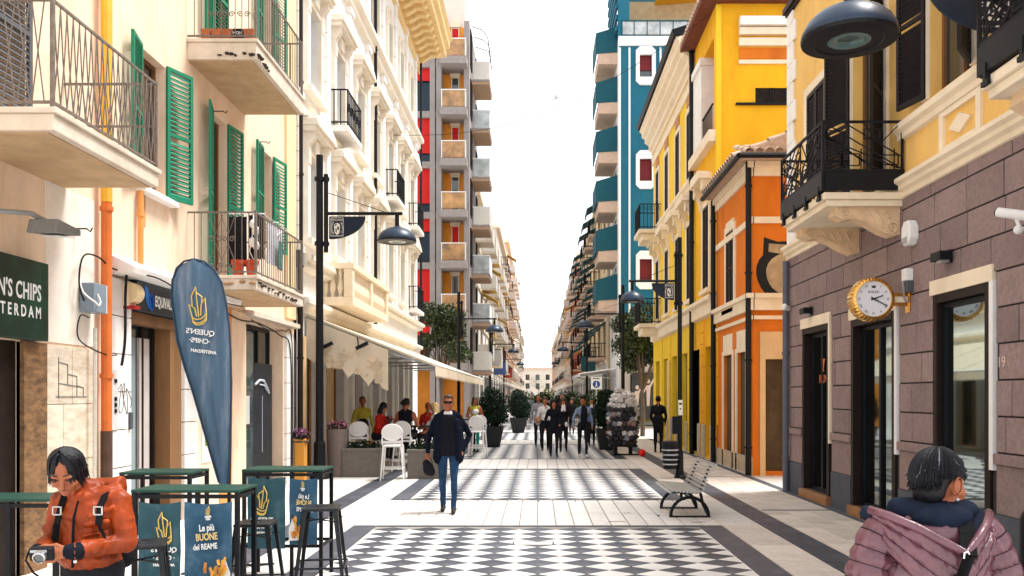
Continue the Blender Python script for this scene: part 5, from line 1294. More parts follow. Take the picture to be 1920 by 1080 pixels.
for (body, y, sz, x) in (("QUEEN'S", 624, .072, 380), ('·CHIPS·', 640, .066, 379), ('AMSTERDAM', 660, .044, 386)):
    text(body, sz, ltr, t, ((x-1008)*k, 8.44, 1.75+(742-y)*k), 0, mirror=True, bold=.0015, tilt=R(7))

# ============================================================ HIGH TABLES, STOOLS
def high_table(x0, x1, y0, y1, h, label, mid=False, low=None):
    t = thing('high_table', label, 'table', ((x0+x1)/2, (y0+y1)/2, 0), 'high tables of the chip shop')
    MB().box(x0-.02, x1+.02, y0-.02, y1+.02, h-.022, h).build('table_top', greend, t, bevel=.006)
    for (x, y) in ((x0, y0), (x1, y0), (x0, y1), (x1, y1)): MB().box(x-.016, x+.016, y-.016, y+.016, 0, h-.023).build('leg', black, t)
    if mid: MB().box((x0+x1)/2+.07, (x0+x1)/2+.1, y0-.015, y0+.015, 0, h-.023).build('leg', black, t)
    b = MB()
    for z in (h-.05,)+((low,) if low else ()):
        b.box(x0+.016, x1-.016, y0-.012, y0+.012, z-.014, z+.014); b.box(x0+.016, x1-.016, y1-.012, y1+.012, z-.014, z+.014)
        b.box(x0-.012, x0+.012, y0+.016, y1-.016, z-.014, z+.014); b.box(x1-.012, x1+.012, y0+.016, y1-.016, z-.014, z+.014)
    b.build('frame', black, t); return t
high_table(-2.90, -2.16, 6.14, 6.5, 1.075, 'high black framed table with two hanging banners, nearest the woman in orange', True, .32)
high_table(-2.75, -2.03, 8.0, 8.4, 1.06, 'high table with banners farthest to the right, behind the free standing stool', True, .34)
high_table(-3.75, -3.14, 7.7, 8.1, 1.06, 'high table without banners standing between the wall and the feather flag', False, None)
high_table(-4.15, -3.33, 5.9, 6.25, 1.04, 'high green topped table at the left edge behind the woman in orange', True, None)
Q = PF(6.12); g = 'banners hung on the high tables'
t = cloth_banner('table_banner', 'teal banner with gold crown and back to front lettering, left one behind the nearest stool', Q, -2.86, -2.56, .36, .99, bteal, g, 1); crown_banner(t, Q, -2.67, .99, .57, True)
t = cloth_banner('table_banner', 'blue banner with an Italian slogan and golden fries on the nearest high table', Q, -2.53, -2.19, .30, .99, bblue, g, 2); slogan_banner(t, Q, -2.355, .99, .5, False, 3)
Q = PF(7.98)
t = cloth_banner('table_banner', 'teal banner with readable gold crown and white lettering on the far high table', Q, -2.71, -2.36, .32, .99, bteal, g, 3); crown_banner(t, Q, -2.57, .99, .66, False)
t = cloth_banner('table_banner', 'blue banner with reversed slogan and fries, rightmost behind the stool', Q, -2.32, -2.06, .36, .98, bblue, g, 4); slogan_banner(t, Q, -2.19, .98, .46, True, 8)
gun = M('gunmetal stool paint', (.016, .018, .022), .34, .25, 12, .05, metal=.2)
def stool():
    t = thing('bar_stool', '', 'stool', (0, 0, 0), 'metal stools by the high tables'); h = .80; a = .155; w_ = .225
    b = MB(); b.box(-a, a, -a, a, h-.03, h); b.build('seat', gun, t, bevel=.014)
    b = MB(); b.tube([(.045*math.cos(q), .045*math.sin(q), h+.001) for q in np.linspace(0, 6.28, 13)[:-1]], .004, 4, True); b.build('hand_hole', black, t)
    for sx in (-1, 1):
        for sy in (-1, 1):
            q = MB(); tx, ty, bx, by = sx*(a-.008), sy*(a-.008), sx*w_, sy*w_; k = .042; k2 = .022
            for (ex, ey) in ((1, 0), (0, 1)):
                q.add([(tx, ty, h-.02), (tx-sx*k*ex, ty-sy*k*ey, h-.02), (bx-sx*k2*ex, by-sy*k2*ey, .012), (bx, by, .012),
                       (tx-sx*.006*ey, ty-sy*.006*ex, h-.02), (tx-sx*(k*ex+.006*ey), ty-sy*(k*ey+.006*ex), h-.02), (bx-sx*(k2*ex+.006*ey), by-sy*(k2*ey+.006*ex), .012), (bx-sx*.006*ey, by-sy*.006*ex, .012)],
                      [(0, 1, 2, 3), (4, 7, 6, 5), (0, 3, 7, 4), (1, 5, 6, 2), (0, 4, 5, 1), (3, 2, 6, 7)])
            lg = q.build('leg', gun, t); MB().box(bx-.018, bx+.018, by-.018, by+.018, 0, .02).build('rubber_foot', black, lg)
    b = MB(); r = .196
    for z, r in ((.30, .198), ): 
        for (p, q) in (((-r, -r), (r, -r)), ((r, -r), (r, r)), ((r, r), (-r, r)), ((-r, r), (-r, -r))): b.bar((*p, z), (*q, z), .022, .014)
    b.build('foot_rail', gun, t)
    b = MB(); r = .158; b.bar((-r, -r, h-.11), (r, r, h-.115), .02, .008); b.bar((-r, r, h-.12), (r, -r, h-.12), .02, .008); b.build('cross_brace', gun, t)
    return t
st = stool(); place(st, -1.86, 7.35, 0, R(8), 'dark metal bar stool standing free on the patterned paving, rightmost of the stools')
c = copy_tree(st); place(c, -2.25, 6.82, 0, R(4), 'dark metal bar stool right of the slogan banner, cut off by the lower edge', .93)
c = copy_tree(st); place(c, -2.58, 5.55, 0, R(20), 'dark metal bar stool before the left teal banner beside the woman in orange')

# ============================================================ STREET LAMPS
lens_m = M('lamp lens', (.07, .14, .14), .15, .1, 3, 0, ior=1.6); dome_m = M('blue grey lamp enamel', (.018, .036, .068), .36, .2, 6, .05)
crest_w = M('pale crest print', (.75, .72, .68), .6, .1, 8, 0)
def lamp(detail=True):
    """local: main pole at the origin, arm along +X"""
    t = thing('street_lamp', '', 'street lamp', (0, 0, 0), 'street lamps with hanging dish shades')
    MB().tube([(0, 0, 0), (0, 0, 6.78)], [.085, .07], 14).build('pole', black, t)
    MB().lathe([(.20, 0), (.20, .06), (.15, .10), (.125, .3), (.12, .75), (.1, .8)], 16).build('base', black, t)
    b = MB(); b.tube([(.135, 0, 4.75), (.135, 0, 6.38)], .048, 12)
    for z in (4.93, 6.28): b.box(-.10, .20, -.035, .035, z-.035, z+.035); b.tube([(0, 0, z-.04), (0, 0, z+.04)], .10, 14); b.tube([(.135, 0, z-.04), (.135, 0, z+.04)], .065, 12)
    b.build('side_pole', black, t)
    MB().tube([(.135, 0, 5.56), (1.73, 0, 5.56)], .035, 10).build('arm', black, t)
    MB().tube([(.16, 0, 6.0), (1.4, 0, 5.58)], .008, 5).build('stay_wire', black, t)
    MB().tube([(1.62, 0, 5.54), (1.62, 0, 5.27)], .045, 10).build('stem', black, t)
    s = MB().lathe([(.03, 5.30), (.07, 5.285), (.10, 5.27), (.19, 5.245), (.29, 5.19), (.36, 5.12), (.395, 5.05), (.405, 5.02), (.40, 4.99), (.385, 4.975), (.29, 4.965), (.28, 4.975), (.285, 5.0), (.03, 5.01)], 32, (1.62, 0, 0)).build('lamp_shade', dome_m, t, smooth=True)
    MB().lathe([(.27, 4.985), (.2, 4.965), (.01, 4.955), (.01, 4.99)], 24, (1.62, 0, 0)).build('lens', lens_m, s, smooth=True)
    MB().lathe([(.40, 4.996), (.408, 4.99), (.40, 4.962), (.29, 4.955), (.28, 4.964)], 32, (1.62, 0, 0)).build('rim', black, s)
    if detail:
        Q = PF(0); pl = [(.20, 5.50)]+[(.20+.76*math.sin(a), 5.50-.48*math.cos(a)*1.0+.0) for a in np.linspace(R(90), 0, 12)]
        MB().prism(pl, Q, -.008, .008).build('plate', navyb, t)
        for sd in (1, -1):
            Qs = (lambda u, z, d: (u, -.009-d, z)) if sd == 1 else (lambda u, z, d: (u, .009+d, z))
            b = MB(); x0, x1, z0, z1 = .235, .50, 5.085, 5.475
            for (a, c, e, f) in ((x0, x1, z1-.008, z1), (x0, x1, z0, z0+.012), (x0, x0+.008, z0, z1), (x1-.008, x1, z0, z1)): b.pbox(Qs, a, c, e, f, 0, .003)
            rr = random.Random(2)
            for k in range(17):
                f = k/16; bx = .30-.045*math.sin(f*3.14); zz = 5.12+.25*f
                for (cx_, sg_) in ((bx-.01, 1), (.735-bx+.01, -1)):
                    a = rr.uniform(-.6, .6)+(.8 if k % 2 else -.8)*sg_; l = .034
                    b.prism([(cx_, zz), (cx_+l*.5*math.sin(a)+.010, zz+l*.5*math.cos(a)), (cx_+l*math.sin(a), zz+l*math.cos(a)), (cx_+l*.5*math.sin(a)-.010, zz+l*.5*math.cos(a))], Qs, 0, .003)
            b.prism([(.32, 5.15), (.3675, 5.11), (.415, 5.15), (.43, 5.27), (.42, 5.34), (.3675, 5.365), (.315, 5.34), (.305, 5.27)], Qs, 0, .0025)
            b.build('crest', crest_w, t)
            b = MB(); b.prism([(.335, 5.17), (.36, 5.15), (.36, 5.25), (.335, 5.25)], Qs, .0026, .005); b.prism([(.375, 5.22), (.40, 5.2), (.41, 5.28), (.375, 5.3)], Qs, .0026, .005); b.prism([(.33, 5.29), (.37, 5.34), (.35, 5.35), (.32, 5.32)], Qs, .0026, .005); b.build('crest_mark', navyb, t)
            inst('lettering', text_mesh('PESCARA', .058, crest_w, spacing=1.05), t, Qs(.3675, 5.425, .001), (R(90), 0, 0 if sd == 1 else R(180)))
    return t
l0 = lamp(); place(l0, -4.56, 17.85, 0, 0, 'tall black street lamp with city crest plate in front of the white palazzo')
l1 = copy_tree(l0); place(l1, 4.20, 7.2, 0, R(180), 'nearest street lamp, its blue dish shade hanging at the upper right')
l1.scale = (.97, .97, .955)
l2 = copy_tree(l0); place(l2, 3.0, 18.0, 0, R(180), 'black street lamp on the right with a white sticker and litter bin', .76); l2.scale = (.62, .62, .75)
lf = lamp(False)
for i, (x, y, rz, s, l) in enumerate(((-3.05, 33, 0, .85, 'street lamp in front of the left street tree'), (-3.0, 54, 0, .9, 'street lamp on the left beyond the first potted shrub'), (-3.0, 76, 0, .9, 'far street lamp on the left, second beyond the trees'),
                                      (3.1, 31, R(180), .85, 'street lamp on the right before the teal building'), (3.0, 52, R(180), .9, 'street lamp on the right below the teal awnings'), (3.0, 74, R(180), .9, 'far street lamp on the right, beyond the teal building'))):
    c = lf if i == 0 else copy_tree(lf); place(c, x, y, 0, rz, l, s)
t = thing('sticker', 'small white notice stuck on the black lamp pole above the litter bin', 'sticker', (3, 17.9, 1.4)); MB().box(2.955, 3.045, 17.92, 17.925, 1.34, 1.66).build('sheet', white, t); b = MB(); b.box(2.97, 3.03, 17.917, 17.9195, 1.56, 1.6); b.box(2.985, 3.015, 17.917, 17.9195, 1.46, 1.49); b.build('print', ink, t)
t = thing('litter_bin', 'black metal litter bin fixed to the right street lamp pole behind the bench', 'bin', (2.84, 17.9, .2))
b = MB(); b.lathe([(.13, .22), (.145, .26), (.175, .72), (.16, .72), (.13, .27)], 18, (2.78, 17.9, 0)); b.build('basket', black, t)
b = MB()
for z in (.30, .4, .5, .6): b.lathe([(.15+.03*(z-.25)/.45, z), (.165+.03*(z-.25)/.45, z+.01), (.155+.03*(z-.25)/.45, z+.03)], 18, (2.78, 17.9, 0))
b.build('band', steel, t); b = MB(); b.lathe([(.18, .72), (.185, .75), (.17, .79), (.12, .8), (.11, .78)], 18, (2.78, 17.9, 0)); b.box(2.93, 3.0, 17.86, 17.94, .4, .7); b.box(2.82, 2.98, 17.8, 17.9, .95, 1.32); b.build('lid', black, t)

# ============================================================ BENCH
t = thing('bench', 'steel slatted bench with curved black legs facing the patterned paving', 'bench', (2.1, 12.7, 0))
bs = M('bench steel', (.50, .50, .49), .35, .1, 10, .05, metal=.4); L0, L1 = 11.95, 13.35
prof = [(1.86, .395)]+[(1.90+.05*i, .415-.004*i) for i in range(8)]+[(2.295, .40), (2.33, .45), (2.35, .505), (2.37, .56), (2.39, .615), (2.41, .67), (2.43, .725), (2.46, .765), (2.50, .775)]
sl = MB().box(-.016, .016, 0, L1-L0, -.012, .012).mesh('slat', bs)
for i, (x, z) in enumerate(prof): inst('slat', sl, t, (x, L0, z), (0, R(-70) if 9 <= i < 16 else 0, 0))
for y in (12.18, 13.12):
    b = MB(); arc = [(2.17-.27*math.cos(a), y, .03+.27*math.sin(a)) for a in np.linspace(0, math.pi, 15)]; b.tube(arc, .024, 8); b.bar((1.88, y, .02), (2.46, y, .02), .045, .035); b.build('leg', black, t)
    b = MB(); b.tube([(1.86, y, .375), (2.1, y, .37), (2.27, y, .365), (2.33, y, .42), (2.385, y, .56), (2.445, y, .73), (2.5, y, .75)], .018, 8); b.bar((2.05, y, .30), (2.05, y, .37), .04); b.tube([(2.44, y, .04), (2.36, y, .2), (2.32, y, .38)], .022, 8); b.build('side_frame', black, t)
MB().tube([(2.17, 12.18, .30), (2.17, 13.12, .30)], .016, 8).build('stretcher', black, t)

# ============================================================ CAFE: AWNING, PLANTERS, CHAIRS
t = thing('cafe_awning', 'long beige cafe awning sloping out from the ground floor of the white palazzo', 'awning', (-5, 26, 0))
aw = M('beige awning canvas', (.62, .53, .40), .85, .08, 3, .1); awp = M('faded ochre print', (.56, .45, .31), .85, .3, 3, .1)
for i in range(6):
    y0 = 18.3+i*2.65; b = MB(); b.prism([(-4.95, 3.5), (-2.2, 2.42), (-2.2, 2.38), (-4.95, 3.45)], PF(y0+2.62), 0, 2.6); b.build('canopy', aw, t)
    b = MB(); n = 14
    for q in range(n):
        ya, yb = y0+.02+2.6*q/n, y0+.02+2.6*(q+1)/n
        b.add([(-2.2, ya, 2.42), (-2.2, yb, 2.42), (-2.19, yb, 2.2), (-2.19, (ya+yb)/2, 2.14), (-2.19, ya, 2.2)], [(0, 1, 2, 3, 4)])
    b.build('valance', aw, t)
    MB().tube([(-2.22, y0, 2.42), (-2.22, y0+2.6, 2.42)], .035, 6).build('front_bar', whitest, t)
    for y in (y0+.1, y0+2.5): MB().tube([(-4.95, y, 2.75), (-3.6, y, 2.78), (-2.25, y, 2.42)], .022, 6).build('folding_arm', steel, t)
b = MB(); n = 12
for q in range(n):
    xa, xb = -4.95+1.75*q/n, -4.95+1.75*(q+1)/n; za = 3.42-.393*(xa+4.95); zb = 3.42-.393*(xb+4.95); d = .85+.12*math.sin(q*2.3); d2 = .85+.12*math.sin((q+1)*2.3)
    b.add([(xa, 18.28, za), (xb, 18.28, zb), (xb, 18.28, zb-d2*.95), (xa, 18.28, za-d)], [(0, 1, 2, 3)])
b.build('side_curtain', aw, t); b = MB(); rr = random.Random(5)
for q in range(30):
    x = rr.uniform(-4.6, -3.35); z = 3.42-.393*(x+4.95)-rr.uniform(.3, .8); r = rr.uniform(.03, .11); b.prism([(x+r*math.cos(a), z+r*.8*math.sin(a)) for a in np.linspace(0, 6.28, 8)[:-1]], PF(18.275), 0, .004+.0006*q)
b.build('printed_pattern', awp, t)
for x in (-4.5, -3.75):
    o = tag(MB().bar((x-.1, 18.1, 2.75), (x+.15, 18.1, 2.87), .1, .07).tube([(x-.05, 18.1, 2.78), (x-.1, 18.25, 3.0)], .015, 5).build('heater', black), 'black heater lamp hung under the near end of the cafe awning, '+('on the wall side' if x < -4 else 'on the street side'), 'heater', 'heater lamps under the cafe awning')
taupe = M('taupe planter', (.17, .135, .12), .75, .12, 8, .2, c2=(.28, .17, .11), amt=.4, scale2=2)
greyp = M('grey brown planter', (.16, .14, .12), .85, .12, 12, .25)
flw = {'purple': M('purple flower', (.30, .10, .22), .7, .3, 5, 0, isl=.5), 'pink': M('dusty pink flower', (.42, .17, .20), .7, .3, 5, 0, isl=.5), 'white': M('white flower', (.75, .7, .68), .7, .1, 5, 0), 'red': M('red orange flower', (.6, .12, .04), .7, .2, 5, 0)}
def flower_tub(name, label, mb_, m, x, y, ztop, rx, ry, fl_, n=160, group=None):
    t = thing(name, label, 'planter', (x, y, 0), group); mb_.build('tub', m, t, off=(0, 0, 0), bevel=.012)
    MB().ell((0, 0, ztop-.05), (rx*.9, ry*.9, .06), 12, 6).build('soil', bark, t, off=(0, 0, 0))
    leaves('foliage', [(0, 0, ztop+.05, rx, ry, .11)], n, .07, leafd, t, .3)
    for i, (k, q) in enumerate(fl_): leaves('flowers', [(0, 0, ztop+.10, rx*.95, ry*.95, .11)], q, .055, flw[k], t, .6)
    return t
flower_tub('round_planter', 'tall round taupe planter with purple flowers beside the lamp post', MB().lathe([(.13, 0), (.20, .02), (.235, 1.02), (.225, 1.04), (.20, 1.03), (.19, .95)], 24), taupe, -4.30, 18.35, 1.02, .22, .22, [('pink', 150), ('purple', 60)])
flower_tub('box_planter', 'long grey brown planter box with red flowers in front of the cafe, left one', MB().box(-.40, .40, -.19, .19, 0, .62).box(-.42, .42, -.21, .21, .57, .63), greyp, -3.76, 18.35, .62, .38, .16, [('red', 14), ('white', 10)], 420, 'planter boxes of the cafe')
flower_tub('box_planter', 'grey brown planter box half hidden behind the walking man', MB().box(-.40, .40, -.19, .19, 0, .62).box(-.42, .42, -.21, .21, .57, .63), greyp, -2.32, 18.0, .62, .38, .16, [('white', 16), ('purple', 10)], 420, 'planter boxes of the cafe')
flower_tub('flower_stand', 'narrow orange stand with purple flowers at the end of the peach house', MB().box(-.10, .10, -.12, .12, 0, .84).box(-.13, .13, -.14, .14, .84, .88), M('orange board', (.62, .27, .04), .8, .1, 4), -4.80, 17.3, .88, .19, .17, [('purple', 120)])
flower_tub('round_planter', 'round grey planter with dusty pink flowers deep under the cafe awning', MB().lathe([(.15, 0), (.22, .02), (.25, 1.0), (.22, 1.0)], 20), taupe, -4.20, 23.6, 1.0, .24, .24, [('pink', 160)])
pw = M('white polycarbonate', (.82, .81, .80), .3, .03, 5, 0)
def cafe_chair():
    """oval-backed bar chair, back towards -Y"""
    t = thing('cafe_chair', '', 'chair', (0, 0, 0), 'white oval backed bar chairs at the cafe')
    MB().box(-.20, .20, -.19, .21, .70, .735).build('seat', pw, t, bevel=.02)
    b = MB(); n = 24
    for r, d in ((1, 0),):
        vs = [(.205*math.cos(a), -.20-.03*(1-abs(math.cos(a))), 1.0+.165*math.sin(a)) for a in np.linspace(0, 6.283, n, endpoint=False)]
        b.add(vs+[(x, y+.022, z) for x, y, z in vs], [tuple(range(n)), tuple(range(n, 2*n))]+[(i, (i+1) % n, n+(i+1) % n, n+i) for i in range(n)])
    b.tube([(.205*math.cos(a), -.205, 1.0+.165*math.sin(a)) for a in np.linspace(0, 6.283, 25)[:-1]], .016, 6, True); b.build('backrest', pw, t)
    b = MB()
    for s in (-1, 1): b.tube([(s*.19, -.19, .72), (s*.205, -.20, .82), (s*.19, -.21, .94)], .018, 6)
    b.bar((-.19, -.19, .80), (.19, -.19, .80), .03, .05); b.build('back_frame', pw, t)
    for sx in (-1, 1):
        for sy in (-1, 1): MB().tube([(sx*.18, sy*.18, .71), (sx*.235, sy*.235, 0)], [.022, .014], 8).build('leg', pw, t)
    b = MB(); r = .214
    for (p, q) in (((-r, -r), (r, -r)), ((r, -r), (r, r)), ((r, r), (-r, r)), ((-r, r), (-r, -r))): b.bar((*p, .26), (*q, .26), .022)
    b.build('foot_rail', pw, t); return t
ch = cafe_chair()
spots = [(-2.98, 17.6, 4, 'white bar chair with its oval back to us between the two planter boxes'), (-4.05, 19.3, 12, 'white bar chair with oval back behind the left planter box'), (-1.72, 24.5, -8, 'white bar chair right of the walking man, farther down the street'),
         (-3.55, 19.9, 85, 'white bar chair seen from the side behind the left planter box'), (-1.78, 25.6, 14, 'white bar chair just behind the one right of the walking man'), (-2.45, 20.7, 200, 'white bar chair under the blonde woman')]
for i, (x, y, a, l) in enumerate(spots): c = ch if i == 0 else copy_tree(ch); place(c, x, y, 0, R(a), l)
def cafe_table(x, y, l):
    t = thing('cafe_table', l, 'table', (x, y, 0), 'high tables of the cafe'); MB().lathe([(.36, 1.0), (.37, 1.01), (.37, 1.03), (.3, 1.035)], 24).build('table_top', black, t, off=(0, 0, 0)); MB().tube([(0, 0, .02), (0, 0, 1.0)], .035, 10).build('post', black, t, off=(0, 0, 0)); MB().lathe([(.25, 0), (.25, .015), (.05, .04)], 20).build('foot', black, t, off=(0, 0, 0))
cafe_table(-2.95, 20.5, 'dark high round cafe table with a white cup between the seated people'); cafe_table(-1.95, 26.4, 'dark high round cafe table beside the far white chairs')
o = tag(MB().lathe([(.03, 1.036), (.042, 1.16), (.04, 1.17), (.03, 1.05)], 14, (-2.9, 20.3, 0)).build('cup', white), 'tall white cup standing on the dark cafe table', 'cup')

# ============================================================ TREES, SHRUBS
def street_tree(x, y, label, crown, h, n, m, seed):
    rr = random.Random(seed); t = thing('street_tree', label, 'tree', (x, y, 0), 'trees in the cross street')
    b = MB(); pts = [(0, 0, 0), (.03, .02, h*.4), (-.02, 0, h*.75), (.05, .02, h)]; b.tube(pts, [.11, .085, .075, .06], 8)
    for c in crown: b.tube([pts[2], ((pts[3][0]+c[0])/2+rr.uniform(-.1, .1), c[1]/2, (h+c[2])/2), (c[0], c[1], c[2]+c[5]*.3)], [.05, .03, .012], 6)
    b.build('trunk', bark, t, off=(0, 0, 0)); leaves('crown', crown, n, .15, m, t, .45)
rr = random.Random(9)
def clump(cx_, cz, rx, rz, k, seed):
    q = random.Random(seed); return [(cx_+q.uniform(-1, 1)*rx, q.uniform(-1, 1)*rx*.8, cz+q.uniform(-1, 1)*rz, q.uniform(.4, .75), q.uniform(.4, .75), q.uniform(.35, .6)) for _ in range(k)]
olive = M('olive leaf', (.045, .065, .02), .55, .25, 3, 0, isl=.55)
street_tree(-4.35, 38.5, 'street tree with a loose dark crown beyond the cafe awning on the left', clump(.0, 4.55, 1.0, 1.1, 13, 3), 3.0, 6500, olive, 1)
street_tree(4.55, 37.0, 'street tree with a forked pale trunk in front of the teal building', clump(.1, 4.3, .9, 1.4, 13, 8), 2.6, 6500, olive, 2)
street_tree(.35, 300, 'green tree standing at the far end of the street', [(q[0]*3, q[1]*3, q[2]*1.6, q[3]*3, q[4]*3, q[5]*3) for q in clump(0, 4, 1, 1.2, 12, 5)], 5, 1500, leaf, 3)
t = thing('yellow_shrub', 'bright yellow green shrub far down the middle of the street', 'shrub', (.8, 110, 0)); leaves('foliage', [(0, 0, 1.2, 1.2, 1, 1.0), (.6, 0, 2.0, .8, .8, .8)], 700, .25, leafy, t); MB().tube([(0, 0, 0), (0, 0, 1.5)], .1, 6).build('trunk', bark, t, off=(0, 0, 0))
blackpot = M('black planter', (.014, .016, .018), .5, .2, 6, .05)
def shrub_pot(x, y, s, label):
    t = thing('potted_shrub', label, 'potted shrub', (x, y, 0), 'clipped shrubs in black pots')
    b = MB(); k = .40*s; k2 = .26*s; h = .72*s
    b.add([(-k2, -k2, 0), (k2, -k2, 0), (k2, k2, 0), (-k2, k2, 0), (-k, -k, h), (k, -k, h), (k, k, h), (-k, k, h), (-k*.88, -k*.88, h), (k*.88, -k*.88, h), (k*.88, k*.88, h), (-k*.88, k*.88, h), (-k*.85, -k*.85, h-.1), (k*.85, -k*.85, h-.1), (k*.85, k*.85, h-.1), (-k*.85, k*.85, h-.1)],
          [(3, 2, 1, 0)]+[(a+i, a+(i+1) % 4, a+4+(i+1) % 4, a+4+i) for a in (0, 4, 8) for i in range(4)]+[(12, 13, 14, 15)]); b.build('pot', blackpot, t, off=(0, 0, 0), bevel=.01)
    MB().tube([(0, 0, h-.1), (0, 0, h+.5*s)], .05, 6).build('stem', bark, t, off=(0, 0, 0))
    leaves('foliage', [(0, 0, h+.5*s, .52*s, .52*s, .48*s), (0, 0, h+.85*s, .44*s, .44*s, .45*s), (.1, 0, h+.3*s, .45*s, .45*s, .3*s), (-.05, 0, h+1.1*s, .28*s, .28*s, .25*s)]+[(.42*s*math.cos(q*2.4+x), .42*s*math.sin(q*2.4+x), h+(.25+.11*q)*s, .17*s, .17*s, .16*s) for q in range(7)], 4600, .075, leafd, t, .55)
shrub_pot(-1.55, 29, 1, 'large clipped dark shrub in a black square pot, left of the pedestrians'); shrub_pot(-.9, 40, 1, 'second clipped dark shrub farther down on the left side'); shrub_pot(2.25, 27.6, .95, 'clipped dark shrub in a black pot behind the stacked bag stand')
for i, (x, y, l) in enumerate(((-1.1, 62, 'far dark shrub left of the middle of the street'), (1.6, 58, 'far dark shrub behind the pedestrians'), (2.6, 66, 'far dark shrub below the right awnings'), (.2, 84, 'far dark shrub in the middle of the street'), (3.1, 50, 'dark shrub in front of the right shop fronts'))):
    t = thing('street_shrub', l, 'shrub', (x, y, 0), 'shrubs far down the street'); leaves('foliage', [(0, 0, .9, .9, .8, .8), (.3, 0, 1.5, .7, .7, .6), (-.4, .1, 1.2, .6, .6, .6)], 1400, .14, leafd if i % 2 else leaf, t, .6); MB().lathe([(.4, 0), (.55, .5), (.5, .5)], 12).build('pot', blackpot, t, off=(0, 0, 0))
# far awnings and a wire with an ornament
for i, (x, y, s, m, l) in enumerate(((-3.75, 64, -1, aw, 'pale far awning on the left behind the potted shrubs'), (-3.8, 90, -1, whitest, 'white far awning on the left'), (4.1, 69, 1, aw, 'beige far awning on the right behind the stand'), (4.1, 92, 1, whitest, 'white far awning on the right'), (4.2, 47.5, 1, whitest, 'flat white canopy over the teal building shops'), (4.3, 118, 1, M('brick red canvas', (.35, .08, .04), .85), 'brick red far awning on the right'), (-3.8, 114, -1, M('brick red canvas', (.35, .08, .04), .85), 'brick red far awning on the left'))):
    t = thing('shop_awning', l, 'awning', (x, y, 3), 'shop awnings down the street'); z2 = 2.4 if i != 4 else 3.0
    b = MB(); b.prism([(x+s*.1, 3.3), (x-s*1.9, z2), (x-s*1.9, z2-.18), (x-s*1.86, z2-.18), (x-s*1.86, z2-.04), (x+s*.1, 3.24)], PF(y+9), 0, 9); b.build('canopy', m, t)
    for q in (y+.2, y+8.8): MB().tube([(x, q, 2.7), (x-s*1.85, q, z2-.02)], .03, 5).build('arm', steel, t)
t = thing('overhead_wire', 'thin overhead wire with a small star ornament hanging across the street', 'wire', (0, 26, 10)); b = MB(); pts = []
for i in range(25): f = i/24; pts.append((-4.9+9.8*f, 29-6*f, 10.6+1.6*f-1.1*math.sin(math.pi*f)))
b.tube(pts, .008, 4); b.build('cable', black, t)
b = MB(); c = (.55, 25.6, 10.7)
for k in range(5): a = k*1.2566+.3; b.tube([c, (c[0]+.2*math.sin(a), c[1], c[2]+.2*math.cos(a))], [.02, .006], 5)
b.build('star_ornament', steel, t)
# pedestrian zone sign
t = thing('pedestrian_sign', 'small white sign with a blue disc and white walking figure on a thin pole', 'traffic sign', (2.72, 39.5, 0)); F = PF(39.5)
MB().tube([(2.72, 39.55, 0), (2.72, 39.55, 2.6)], .035, 8).build('pole', steel, t); MB().pbox(F, 2.47, 2.97, 2.05, 2.62, 0, .03).build('panel', white, t)
b = MB(); b.prism([(2.72+.17*math.cos(a), 2.28+.17*math.sin(a)) for a in np.linspace(0, 6.28, 25)[:-1]], F, .03, .035); b.build('blue_disc', M('sign blue', (.01, .06, .3), .4), t); b = MB(); b.pbox(F, 2.56, 2.88, 2.53, 2.57, .03, .034); b.build('print', ink, t)
b = MB(); b.prism([(2.72+.028*math.cos(a), 2.38+.028*math.sin(a)) for a in np.linspace(0, 6.28, 11)[:-1]], F, .036, .04); b.prism([(2.69, 2.34), (2.75, 2.34), (2.745, 2.25), (2.77, 2.16), (2.74, 2.16), (2.72, 2.23), (2.69, 2.16), (2.66, 2.16), (2.695, 2.25)], F, .036, .04); b.build('walking_figure', white, t)
# shop window mannequins behind the right tree
mq = M('pale mannequin', (.55, .42, .36), .5)
t = thing('shop_poster', 'dark shop window poster with pale dancing figures below the street tree on the right', 'poster', (5.6, 45.9, 1)); F = PF(45.9)
MB().pbox(F, 5.05, 6.95, .5, 3.0, 0, .04).build('backing', M('dark poster', (.03, .032, .04), .4, .4, 3, 0), t); b = MB()
for (x, s) in ((5.35, 1), (5.95, 1.15), (6.5, 1)):
    b.prism([(x-.08, 1.2), (x+.06, 1.2), (x+.12, 1.9*s), (x+.35, 2.3*s), (x+.3, 2.38*s), (x+.06, 2.02*s), (x-.1, 2.0*s), (x-.28, 1.7*s), (x-.22, 1.66*s), (x-.1, 1.85*s)], F, .04, .05); b.prism([(x+.1*math.cos(a), 2.2*s+.12*math.sin(a)) for a in np.linspace(0, 6.28, 10)[:-1]], F, .04, .052)
b.build('figure_print', mq, t)

# ============================================================ STAND WITH STACKED BAGS, BALL
t = thing('bag_stand', 'bulging stand covered in rows of small pale and dark bags on a black wheeled frame', 'market stand', (2.50, 25, 0))
b = MB()
for x in (2.28, 2.72): b.box(x-.05, x+.05, 24.9, 25.1, .05, .34); b.lathe([(.07, -.03), (.08, 0), (.07, .03)], 12, (x, 24.88, .08), 'x')
b.box(2.1, 2.9, 24.75, 25.25, .26, .32); b.box(2.2, 3.0, 24.86, 24.9, .02, .06); b.build('frame', black, t); MB().lathe([(.30, .32), (.36, .5), (.38, 1.1), (.30, 1.6), (.12, 1.82)], 18, (2.5, 25, 0)).build('core', blackpot, t)
bagm = [M('pale bag', (.60, .58, .56), .45, .25, 7, .2, obr=.2), M('dark bag', (.03, .03, .035), .5, .3, 7, .2, obr=.3), M('pink grey bag', (.34, .20, .19), .6, .25, 7, .2, obr=.2), M('grey blue bag', (.26, .28, .34), .6, .25, 7, .2, obr=.2)]
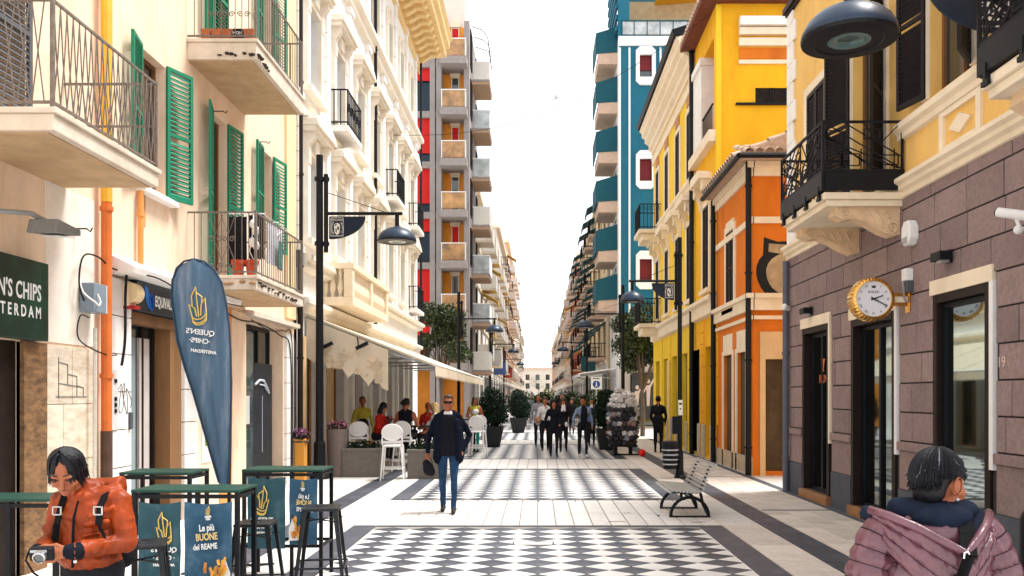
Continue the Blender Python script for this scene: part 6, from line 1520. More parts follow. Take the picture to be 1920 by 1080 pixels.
def bag_mesh(m):
    b = MB(); v = [(-.07, -.03, -.065), (.07, -.03, -.065), (.075, .05, -.075), (-.075, .05, -.075), (-.05, -.06, .05), (.055, -.065, .04), (.065, .04, .075), (-.065, .045, .07)]
    b.add(v, [(3, 2, 1, 0), (4, 5, 6, 7), (0, 1, 5, 4), (1, 2, 6, 5), (2, 3, 7, 6), (3, 0, 4, 7)]); b.tube([(-.04, -.055, .0), (-.03, -.085, .035), (.03, -.085, .035), (.04, -.055, 0)], .008, 4); return b.mesh('bag', m)
bms = [bag_mesh(m) for m in bagm]; rr = random.Random(12)
for j in range(11):
    z = .40+j*.135; r = .41-.13*max(0, (j-7)/3)**1.4-.06*max(0, (1.5-j))*.8; n = int(2*math.pi*r/.15)
    for i in range(n):
        a = 6.2832*(i+.5*(j % 2)+rr.uniform(-.15, .15))/n; pick = 0 if j > 7 else rr.choices([0, 1, 2, 3], [3.4, 5+(6-j if j < 6 else 0), 1.2, 1.6])[0]
        inst('bag', bms[pick], t, (2.5+r*math.sin(a), 25-r*math.cos(a), z+rr.uniform(-.02, .02)), (rr.uniform(-.45, .5), rr.uniform(-.5, .5), a+rr.uniform(-.35, .35)))
for i in range(7): a = i*.9; inst('bag', bms[0], t, (2.5+.15*math.sin(a), 25-.15*math.cos(a), 1.80+.02*i), (rr.uniform(-.5, .5), rr.uniform(-.5, .5), a))
t = tag(MB().ell((0, 0, 0), (.105, .105, .105), 24, 16).tube([(0, -.09, .045), (0, -.105, .055)], .012, 6).build('ball', M('bright red rubber', (.75, .015, .008), .35, .04, 4, 0), smooth=True), 'small bright red ball lying on the paving beside the bag stand', 'ball'); t.location = (2.99, 24.4, .122)

# projecting shop signs down the street
for i, (x, y, z, sd, c, l) in enumerate(((-3.7, 57, 4.3, 1, (.62, .6, .56), 'pale square blade sign on the left, nearest of the far signs'), (-3.9, 71, 4.0, 1, (.05, .1, .3), 'blue blade sign on the left wall down the street'), (-4.0, 93, 4.2, 1, (.5, .05, .03), 'red blade sign far down on the left'),
                                         (4.2, 58, 3.9, -1, (.02, .1, .13), 'dark teal blade sign on the right below the awnings'), (4.3, 79, 4.2, -1, (.55, .12, .03), 'orange red blade sign on the right down the street'), (4.4, 99, 4.1, -1, (.7, .68, .64), 'white blade sign far down on the right'))):
    t = thing('blade_sign', l, 'sign', (x, y, z), 'blade signs down the street'); a, c_ = sorted((x+sd*.25, x+sd*1.25))
    MB().box(a, c_, y-.06, y+.06, z-.5, z+.5).build('panel', M('sign colour '+'abcdef'[i], c, .5, .1, 3, 0), t, bevel=.02); MB().box(a-.01, c_+.01, y-.05, y+.05, z+.5, z+.56).build('frame', black, t); a, c_ = sorted((x-sd*.2, x+sd*.3)); MB().box(a, c_, y-.03, y+.03, z+.2, z+.26).build('arm', black, t)

# ============================================================ PEOPLE
cl = lambda n, c, v=.18, s=7, r=.85: M(n, c, r, v, s, .25, bd=.008, spec=.12)
navy = cl('navy wool', (.004, .006, .015)); charc = cl('black knit', (.008, .009, .014)); denim = cl('blue denim', (.020, .052, .115), .5, 5); blackc = cl('black trousers', (.012, .012, .015)); shoe = M('black shoe leather', (.015, .014, .014), .4, .2, 9, .05)
shirtw = cl('white shirt', (.75, .74, .74), .06); greyj = cl('grey jacket', (.30, .31, .34)); denimj = cl('pale denim jacket', (.17, .22, .33), .6, 14); bluep = cl('blue patterned jacket', (.10, .14, .30), .7, 22); yel = cl('yellow green top', (.44, .38, .05)); trq = cl('turquoise trousers', (.01, .28, .24)); redc = cl('red top', (.42, .02, .015)); brownh = M('brown hair', (.05, .025, .015), .45, .5, 40, .3); blond = M('blonde hair', (.62, .42, .18), .5, .3, 40, .3, stretch=(1, 1, .2)); greyh = M('grey hair', (.2, .19, .19), .5, .3, 40, .3); ginger = M('ginger hair', (.35, .09, .03), .5, .3, 40, .3); tanb = cl('tan bag', (.42, .22, .12)); eyem = M('dark eye', (.01, .008, .008), .2, .1, 5, 0); lip = M('lips', (.36, .10, .07), .5, .1, 5, 0); whsh = M('white trainer', (.6, .6, .6), .5)
# material slots: 0 skin 1 top 2 bottom 3 shoes 4 hair 5 inner shirt 6 extra
def head(c, f, s, u=(0, 0, 1), hair='short', near=False):
    B = basis(f, u); r, fw, up = B[:, 0], B[:, 1], B[:, 2]; c = np.array(c, float)
    at = lambda x, y, z: c+s*(x*r+y*fw+z*up)
    p = [(0, 'e', at(0, 0, .012), (.072*s, .092*s, .098*s), B), (0, 'e', at(0, .026, -.058), (.056*s, .064*s, .062*s), B), (0, 'c', at(0, .086, -.004), .011*s, at(0, .104, -.034), .016*s),
         (0, 'e', at(0, .066, -.092), (.026*s, .024*s, .02*s), B), (0, 'e', at(.076, -.010, -.010), (.014*s, .026*s, .038*s), B), (0, 'e', at(-.076, -.010, -.010), (.014*s, .026*s, .038*s), B)]
    if near:
        for q in (-1, 1): p += [(0, 'e', at(q*.031, .086, .022), (.026*s, .014*s, .010*s), B), (0, 'e', at(q*.045, .058, -.035), (.026*s, .026*s, .024*s), B)]
        p += [(0, 'e', at(0, .080, -.063), (.026*s, .014*s, .009*s), B)]
    H = {'short': [((0, -.030, .042), (.079, .088, .088)), ((0, .02, .092), (.062, .06, .03))], 'bald': [((0, -.05, .0), (.078, .052, .05)),((0, -.05, -.01), (.076, .05, .045))],
         'long': [((0, -.018, .032), (.084, .096, .094)), ((0, -.06, -.10), (.095, .05, .13)), ((.075, -.01, -.09), (.026, .045, .12)), ((-.075, -.01, -.09), (.026, .045, .12))],
         'curly': [((0, -.02, .05), (.105, .105, .095)), ((.085, -.01, -.05), (.045, .06, .12)), ((-.085, -.01, -.05), (.045, .06, .12)), ((0, -.07, -.07), (.10, .06, .14))],
         'tied': [((0, -.018, .032), (.082, .094, .092)), ((0, -.12, .03), (.045, .045, .045))], 'none': []}[hair]
    for (o, rad) in H: p.append((4, 'e', at(*o), tuple(k*s*1.03 for k in rad), B, .003 if near else .008))
    return p, at, B
def person(label, x, y, H, heading, mats, hair='short', pose='stand', group=None, coat=0, female=False, voxel=.022, arms=None, step=.0, extra=(), near=False, look=(0, -1, 0), bag=None, sleeves=True, skirt=False, lean=0):
    """body faces -Y before it is turned by heading"""
    t = thing('person', label, 'person', (0, 0, 0), group); k = H/1.72; p = []
    sw = .165 if female else .185; hw = .085; V = lambda x, y, z: (x*k, y*k, z*k)
    if pose == 'sit':
        zb = .74; hipz = zb+.10
        for s in (-1, 1):
            p += [(2, 'c', V(s*.09, 0, hipz), .085*k, V(s*.11, -.40, hipz-.01), .06*k), (2, 'c', V(s*.11, -.40, hipz-.01), .058*k, V(s*.10, -.34, hipz-.42), .04*k), (3, 'c', V(s*.10, -.33, hipz-.47), .04*k, V(s*.10, -.5, hipz-.5), .032*k)]
        dz = hipz-.92
    else:
        dz = 0
        for s in (-1, 1):
            st_ = s*step; kn = V(s*.09, -st_*.55-.02, .49); an = V(s*.085, -st_, .09+max(0, -st_)*.12)
            p += [(2, 'c', V(s*hw, 0, .90), .088*k, kn, .058*k), (2, 'c', kn, .058*k, an, .043*k), (3, 'c', (an[0], an[1]+.03*k, .05*k), .045*k, (an[0], an[1]-.15*k, .036*k), .034*k)]
    Z = lambda z: z+dz; L_ = lambda z: -lean*(z-.9)
    wv = .86 if female else 1
    p += [(2, 'e', V(0, .01, Z(.93)), (.155*k, .11*k, .13*k), None), (1, 'e', V(0, L_(1.1), Z(1.10)), (.145*k*wv, .105*k, .17*k), None), (1, 'e', V(0, L_(1.28), Z(1.28)), (.17*k*wv, .115*k, .17*k), None),
          (1, 'c', V(-sw+.045, L_(1.38), Z(1.375)), .066*k, V(sw-.045, L_(1.38), Z(1.375)), .066*k), (1, 'c', V(-sw+.05, L_(1.4), Z(1.40)), .05*k, V(-.03, L_(1.44), Z(1.45)), .05*k), (1, 'c', V(sw-.05, L_(1.4), Z(1.40)), .05*k, V(.03, L_(1.44), Z(1.45)), .05*k), (0, 'c', V(0, L_(1.42), Z(1.42)), .055*k, V(0, L_(1.52)-.01, Z(1.54)), .05*k)]
    if coat: p += [(1, 'e', V(0, .01, Z(1.0)-coat*.4), (.185*k*wv, .135*k, .2*k+coat*.6*k), None, .012)]
    if skirt: p += [(2, 'c', V(0, 0, .85), .15*k, V(0, 0, .62), .17*k)]
    arms = arms or {-1: ((-.24, .03, 1.13), (-.25, -.06, .88)), 1: ((.24, .03, 1.13), (.25, -.06, .88))}
    for s in (-1, 1):
        e, w_ = arms[s]; e = V(e[0], e[1], Z(e[2])); w_ = V(w_[0], w_[1], Z(w_[2])); sh = V(s*(sw-.01), L_(1.38), Z(1.375)); f_ = np.array(w_)-np.array(e); f_ = f_/np.linalg.norm(f_); h_ = np.array(w_)+f_*.05*k
        p += [(1 if sleeves else 0, 'c', sh, .06*k, e, .048*k), (1 if sleeves else 0, 'c', e, .046*k, w_, .036*k), (0, 'e', tuple(h_+f_*.015), (.032*k, .042*k, .04*k), None), (0, 'c', tuple(h_), .018*k, tuple(h_+f_*.09*k), .012*k)]
    hp, at, B = head(V(0, L_(1.6)-.02, Z(1.615)), look, k*1.03, hair=hair, near=near); p += hp
    p += [tuple(q) for q in extra]
    fuse('body', p, mats, t, voxel=voxel, smooth=3, wrinkle=({1, 2}, 13 if near else 9, .011 if near else .014, (1, 1, .6)) if voxel < .025 else None)
    if voxel < .03:
        b = MB()
        for q in (-1, 1): b.ell(at(q*.031, .088, .008), (.013*k, .008*k, .008*k), 8, 5)
        b.build('eyes', eyem, t, off=(0, 0, 0)); b = MB(); b.ell(at(0, .089, -.060), (.024*k, .007*k, .007*k), 8, 5); b.build('mouth', lip, t, off=(0, 0, 0))
    place(t, x, y, .016 if pose != 'sit' else 0, heading); return t, at
gp_ = 'people walking towards us down the street'
# walking man in the middle of the street
sk6 = [skind, navy, denim, shoe, brownh, shirtw, charc]
k = 1
ex = [(6, 'c', (x_, -.075, 1.40), .055, (x_*1.15, -.085, .90), .062) for x_ in (-.055, 0, .055)]
ex = [q + (.012,) if q[1] == 'e' else q for q in ex]
ex += [(5, 'c', (-.045, -.055, 1.475), .026, (.045, -.055, 1.475), .026)]
for s_ in (-1, 1):
    ex += [(1, 'c', (s_*.125, -.075, 1.36), .045, (s_*.155, -.10, .82), .05), (1, 'e', (s_*.155, .0, 1.08), (.075, .12, .36), None), (1, 'e', (s_*.155, .02, .86), (.085, .125, .15), None),
           (1, 'c', (s_*.15, -.02, 1.42), .06, (s_*.075, -.03, 1.475), .045), (1, 'c', (s_*.095, -.075, 1.46), .022, (s_*.12, -.115, 1.25), .02)]
ex += [(1, 'e', (0, .06, 1.15), (.17, .10, .36), None), (1, 'c', (-.08, .03, 1.49), .04, (.08, .03, 1.49), .04)]
pm, at = person('man in a navy coat, dark jumper and blue jeans walking towards us in sunglasses', -1.33, 12.72, 1.73, R(3), sk6, 'short', voxel=.0115, near=True, step=.13, extra=ex, coat=.0,
                arms={-1: ((-.285, .02, 1.16), (-.30, -.03, .90)), 1: ((.315, .08, 1.14), (.215, -.03, .92))})
b = MB()
for q in (-1, 1): b.prism([(q*.032+.030*math.cos(a)*1.05, .014+.021*math.sin(a)) for a in np.linspace(0, 6.28, 14)[:-1]], lambda u, z, d: tuple(at(u, .100+d-abs(u)*.25, z)), 0, .008)
b.tube([tuple(at(-.06, .088, .022)), tuple(at(0, .103, .022)), tuple(at(.06, .088, .022))], .005, 5)
for q in (-1, 1): b.tube([tuple(at(q*.06, .086, .02)), tuple(at(q*.078, .0, .015))], .004, 4)
b.build('sunglasses', black, pm, off=(0, 0, 0))
b = MB()
for j in range(4): b.tube([(-.33+.016*j, -.10+.004*j, .855), (-.33+.016*j, -.115, .825), (-.325+.016*j, -.105, .795-.006*(j in (1, 2)))], [.009, .009, .007], 6)
b.tube([(-.30, -.075, .86), (-.275, -.10, .835), (-.27, -.11, .81)], [.010, .010, .008], 6)
b.build('fingers', skind, pm, off=(0, 0, 0), smooth=True)
t = thing('shoulder_bag', 'soft black bag hanging from the right hand of the walking man', 'bag', (-1.62, 12.65, .6))
fuse('bag_body', [(0, 'e', (0, 0, .07), (.085, .06, .11), None), (0, 'e', (-.03, 0, .14), (.06, .05, .07), None), (0, 'e', (.05, .0, .02), (.055, .05, .07), None)], [blackc], t, .016, 3)
MB().tube([(-.05, 0, .18), (-.03, -.02, .24), (.03, -.01, .24), (.06, 0, .15)], .008, 5).build('strap', black, t, off=(0, 0, 0))
# the group
G = lambda *a: list(a)
person('older bald man with sunglasses in a grey jacket, at the left of the walking group', .03, 29, 1.74, R(2), G(skind, greyj, blackc, shoe, greyh, shirtw), 'bald', group=gp_, step=.12, coat=.1)
o, at = person('person in a white shirt with a tan shoulder bag, in front of the bald man', .24, 27, 1.66, R(-3), G(skin, shirtw, blackc, shoe, brownh, shirtw, tanb), 'short', group=gp_, step=-.13, arms={-1: ((-.24, .03, 1.12), (-.2, -.16, 1.0)), 1: ((.24, .03, 1.12), (.24, -.1, .88))},
       extra=[(6, 'e', (-.22, -.12, .98), (.10, .08, .11), None, .02), (6, 'c', (-.2, -.08, 1.08), .014, (.08, -.09, 1.42), .014)])
person('woman in black with long curly black hair walking in front of the group', .46, 24.3, 1.63, R(4), G(skin, charc, blackc, shoe, hairb, shirtw), 'curly', group=gp_, step=.12, female=True, coat=.12, voxel=.018, arms={-1: ((-.24, .04, 1.12), (-.26, .02, .87)), 1: ((.25, .02, 1.12), (.17, -.18, .98))})
person('woman with big curly hair, black coat and white collar behind the woman in black', .80, 26.4, 1.66, R(-4), G(skin, blackc, blackc, shoe, brownh, shirtw), 'curly', group=gp_, step=-.14, female=True, coat=.15, extra=[(5, 'c', (-.04, -.11, 1.28), .03, (-.02, -.09, 1.42), .03), (5, 'c', (.05, -.11, 1.28), .03, (.03, -.09, 1.42), .03), (5, 'e', (.1, -.13, .85), (.05, .04, .09), None)])
person('person in a pale denim jacket and black trousers with white trainers, looking aside', 1.28, 24.1, 1.68, R(6), G(skind, denimj, blackc, whsh, hairb, charc), 'short', group=gp_, step=.14, female=True, look=(-.55, -1, 0), voxel=.018, extra=[(5, 'e', (.02, -.05, 1.15), (.10, .085, .32), None, .015), (4, 'e', (0, .0, 1.69), (.10, .10, .075), None)], arms={-1: ((-.27, .03, 1.14), (-.29, -.05, .9)), 1: ((.26, .05, 1.14), (.27, .02, .9))})
person('woman in a blue patterned jacket and short black skirt at the right of the group', 1.86, 29.4, 1.62, R(-3), G(skin, bluep, blackc, shoe, hairb, shirtw), 'short', group=gp_, step=-.1, female=True, skirt=True, coat=.08, extra=[(5, 'e', (0, -.1, 1.36), (.05, .04, .07), None, .01)])
person('man with receding hair half hidden behind the group', .98, 34, 1.78, R(5), G(skin, charc, blackc, shoe, brownh, shirtw), 'short', group=gp_, step=.1, voxel=.03)
person('small dark haired figure in black, behind the denim jacket', 1.52, 38, 1.62, R(-8), G(skin, blackc, blackc, shoe, hairb, shirtw), 'long', group=gp_, step=.1, voxel=.03, female=True)
for i, (x, y, hd, l) in enumerate(((-.95, 46, 20, 'far dark figure beside the second potted shrub'), (-.7, 47, 170, 'far figure in dark clothes walking away beside the second shrub'), (-.45, 60, 0, 'tiny far figure in the middle of the bright paving'), (1.95, 48, 10, 'far figure in dark clothes behind the blue patterned jacket'))):
    person(l, x, y, 1.68, R(hd), G(skin, blackc if i != 2 else greyj, blackc, shoe, hairb, shirtw), 'short', group='figures far down the street', step=.12, voxel=.035)
person('person in black seen from behind by the yellow house, right of the bag stand', 3.66, 25.9, 1.72, R(165), G(skin, blackc, blackc, shoe, hairb, shirtw), 'short', coat=.2, voxel=.02, arms={-1: ((-.23, -.03, 1.13), (-.2, -.12, .92)), 1: ((.23, -.03, 1.13), (.19, -.14, .95))})
person('woman in a yellow green top and turquoise trousers standing behind the walking man', -1.93, 26.2, 1.70, R(12), G(skind, yel, trq, shoe, brownh, shirtw), 'long', female=True, voxel=.02, sleeves=False, extra=[(5, 'e', (.02, -.10, 1.24), (.10, .05, .08), None, .01)], arms={-1: ((-.24, .0, 1.13), (-.12, -.17, 1.02)), 1: ((.24, .02, 1.13), (.2, -.14, .95))})
gs_ = 'people sitting at the cafe'
person('seated person in a red top with dark hair behind the left planter box', -3.72, 19.7, 1.66, R(70), G(skin, redc, blackc, shoe, hairb, shirtw), 'long', 'sit', gs_, female=True, lean=.25, look=(0, -1, -.35), arms={-1: ((-.2, -.15, 1.15), (-.08, -.36, 1.16)), 1: ((.2, -.15, 1.15), (.08, -.36, 1.16))})
person('seated person in black with dark hair, back turned, left of the cafe table', -3.42, 21.6, 1.72, R(150), G(skin, blackc, blackc, shoe, hairb, shirtw), 'tied', 'sit', gs_, lean=.1)
person('broad seated man in a black t-shirt with his back to us at the cafe table', -3.05, 19.6, 1.76, R(170), G(skind, charc, blackc, whsh, hairb, shirtw), 'short', 'sit', gs_, lean=.15, sleeves=False, arms={-1: ((-.27, -.08, 1.15), (-.22, -.3, 1.12)), 1: ((.27, -.08, 1.15), (.18, -.3, 1.12))})
person('seated woman with long blonde hair in a white top, side on at the cafe table', -2.50, 20.75, 1.66, R(-72), G(skin, shirtw, blackc, whsh, blond, shirtw), 'long', 'sit', gs_, female=True, sleeves=False, arms={-1: ((-.2, -.12, 1.15), (-.1, -.34, 1.08)), 1: ((.2, -.1, 1.12), (.14, -.32, .98))})
person('seated person with red sunglasses facing us across the cafe table', -2.80, 21.8, 1.64, R(8), G(skind, redc, blackc, shoe, ginger, shirtw), 'short', 'sit', gs_, female=True, lean=.1, arms={-1: ((-.2, -.1, 1.15), (-.06, -.26, 1.36)), 1: ((.2, -.1, 1.15), (.08, -.3, 1.1))})
person('waiter in a yellow top and black apron standing in the cafe doorway', -4.35, 21.2, 1.70, R(25), G(skind, yel, blackc, shoe, brownh, shirtw), 'short', voxel=.022, extra=[(2, 'e', (0, -.03, 1.02), (.16, .12, .16), None, .01)])
for (x, y, a) in ((-3.42, 21.6, 150), (-2.80, 21.8, 8), (-3.05, 19.6, 170)): c = copy_tree(ch); place(c, x, y, 0, R(a+180), {150: 'white bar chair under the person in black', 8: 'white bar chair under the person with red sunglasses', 170: 'white bar chair under the broad man in black'}[a])

# ------------------------------------------------------------ woman in the orange jacket, left foreground
oj = M('orange rain jacket', (.26, .036, .004), .48, .3, 5, .4, bd=.012, c2=(.085, .016, .005), amt=.75, scale2=6, spec=.3)
dk_ = M('black webbing', (.006, .006, .007), .8, .2, 20, .1, spec=.15)
t = thing('person', 'woman in an orange jacket with short black hair, head bowed over a camera', 'person', (-2.36, 4.5, 0)); X, Y0_ = -2.36, 4.5
mats = [skind, oj, blackc, shoe, hairb, dk_, charc]
hc = (-.075, -.10, 1.362); fdir = (.22, -1, -.62)
p = []
for s in (-1, 1): p += [(2, 'c', (s*.085, .02, .84), .095, (s*.09, 0, .46), .065), (2, 'c', (s*.09, 0, .46), .062, (s*.09, .03, .09), .045), (3, 'c', (s*.09, .05, .05), .045, (s*.1, -.13, .04), .035)]
p += [(2, 'e', (0, .02, .86), (.165, .125, .13), None), (1, 'e', (0, 0, 1.0), (.165, .125, .17), None, .003), (1, 'e', (0, -.005, 1.12), (.170, .12, .15), None), (1, 'c', (-.12, .0, 1.19), .068, (.12, .0, 1.19), .068), (1, 'c', (0, .03, 1.22), .10, (-.01, -.0, 1.255), .075),
      (1, 'e', (0, 0, .90), (.175, .135, .075), None, .004), (0, 'c', (-.01, 0, 1.22), .05, (-.055, -.05, 1.32), .045),
      # hood lying on the shoulders, folds
      (1, 'c', (-.13, .0, 1.235), .035, (-.02, -.075, 1.225), .03), (1, 'c', (.13, .02, 1.25), .045, (.02, -.075, 1.22), .03), (1, 'c', (-.10, .08, 1.25), .06, (.11, .08, 1.265), .06),
      (1, 'c', (.06, -.115, 1.13), .012, (.16, -.08, 1.17), .014), (1, 'c', (.04, -.12, 1.09), .012, (.15, -.10, 1.10), .012), (1, 'c', (-.03, -.118, 1.12), .012, (-.13, -.09, 1.15), .012), (1, 'c', (.03, -.125, 1.03), .010, (.15, -.10, 1.05), .012), (1, 'c', (-.02, -.12, .98), .010, (-.13, -.1, .95), .012)]
# arms
p += [(1, 'c', (-.165, .0, 1.185), .066, (-.205, -.02, .99), .056), (1, 'c', (-.205, -.02, .99), .054, (-.165, -.21, .965), .042), (1, 'c', (.165, .0, 1.185), .070, (.215, -.03, .985), .060), (1, 'c', (.215, -.03, .985), .058, (.035, -.215, .968), .045),
      (1, 'c', (.235, -.03, 1.10), .02, (.20, -.06, 1.06), .022), (1, 'c', (.24, -.04, 1.03), .022, (.19, -.085, 1.0), .02), (1, 'c', (.15, -.16, 1.0), .018, (.12, -.17, .96), .022), (1, 'c', (-.225, -.05, 1.06), .02, (-.18, -.06, 1.02), .022), (1, 'c', (-.2, -.13, 1.0), .014, (-.19, -.14, .96), .018),
      (6, 'c', (.05, -.205, .968), .046, (.02, -.225, .968), .044), (6, 'c', (-.166, -.205, .966), .043, (-.162, -.225, .966), .041)]
hands = []
def hand_prims(wrist, d, side, palmn):
    """palm and five bent fingers closing on what is held"""
    d = np.array(d, float); d /= np.linalg.norm(d); s_ = np.array(side, float); s_ -= d*(s_@d); s_ /= np.linalg.norm(s_); n = np.array(palmn, float); n -= d*(n@d)+s_*(n@s_); n /= np.linalg.norm(n); w_ = np.array(wrist, float); q = []
    for j in (-.5, .5): q.append((0, 'c', w_+s_*.018*j*2*.6, .020, w_+d*.062+s_*.026*j, .017))
    for j, L_ in enumerate((.062, .07, .065, .052)):
        b0 = w_+d*.068+s_*(.030-.020*j); b1 = b0+d*L_*.48+n*.012; b2 = b1+d*L_*.22+n*L_*.36; b3 = b2-d*L_*.06+n*L_*.28
        q += [(0, 'c', b0, .0095, b1, .0088), (0, 'c', b1, .0088, b2, .0080), (0, 'c', b2, .0080, b3, .0068)]
    a0 = w_+d*.022+s_*.026; a1 = a0+d*.03+s_*.020+n*.014; a2 = a1+d*.026+n*.018; q += [(0, 'c', a0, .013, a1, .011), (0, 'c', a1, .0105, a2, .008)]
    return q
p += hand_prims((-.160, -.232, .965), (.62, -.35, -.10), (.1, -.1, 1), (.2, .75, .1)); p += hand_prims((.012, -.235, .968), (-.72, -.30, -.12), (0, -.1, 1), (-.1, .8, .05))
hp, at, HB = head(hc, fdir, .98, hair='none', near=True); p += hp
bod = fuse('body', p, mats, t, voxel=.0072, smooth=3, wrinkle=({1}, 11, .012, (1, 1, .62)))
# hair: cap with parted fringe and many locks
hpz = [(0, 'e', at(0, -.022, .040), (.086, .094, .085), HB), (0, 'e', at(0, -.07, -.02), (.075, .05, .08), HB), (0, 'e', at(.06, -.03, -.015), (.034, .06, .06), HB), (0, 'e', at(-.06, -.03, -.015), (.034, .06, .06), HB)]
fuse('hair', hpz, [hairb], t, .009, 3); b = MB(); rr = random.Random(3)
for i in range(300):
    a = rr.uniform(-math.pi, math.pi); front = abs(a) < .85
    if front and abs(a) < .32: continue
    if front: lock(b, at, a*1.25, R(rr.uniform(84, 96)), .084, .098, .10, drop=rr.uniform(.02, .06), spread=rr.uniform(.0, .22), r=rr.uniform(.004, .007), part=(.012, .03))
    else: lock(b, at, a, R(rr.uniform(92, 108)), rr.uniform(.084, .092), rr.uniform(.098, .105), rr.uniform(.098, .108), drop=rr.uniform(.03, .085), spread=rr.uniform(-.1, .22), r=rr.uniform(.004, .008), part=(.012, .03))
b.build('hair_locks', hairb, t, off=(0, 0, 0))
b = MB()
for q in (-1, 1): b.tube([tuple(at(q*.048, .083, .008)), tuple(at(q*.032, .094, .004)), tuple(at(q*.016, .092, .004))], [.002, .005, .002], 5); b.tube([tuple(at(q*.052, .082, .036)), tuple(at(q*.034, .096, .040)), tuple(at(q*.014, .098, .034))], [.002, .0045, .003], 5)
b.build('eyes_and_brows', eyem, t, off=(0, 0, 0)); b = MB(); b.tube([tuple(at(-.022, .092, -.064)), tuple(at(0, .099, -.062)), tuple(at(.022, .092, -.064))], [.002, .006, .002], 6); b.build('mouth', lip, t, off=(0, 0, 0))
b = MB()
for s in (-1, 1):
    b_ = [(s*.10, .10, 1.25), (s*.112, .04, 1.272), (s*.112, -.04, 1.245), (s*.108, -.095, 1.18), (s*.115, -.125, 1.09), (s*.14, -.10, 1.0)]
    for a, c in zip(b_, b_[1:]): b.bar(a, c, .034, .010)
b.build('backpack_straps', dk_, t, off=(0, 0, 0)); b = MB()
for s in (-1, 1):
    x, y, z = s*.112, -.118, 1.16
    for (dx, dz, w_, h) in ((-.022, 0, .005, .045), (.022, 0, .005, .045), (0, .02, .045, .005), (0, -.02, .045, .005)): b.box(x+dx-w_/2, x+dx+w_/2, y-.014, y-.006, z+dz-h/2, z+dz+h/2)
b.build('buckles', M('pale buckle', (.5, .5, .48), .4), t, off=(0, 0, 0))
MB().tube([(-.015, -.085, 1.215), (-.02, -.128, 1.12), (-.022, -.132, 1.03), (-.02, -.135, .94), (-.022, -.135, .87)], .007, 6).build('zip', dk_, t, off=(0, 0, 0))
MB().box(-.012, .004, -.145, -.138, .895, .93).build('zip_tag', white, t, off=(0, 0, 0))
b = MB(); b.tube([(.16, -.13, .97), (.13, -.155, .99), (.12, -.16, .975), (.14, -.15, .955), (.17, -.13, .95)], .004, 5); b.build('sleeve_print', M('dark sleeve print', (.12, .03, .008), .7), t, off=(0, 0, 0))
fuse('backpack', [(0, 'e', (0, .20, 1.06), (.145, .09, .19), None), (0, 'e', (.10, .16, .92), (.09, .08, .12), None)], [blackc], t, .02, 3)
t.scale = (.94, .97, 1)
t = thing('camera', 'small black and silver camera held in the hands of the woman in orange', 'camera', (-2.45, 4.22, .97))
b = MB(); b.box(-.055, .055, -.018, .018, -.034, .034); b.build('camera_body', black, t, off=(0, 0, 0), bevel=.006); b = MB(); b.lathe([(.03, -.02), (.03, -.045), (.024, -.05), (.022, -.04)], 18, (0, 0, 0), 'y'); b.build('lens', M('silver ring', (.55, .55, .56), .25, .1, 5, 0, metal=.9), t, off=(0, 0, 0)); MB().lathe([(.001, -.041), (.021, -.041), (.021, -.043)], 16, (0, 0, 0), 'y').build('lens_glass', glass, t, off=(0, 0, 0)); b = MB(); b.box(-.045, .03, -.02, -.019, .016, .03); b.build('trim', steel, t, off=(0, 0, 0)); b = MB(); b.tube([(-.055, 0, .02), (-.075, -.01, -.03), (-.05, -.01, -.1), (-.02, -.005, -.14)], .005, 5); b.build('wrist_strap', dk_, t, off=(0, 0, 0)); t.rotation_euler = (R(20), 0, R(10))

# ------------------------------------------------------------ woman in the quilted jacket, right foreground
pj = M('mauve pink quilted nylon', (.135, .050, .068), .27, .25, 9, .3, bd=.006, c2=(.055, .018, .032), amt=.7, scale2=7, spec=.75); nvy = cl('navy hood lining', (.012, .018, .035), .3, 10)
t = thing('person', 'woman from behind in a mauve pink quilted jacket with short dark hair', 'person', (1.48, 3.2, 0))
mats = [skind, pj, blackc, shoe, hairb, nvy]
p = []
for s in (-1, 1): p += [(2, 'c', (s*.085, 0, .80), .10, (s*.09, 0, .44), .066), (2, 'c', (s*.09, 0, .44), .062, (s*.09, .0, .09), .046), (3, 'c', (s*.09, -.04, .05), .045, (s*.1, .13, .04), .035)]
p += [(5, 'e', (0, 0, 1.0), (.15, .10, .32), None), (5, 'c', (-.12, 0, 1.235), .05, (.12, 0, 1.235), .05)]
for s in (-1, 1):
    wr = np.array((s*.285, .10, .79)); p += [(5, 'c', (s*.17, 0, 1.22), .04, (s*.262, -.02, .99), .04), (5, 'c', (s*.262, -.02, .99), .04, tuple(wr), .03)]
    p += [(0, 'e', tuple(wr+(0, .03, -.05)), (.03, .04, .05), None), (0, 'c', tuple(wr+(0, .04, -.08)), .02, tuple(wr+(0, .06, -.13)), .013)]
# neck, collar of the dark hooded top, thick jacket hood lying open on the back
p += [(0, 'c', (.02, .02, 1.28), .056, (.035, .02, 1.39), .052), (5, 'c', (-.09, .01, 1.315), .05, (.02, -.065, 1.305), .045), (5, 'c', (.02, -.065, 1.305), .045, (.13, .0, 1.315), .045), (5, 'c', (-.10, .05, 1.32), .05, (.12, .05, 1.325), .04), (5, 'e', (.01, -.05, 1.30), (.12, .07, .06), None)]
fd = (.86, .50, -.10); hp, at, HB = head((.035, .02, 1.425), fd, 1.0, hair='none', near=True); p += hp
fuse('body', p, mats, t, voxel=.0075, smooth=2)
K = resample([(0, 0, .66, .215, .155), (0, 0, .85, .205, .15), (0, 0, 1.02, .205, .148), (0, 0, 1.14, .215, .15), (0, 0, 1.205, .215, .145), (0, .005, 1.255, .185, .125), (0, .01, 1.295, .135, .105), (0, .01, 1.325, .095, .09)], .0055)
loft([((r[0], r[1], r[2]), (r[3], 0, 0), (0, r[4], 0)) for r in K], 120, pj, 'jacket_body', t, .078, .020, .0035, 1)
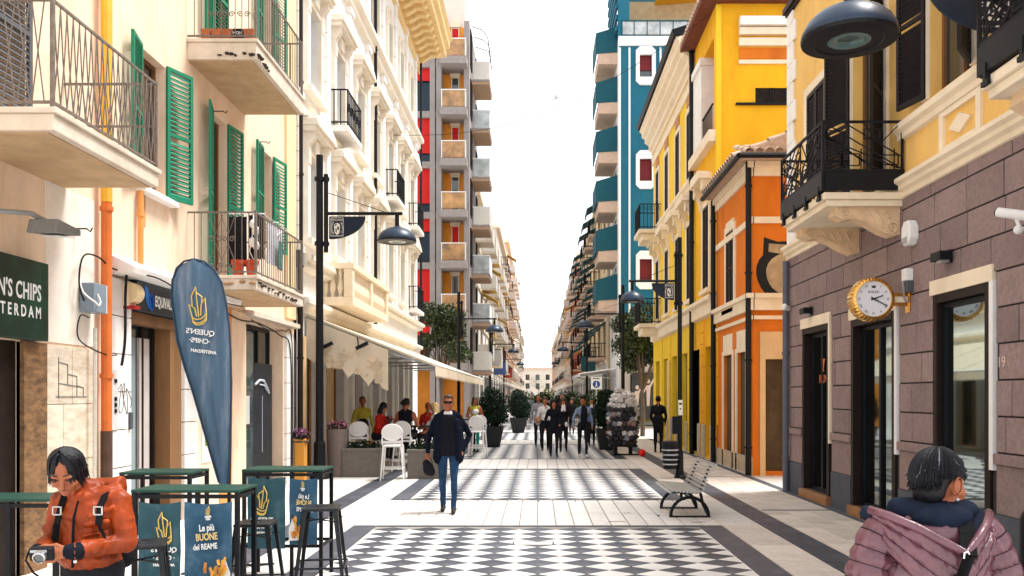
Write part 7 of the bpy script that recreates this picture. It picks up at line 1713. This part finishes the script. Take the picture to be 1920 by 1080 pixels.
for s in (-1, 1):
    K = resample([(s*.150, 0, 1.262, .066), (s*.195, 0, 1.225, .078), (s*.238, -.01, 1.12, .074), (s*.268, -.02, .99, .068), (s*.285, .04, .88, .060), (s*.288, .09, .80, .052)], .0055); rg = []
    for i in range(len(K)):
        d_ = Vector(K[min(i+1, len(K)-1), :3])-Vector(K[max(i-1, 0), :3]); d_.normalize(); ax = d_.cross(Vector((0, 1, 0))).normalized(); ay = ax.cross(d_); rg.append((K[i, :3], tuple(ax*K[i, 3]), tuple(ay*K[i, 3]*1.08)))
    loft(rg, 64, pj, 'sleeve', t, .056, .015, .004, 3+s)
def flap(E, Bt, nS, nT, bulge, quilts, name, seed):
    """draped hood half between its edge E and its lower line Bt"""
    E = resample([q for q in E], .004); Bt = resample([q for q in Bt], .004); vs = []; fs = []
    for side in (0, 1):
        for i in range(nS+1):
            e = Vector(E[int(i/nS*(len(E)-1))]); b_ = Vector(Bt[int(i/nS*(len(Bt)-1))])
            for j in range(nT+1):
                f = j/nT; q = e.lerp(b_, f); g = abs(math.sin(math.pi*f*quilts)); k = bulge*math.sin(math.pi*min(1, f*1.0+.08))**.6+.013*(g**.5-.7)
                k += .010*mnoise.noise(Vector((i*.16+seed, f*5, 0)))+.006*(1-g)*mnoise.noise(Vector((i*.6+seed, f*11, 2)))
                vs.append(q+Vector((.05*(1 if q.x > .02 else -1), -1, .22)).normalized()*(k-side*.022))
    N = (nS+1)*(nT+1)
    for side in (0, 1):
        for i in range(nS):
            for j in range(nT): q = side*N+i*(nT+1)+j; fs.append((q, q+1, q+nT+2, q+nT+1))
    for i in range(nS): q = i*(nT+1); fs.append((q, q+nT+1, N+q+nT+1, N+q)); q += nT; fs.append((q, q+nT+1, N+q+nT+1, N+q))
    q_ = MB()
    for m_ in range(1, quilts):
        j = round(nT*m_/quilts); q_.tube([vs[i*(nT+1)+j] for i in range(nS+1)], .003, 4)
    q_.build('seam', seam_m, t, off=(0, 0, 0)); MB().add(vs, fs).build(name, pj, t, smooth=True, off=(0, 0, 0))
EL = [(-.235, .02, 1.318), (-.19, -.05, 1.305), (-.12, -.115, 1.275), (-.05, -.155, 1.235), (.025, -.185, 1.19)]; BL = [(-.235, -.03, 1.255), (-.21, -.10, 1.19), (-.15, -.145, 1.12), (-.08, -.165, 1.05), (.005, -.172, .99)]
ER = [(.025, -.185, 1.19), (.075, -.165, 1.24), (.13, -.115, 1.28), (.175, -.05, 1.305), (.20, .0, 1.31)]; BR_ = [(.005, -.172, .99), (.075, -.165, 1.05), (.14, -.145, 1.12), (.19, -.09, 1.2), (.215, -.02, 1.25)]
flap(EL, BL, 60, 48, .022, 3, 'hood', 0); flap(ER, BR_, 60, 48, .022, 3, 'hood', 5)
b = MB(); b.tube([(x, y-.022, z+.004) for x, y, z in EL]+[(x, y-.022, z+.004) for x, y, z in ER[1:]], .017, 8); b.build('hood_edge', pj, t, smooth=True, off=(0, 0, 0))
b = MB(); b.tube([(x, y+.03, z-.012) for x, y, z in EL]+[(x, y+.03, z-.012) for x, y, z in ER[1:]], .03, 8); b.build('hood_lining', nvy, t, smooth=True, off=(0, 0, 0))
hpz = [(0, 'e', at(0, -.022, .040), (.084, .096, .074), HB), (0, 'e', at(0, -.062, -.015), (.074, .05, .085), HB), (0, 'e', at(0, .03, .072), (.070, .066, .040), HB), (0, 'e', at(.054, -.05, .03), (.028, .04, .05), HB), (0, 'e', at(-.058, -.036, .02), (.028, .045, .06), HB)]
fuse('hair', hpz, [hairb], t, .008, 2)
gh = M('hair highlight', (.16, .17, .21), .35, .4, 40, .2); b = MB(); b2 = MB(); rr = random.Random(6)  # paler locks imitate light catching the dark hair
for i in range(620):
    a = rr.uniform(-math.pi, math.pi); fx, fy = math.sin(a), math.cos(a)
    th = 78 if fy > .5 else (88 if (fx > .3 and fy > -.6) else (104 if abs(fx) > .75 else 118))
    g = rr.random() < (.16 if -.9 < a < 2.6 else .04)
    lock(b2 if g else b, at, a, R(th*rr.uniform(.62 if g else .86, 1.0)*(.8 if g else 1)), .085+rr.uniform(0, .009), .099+rr.uniform(0, .009), .098+rr.uniform(0, .012), drop=rr.uniform(.0, .022), spread=rr.uniform(-.05, .16), r=rr.uniform(.0016, .003) if g else rr.uniform(.0025, .0048))
b.build('hair_locks', hairb, t, off=(0, 0, 0)); b2.build('highlight_locks', gh, t, off=(0, 0, 0))
b = MB(); b.tube([tuple(at(.088, -.012+.022*math.cos(q), -.008+.032*math.sin(q))) for q in np.linspace(-1.6, 3.9, 16)], .0045, 6); b.build('ear_rim', skind, t, smooth=True, off=(0, 0, 0))
b = MB(); b.tube([tuple(at(.086, -.012, -.055)), tuple(at(.088, -.012, -.062))], .006, 8); b.build('earring', steel, t, off=(0, 0, 0))
b = MB()
st_ = [(.10, -.02, 1.325), (.06, -.145, 1.255), (.025, -.225, 1.19), (.0, -.225, 1.12), (-.02, -.205, 1.02), (-.06, -.19, .90), (-.12, -.17, .80)]
for a, c in zip(st_, st_[1:]): b.bar(a, c, .052, .012)
b.build('bag_strap', dk_, t, off=(0, 0, 0)); b = MB(); b.tube([(.0, -.238, 1.185), (.0, -.242, 1.205), (.012, -.242, 1.21), (.018, -.24, 1.20)], .003, 5); b.build('strap_mark', white, t, off=(0, 0, 0))

bpy.data.scenes.remove(TMP)
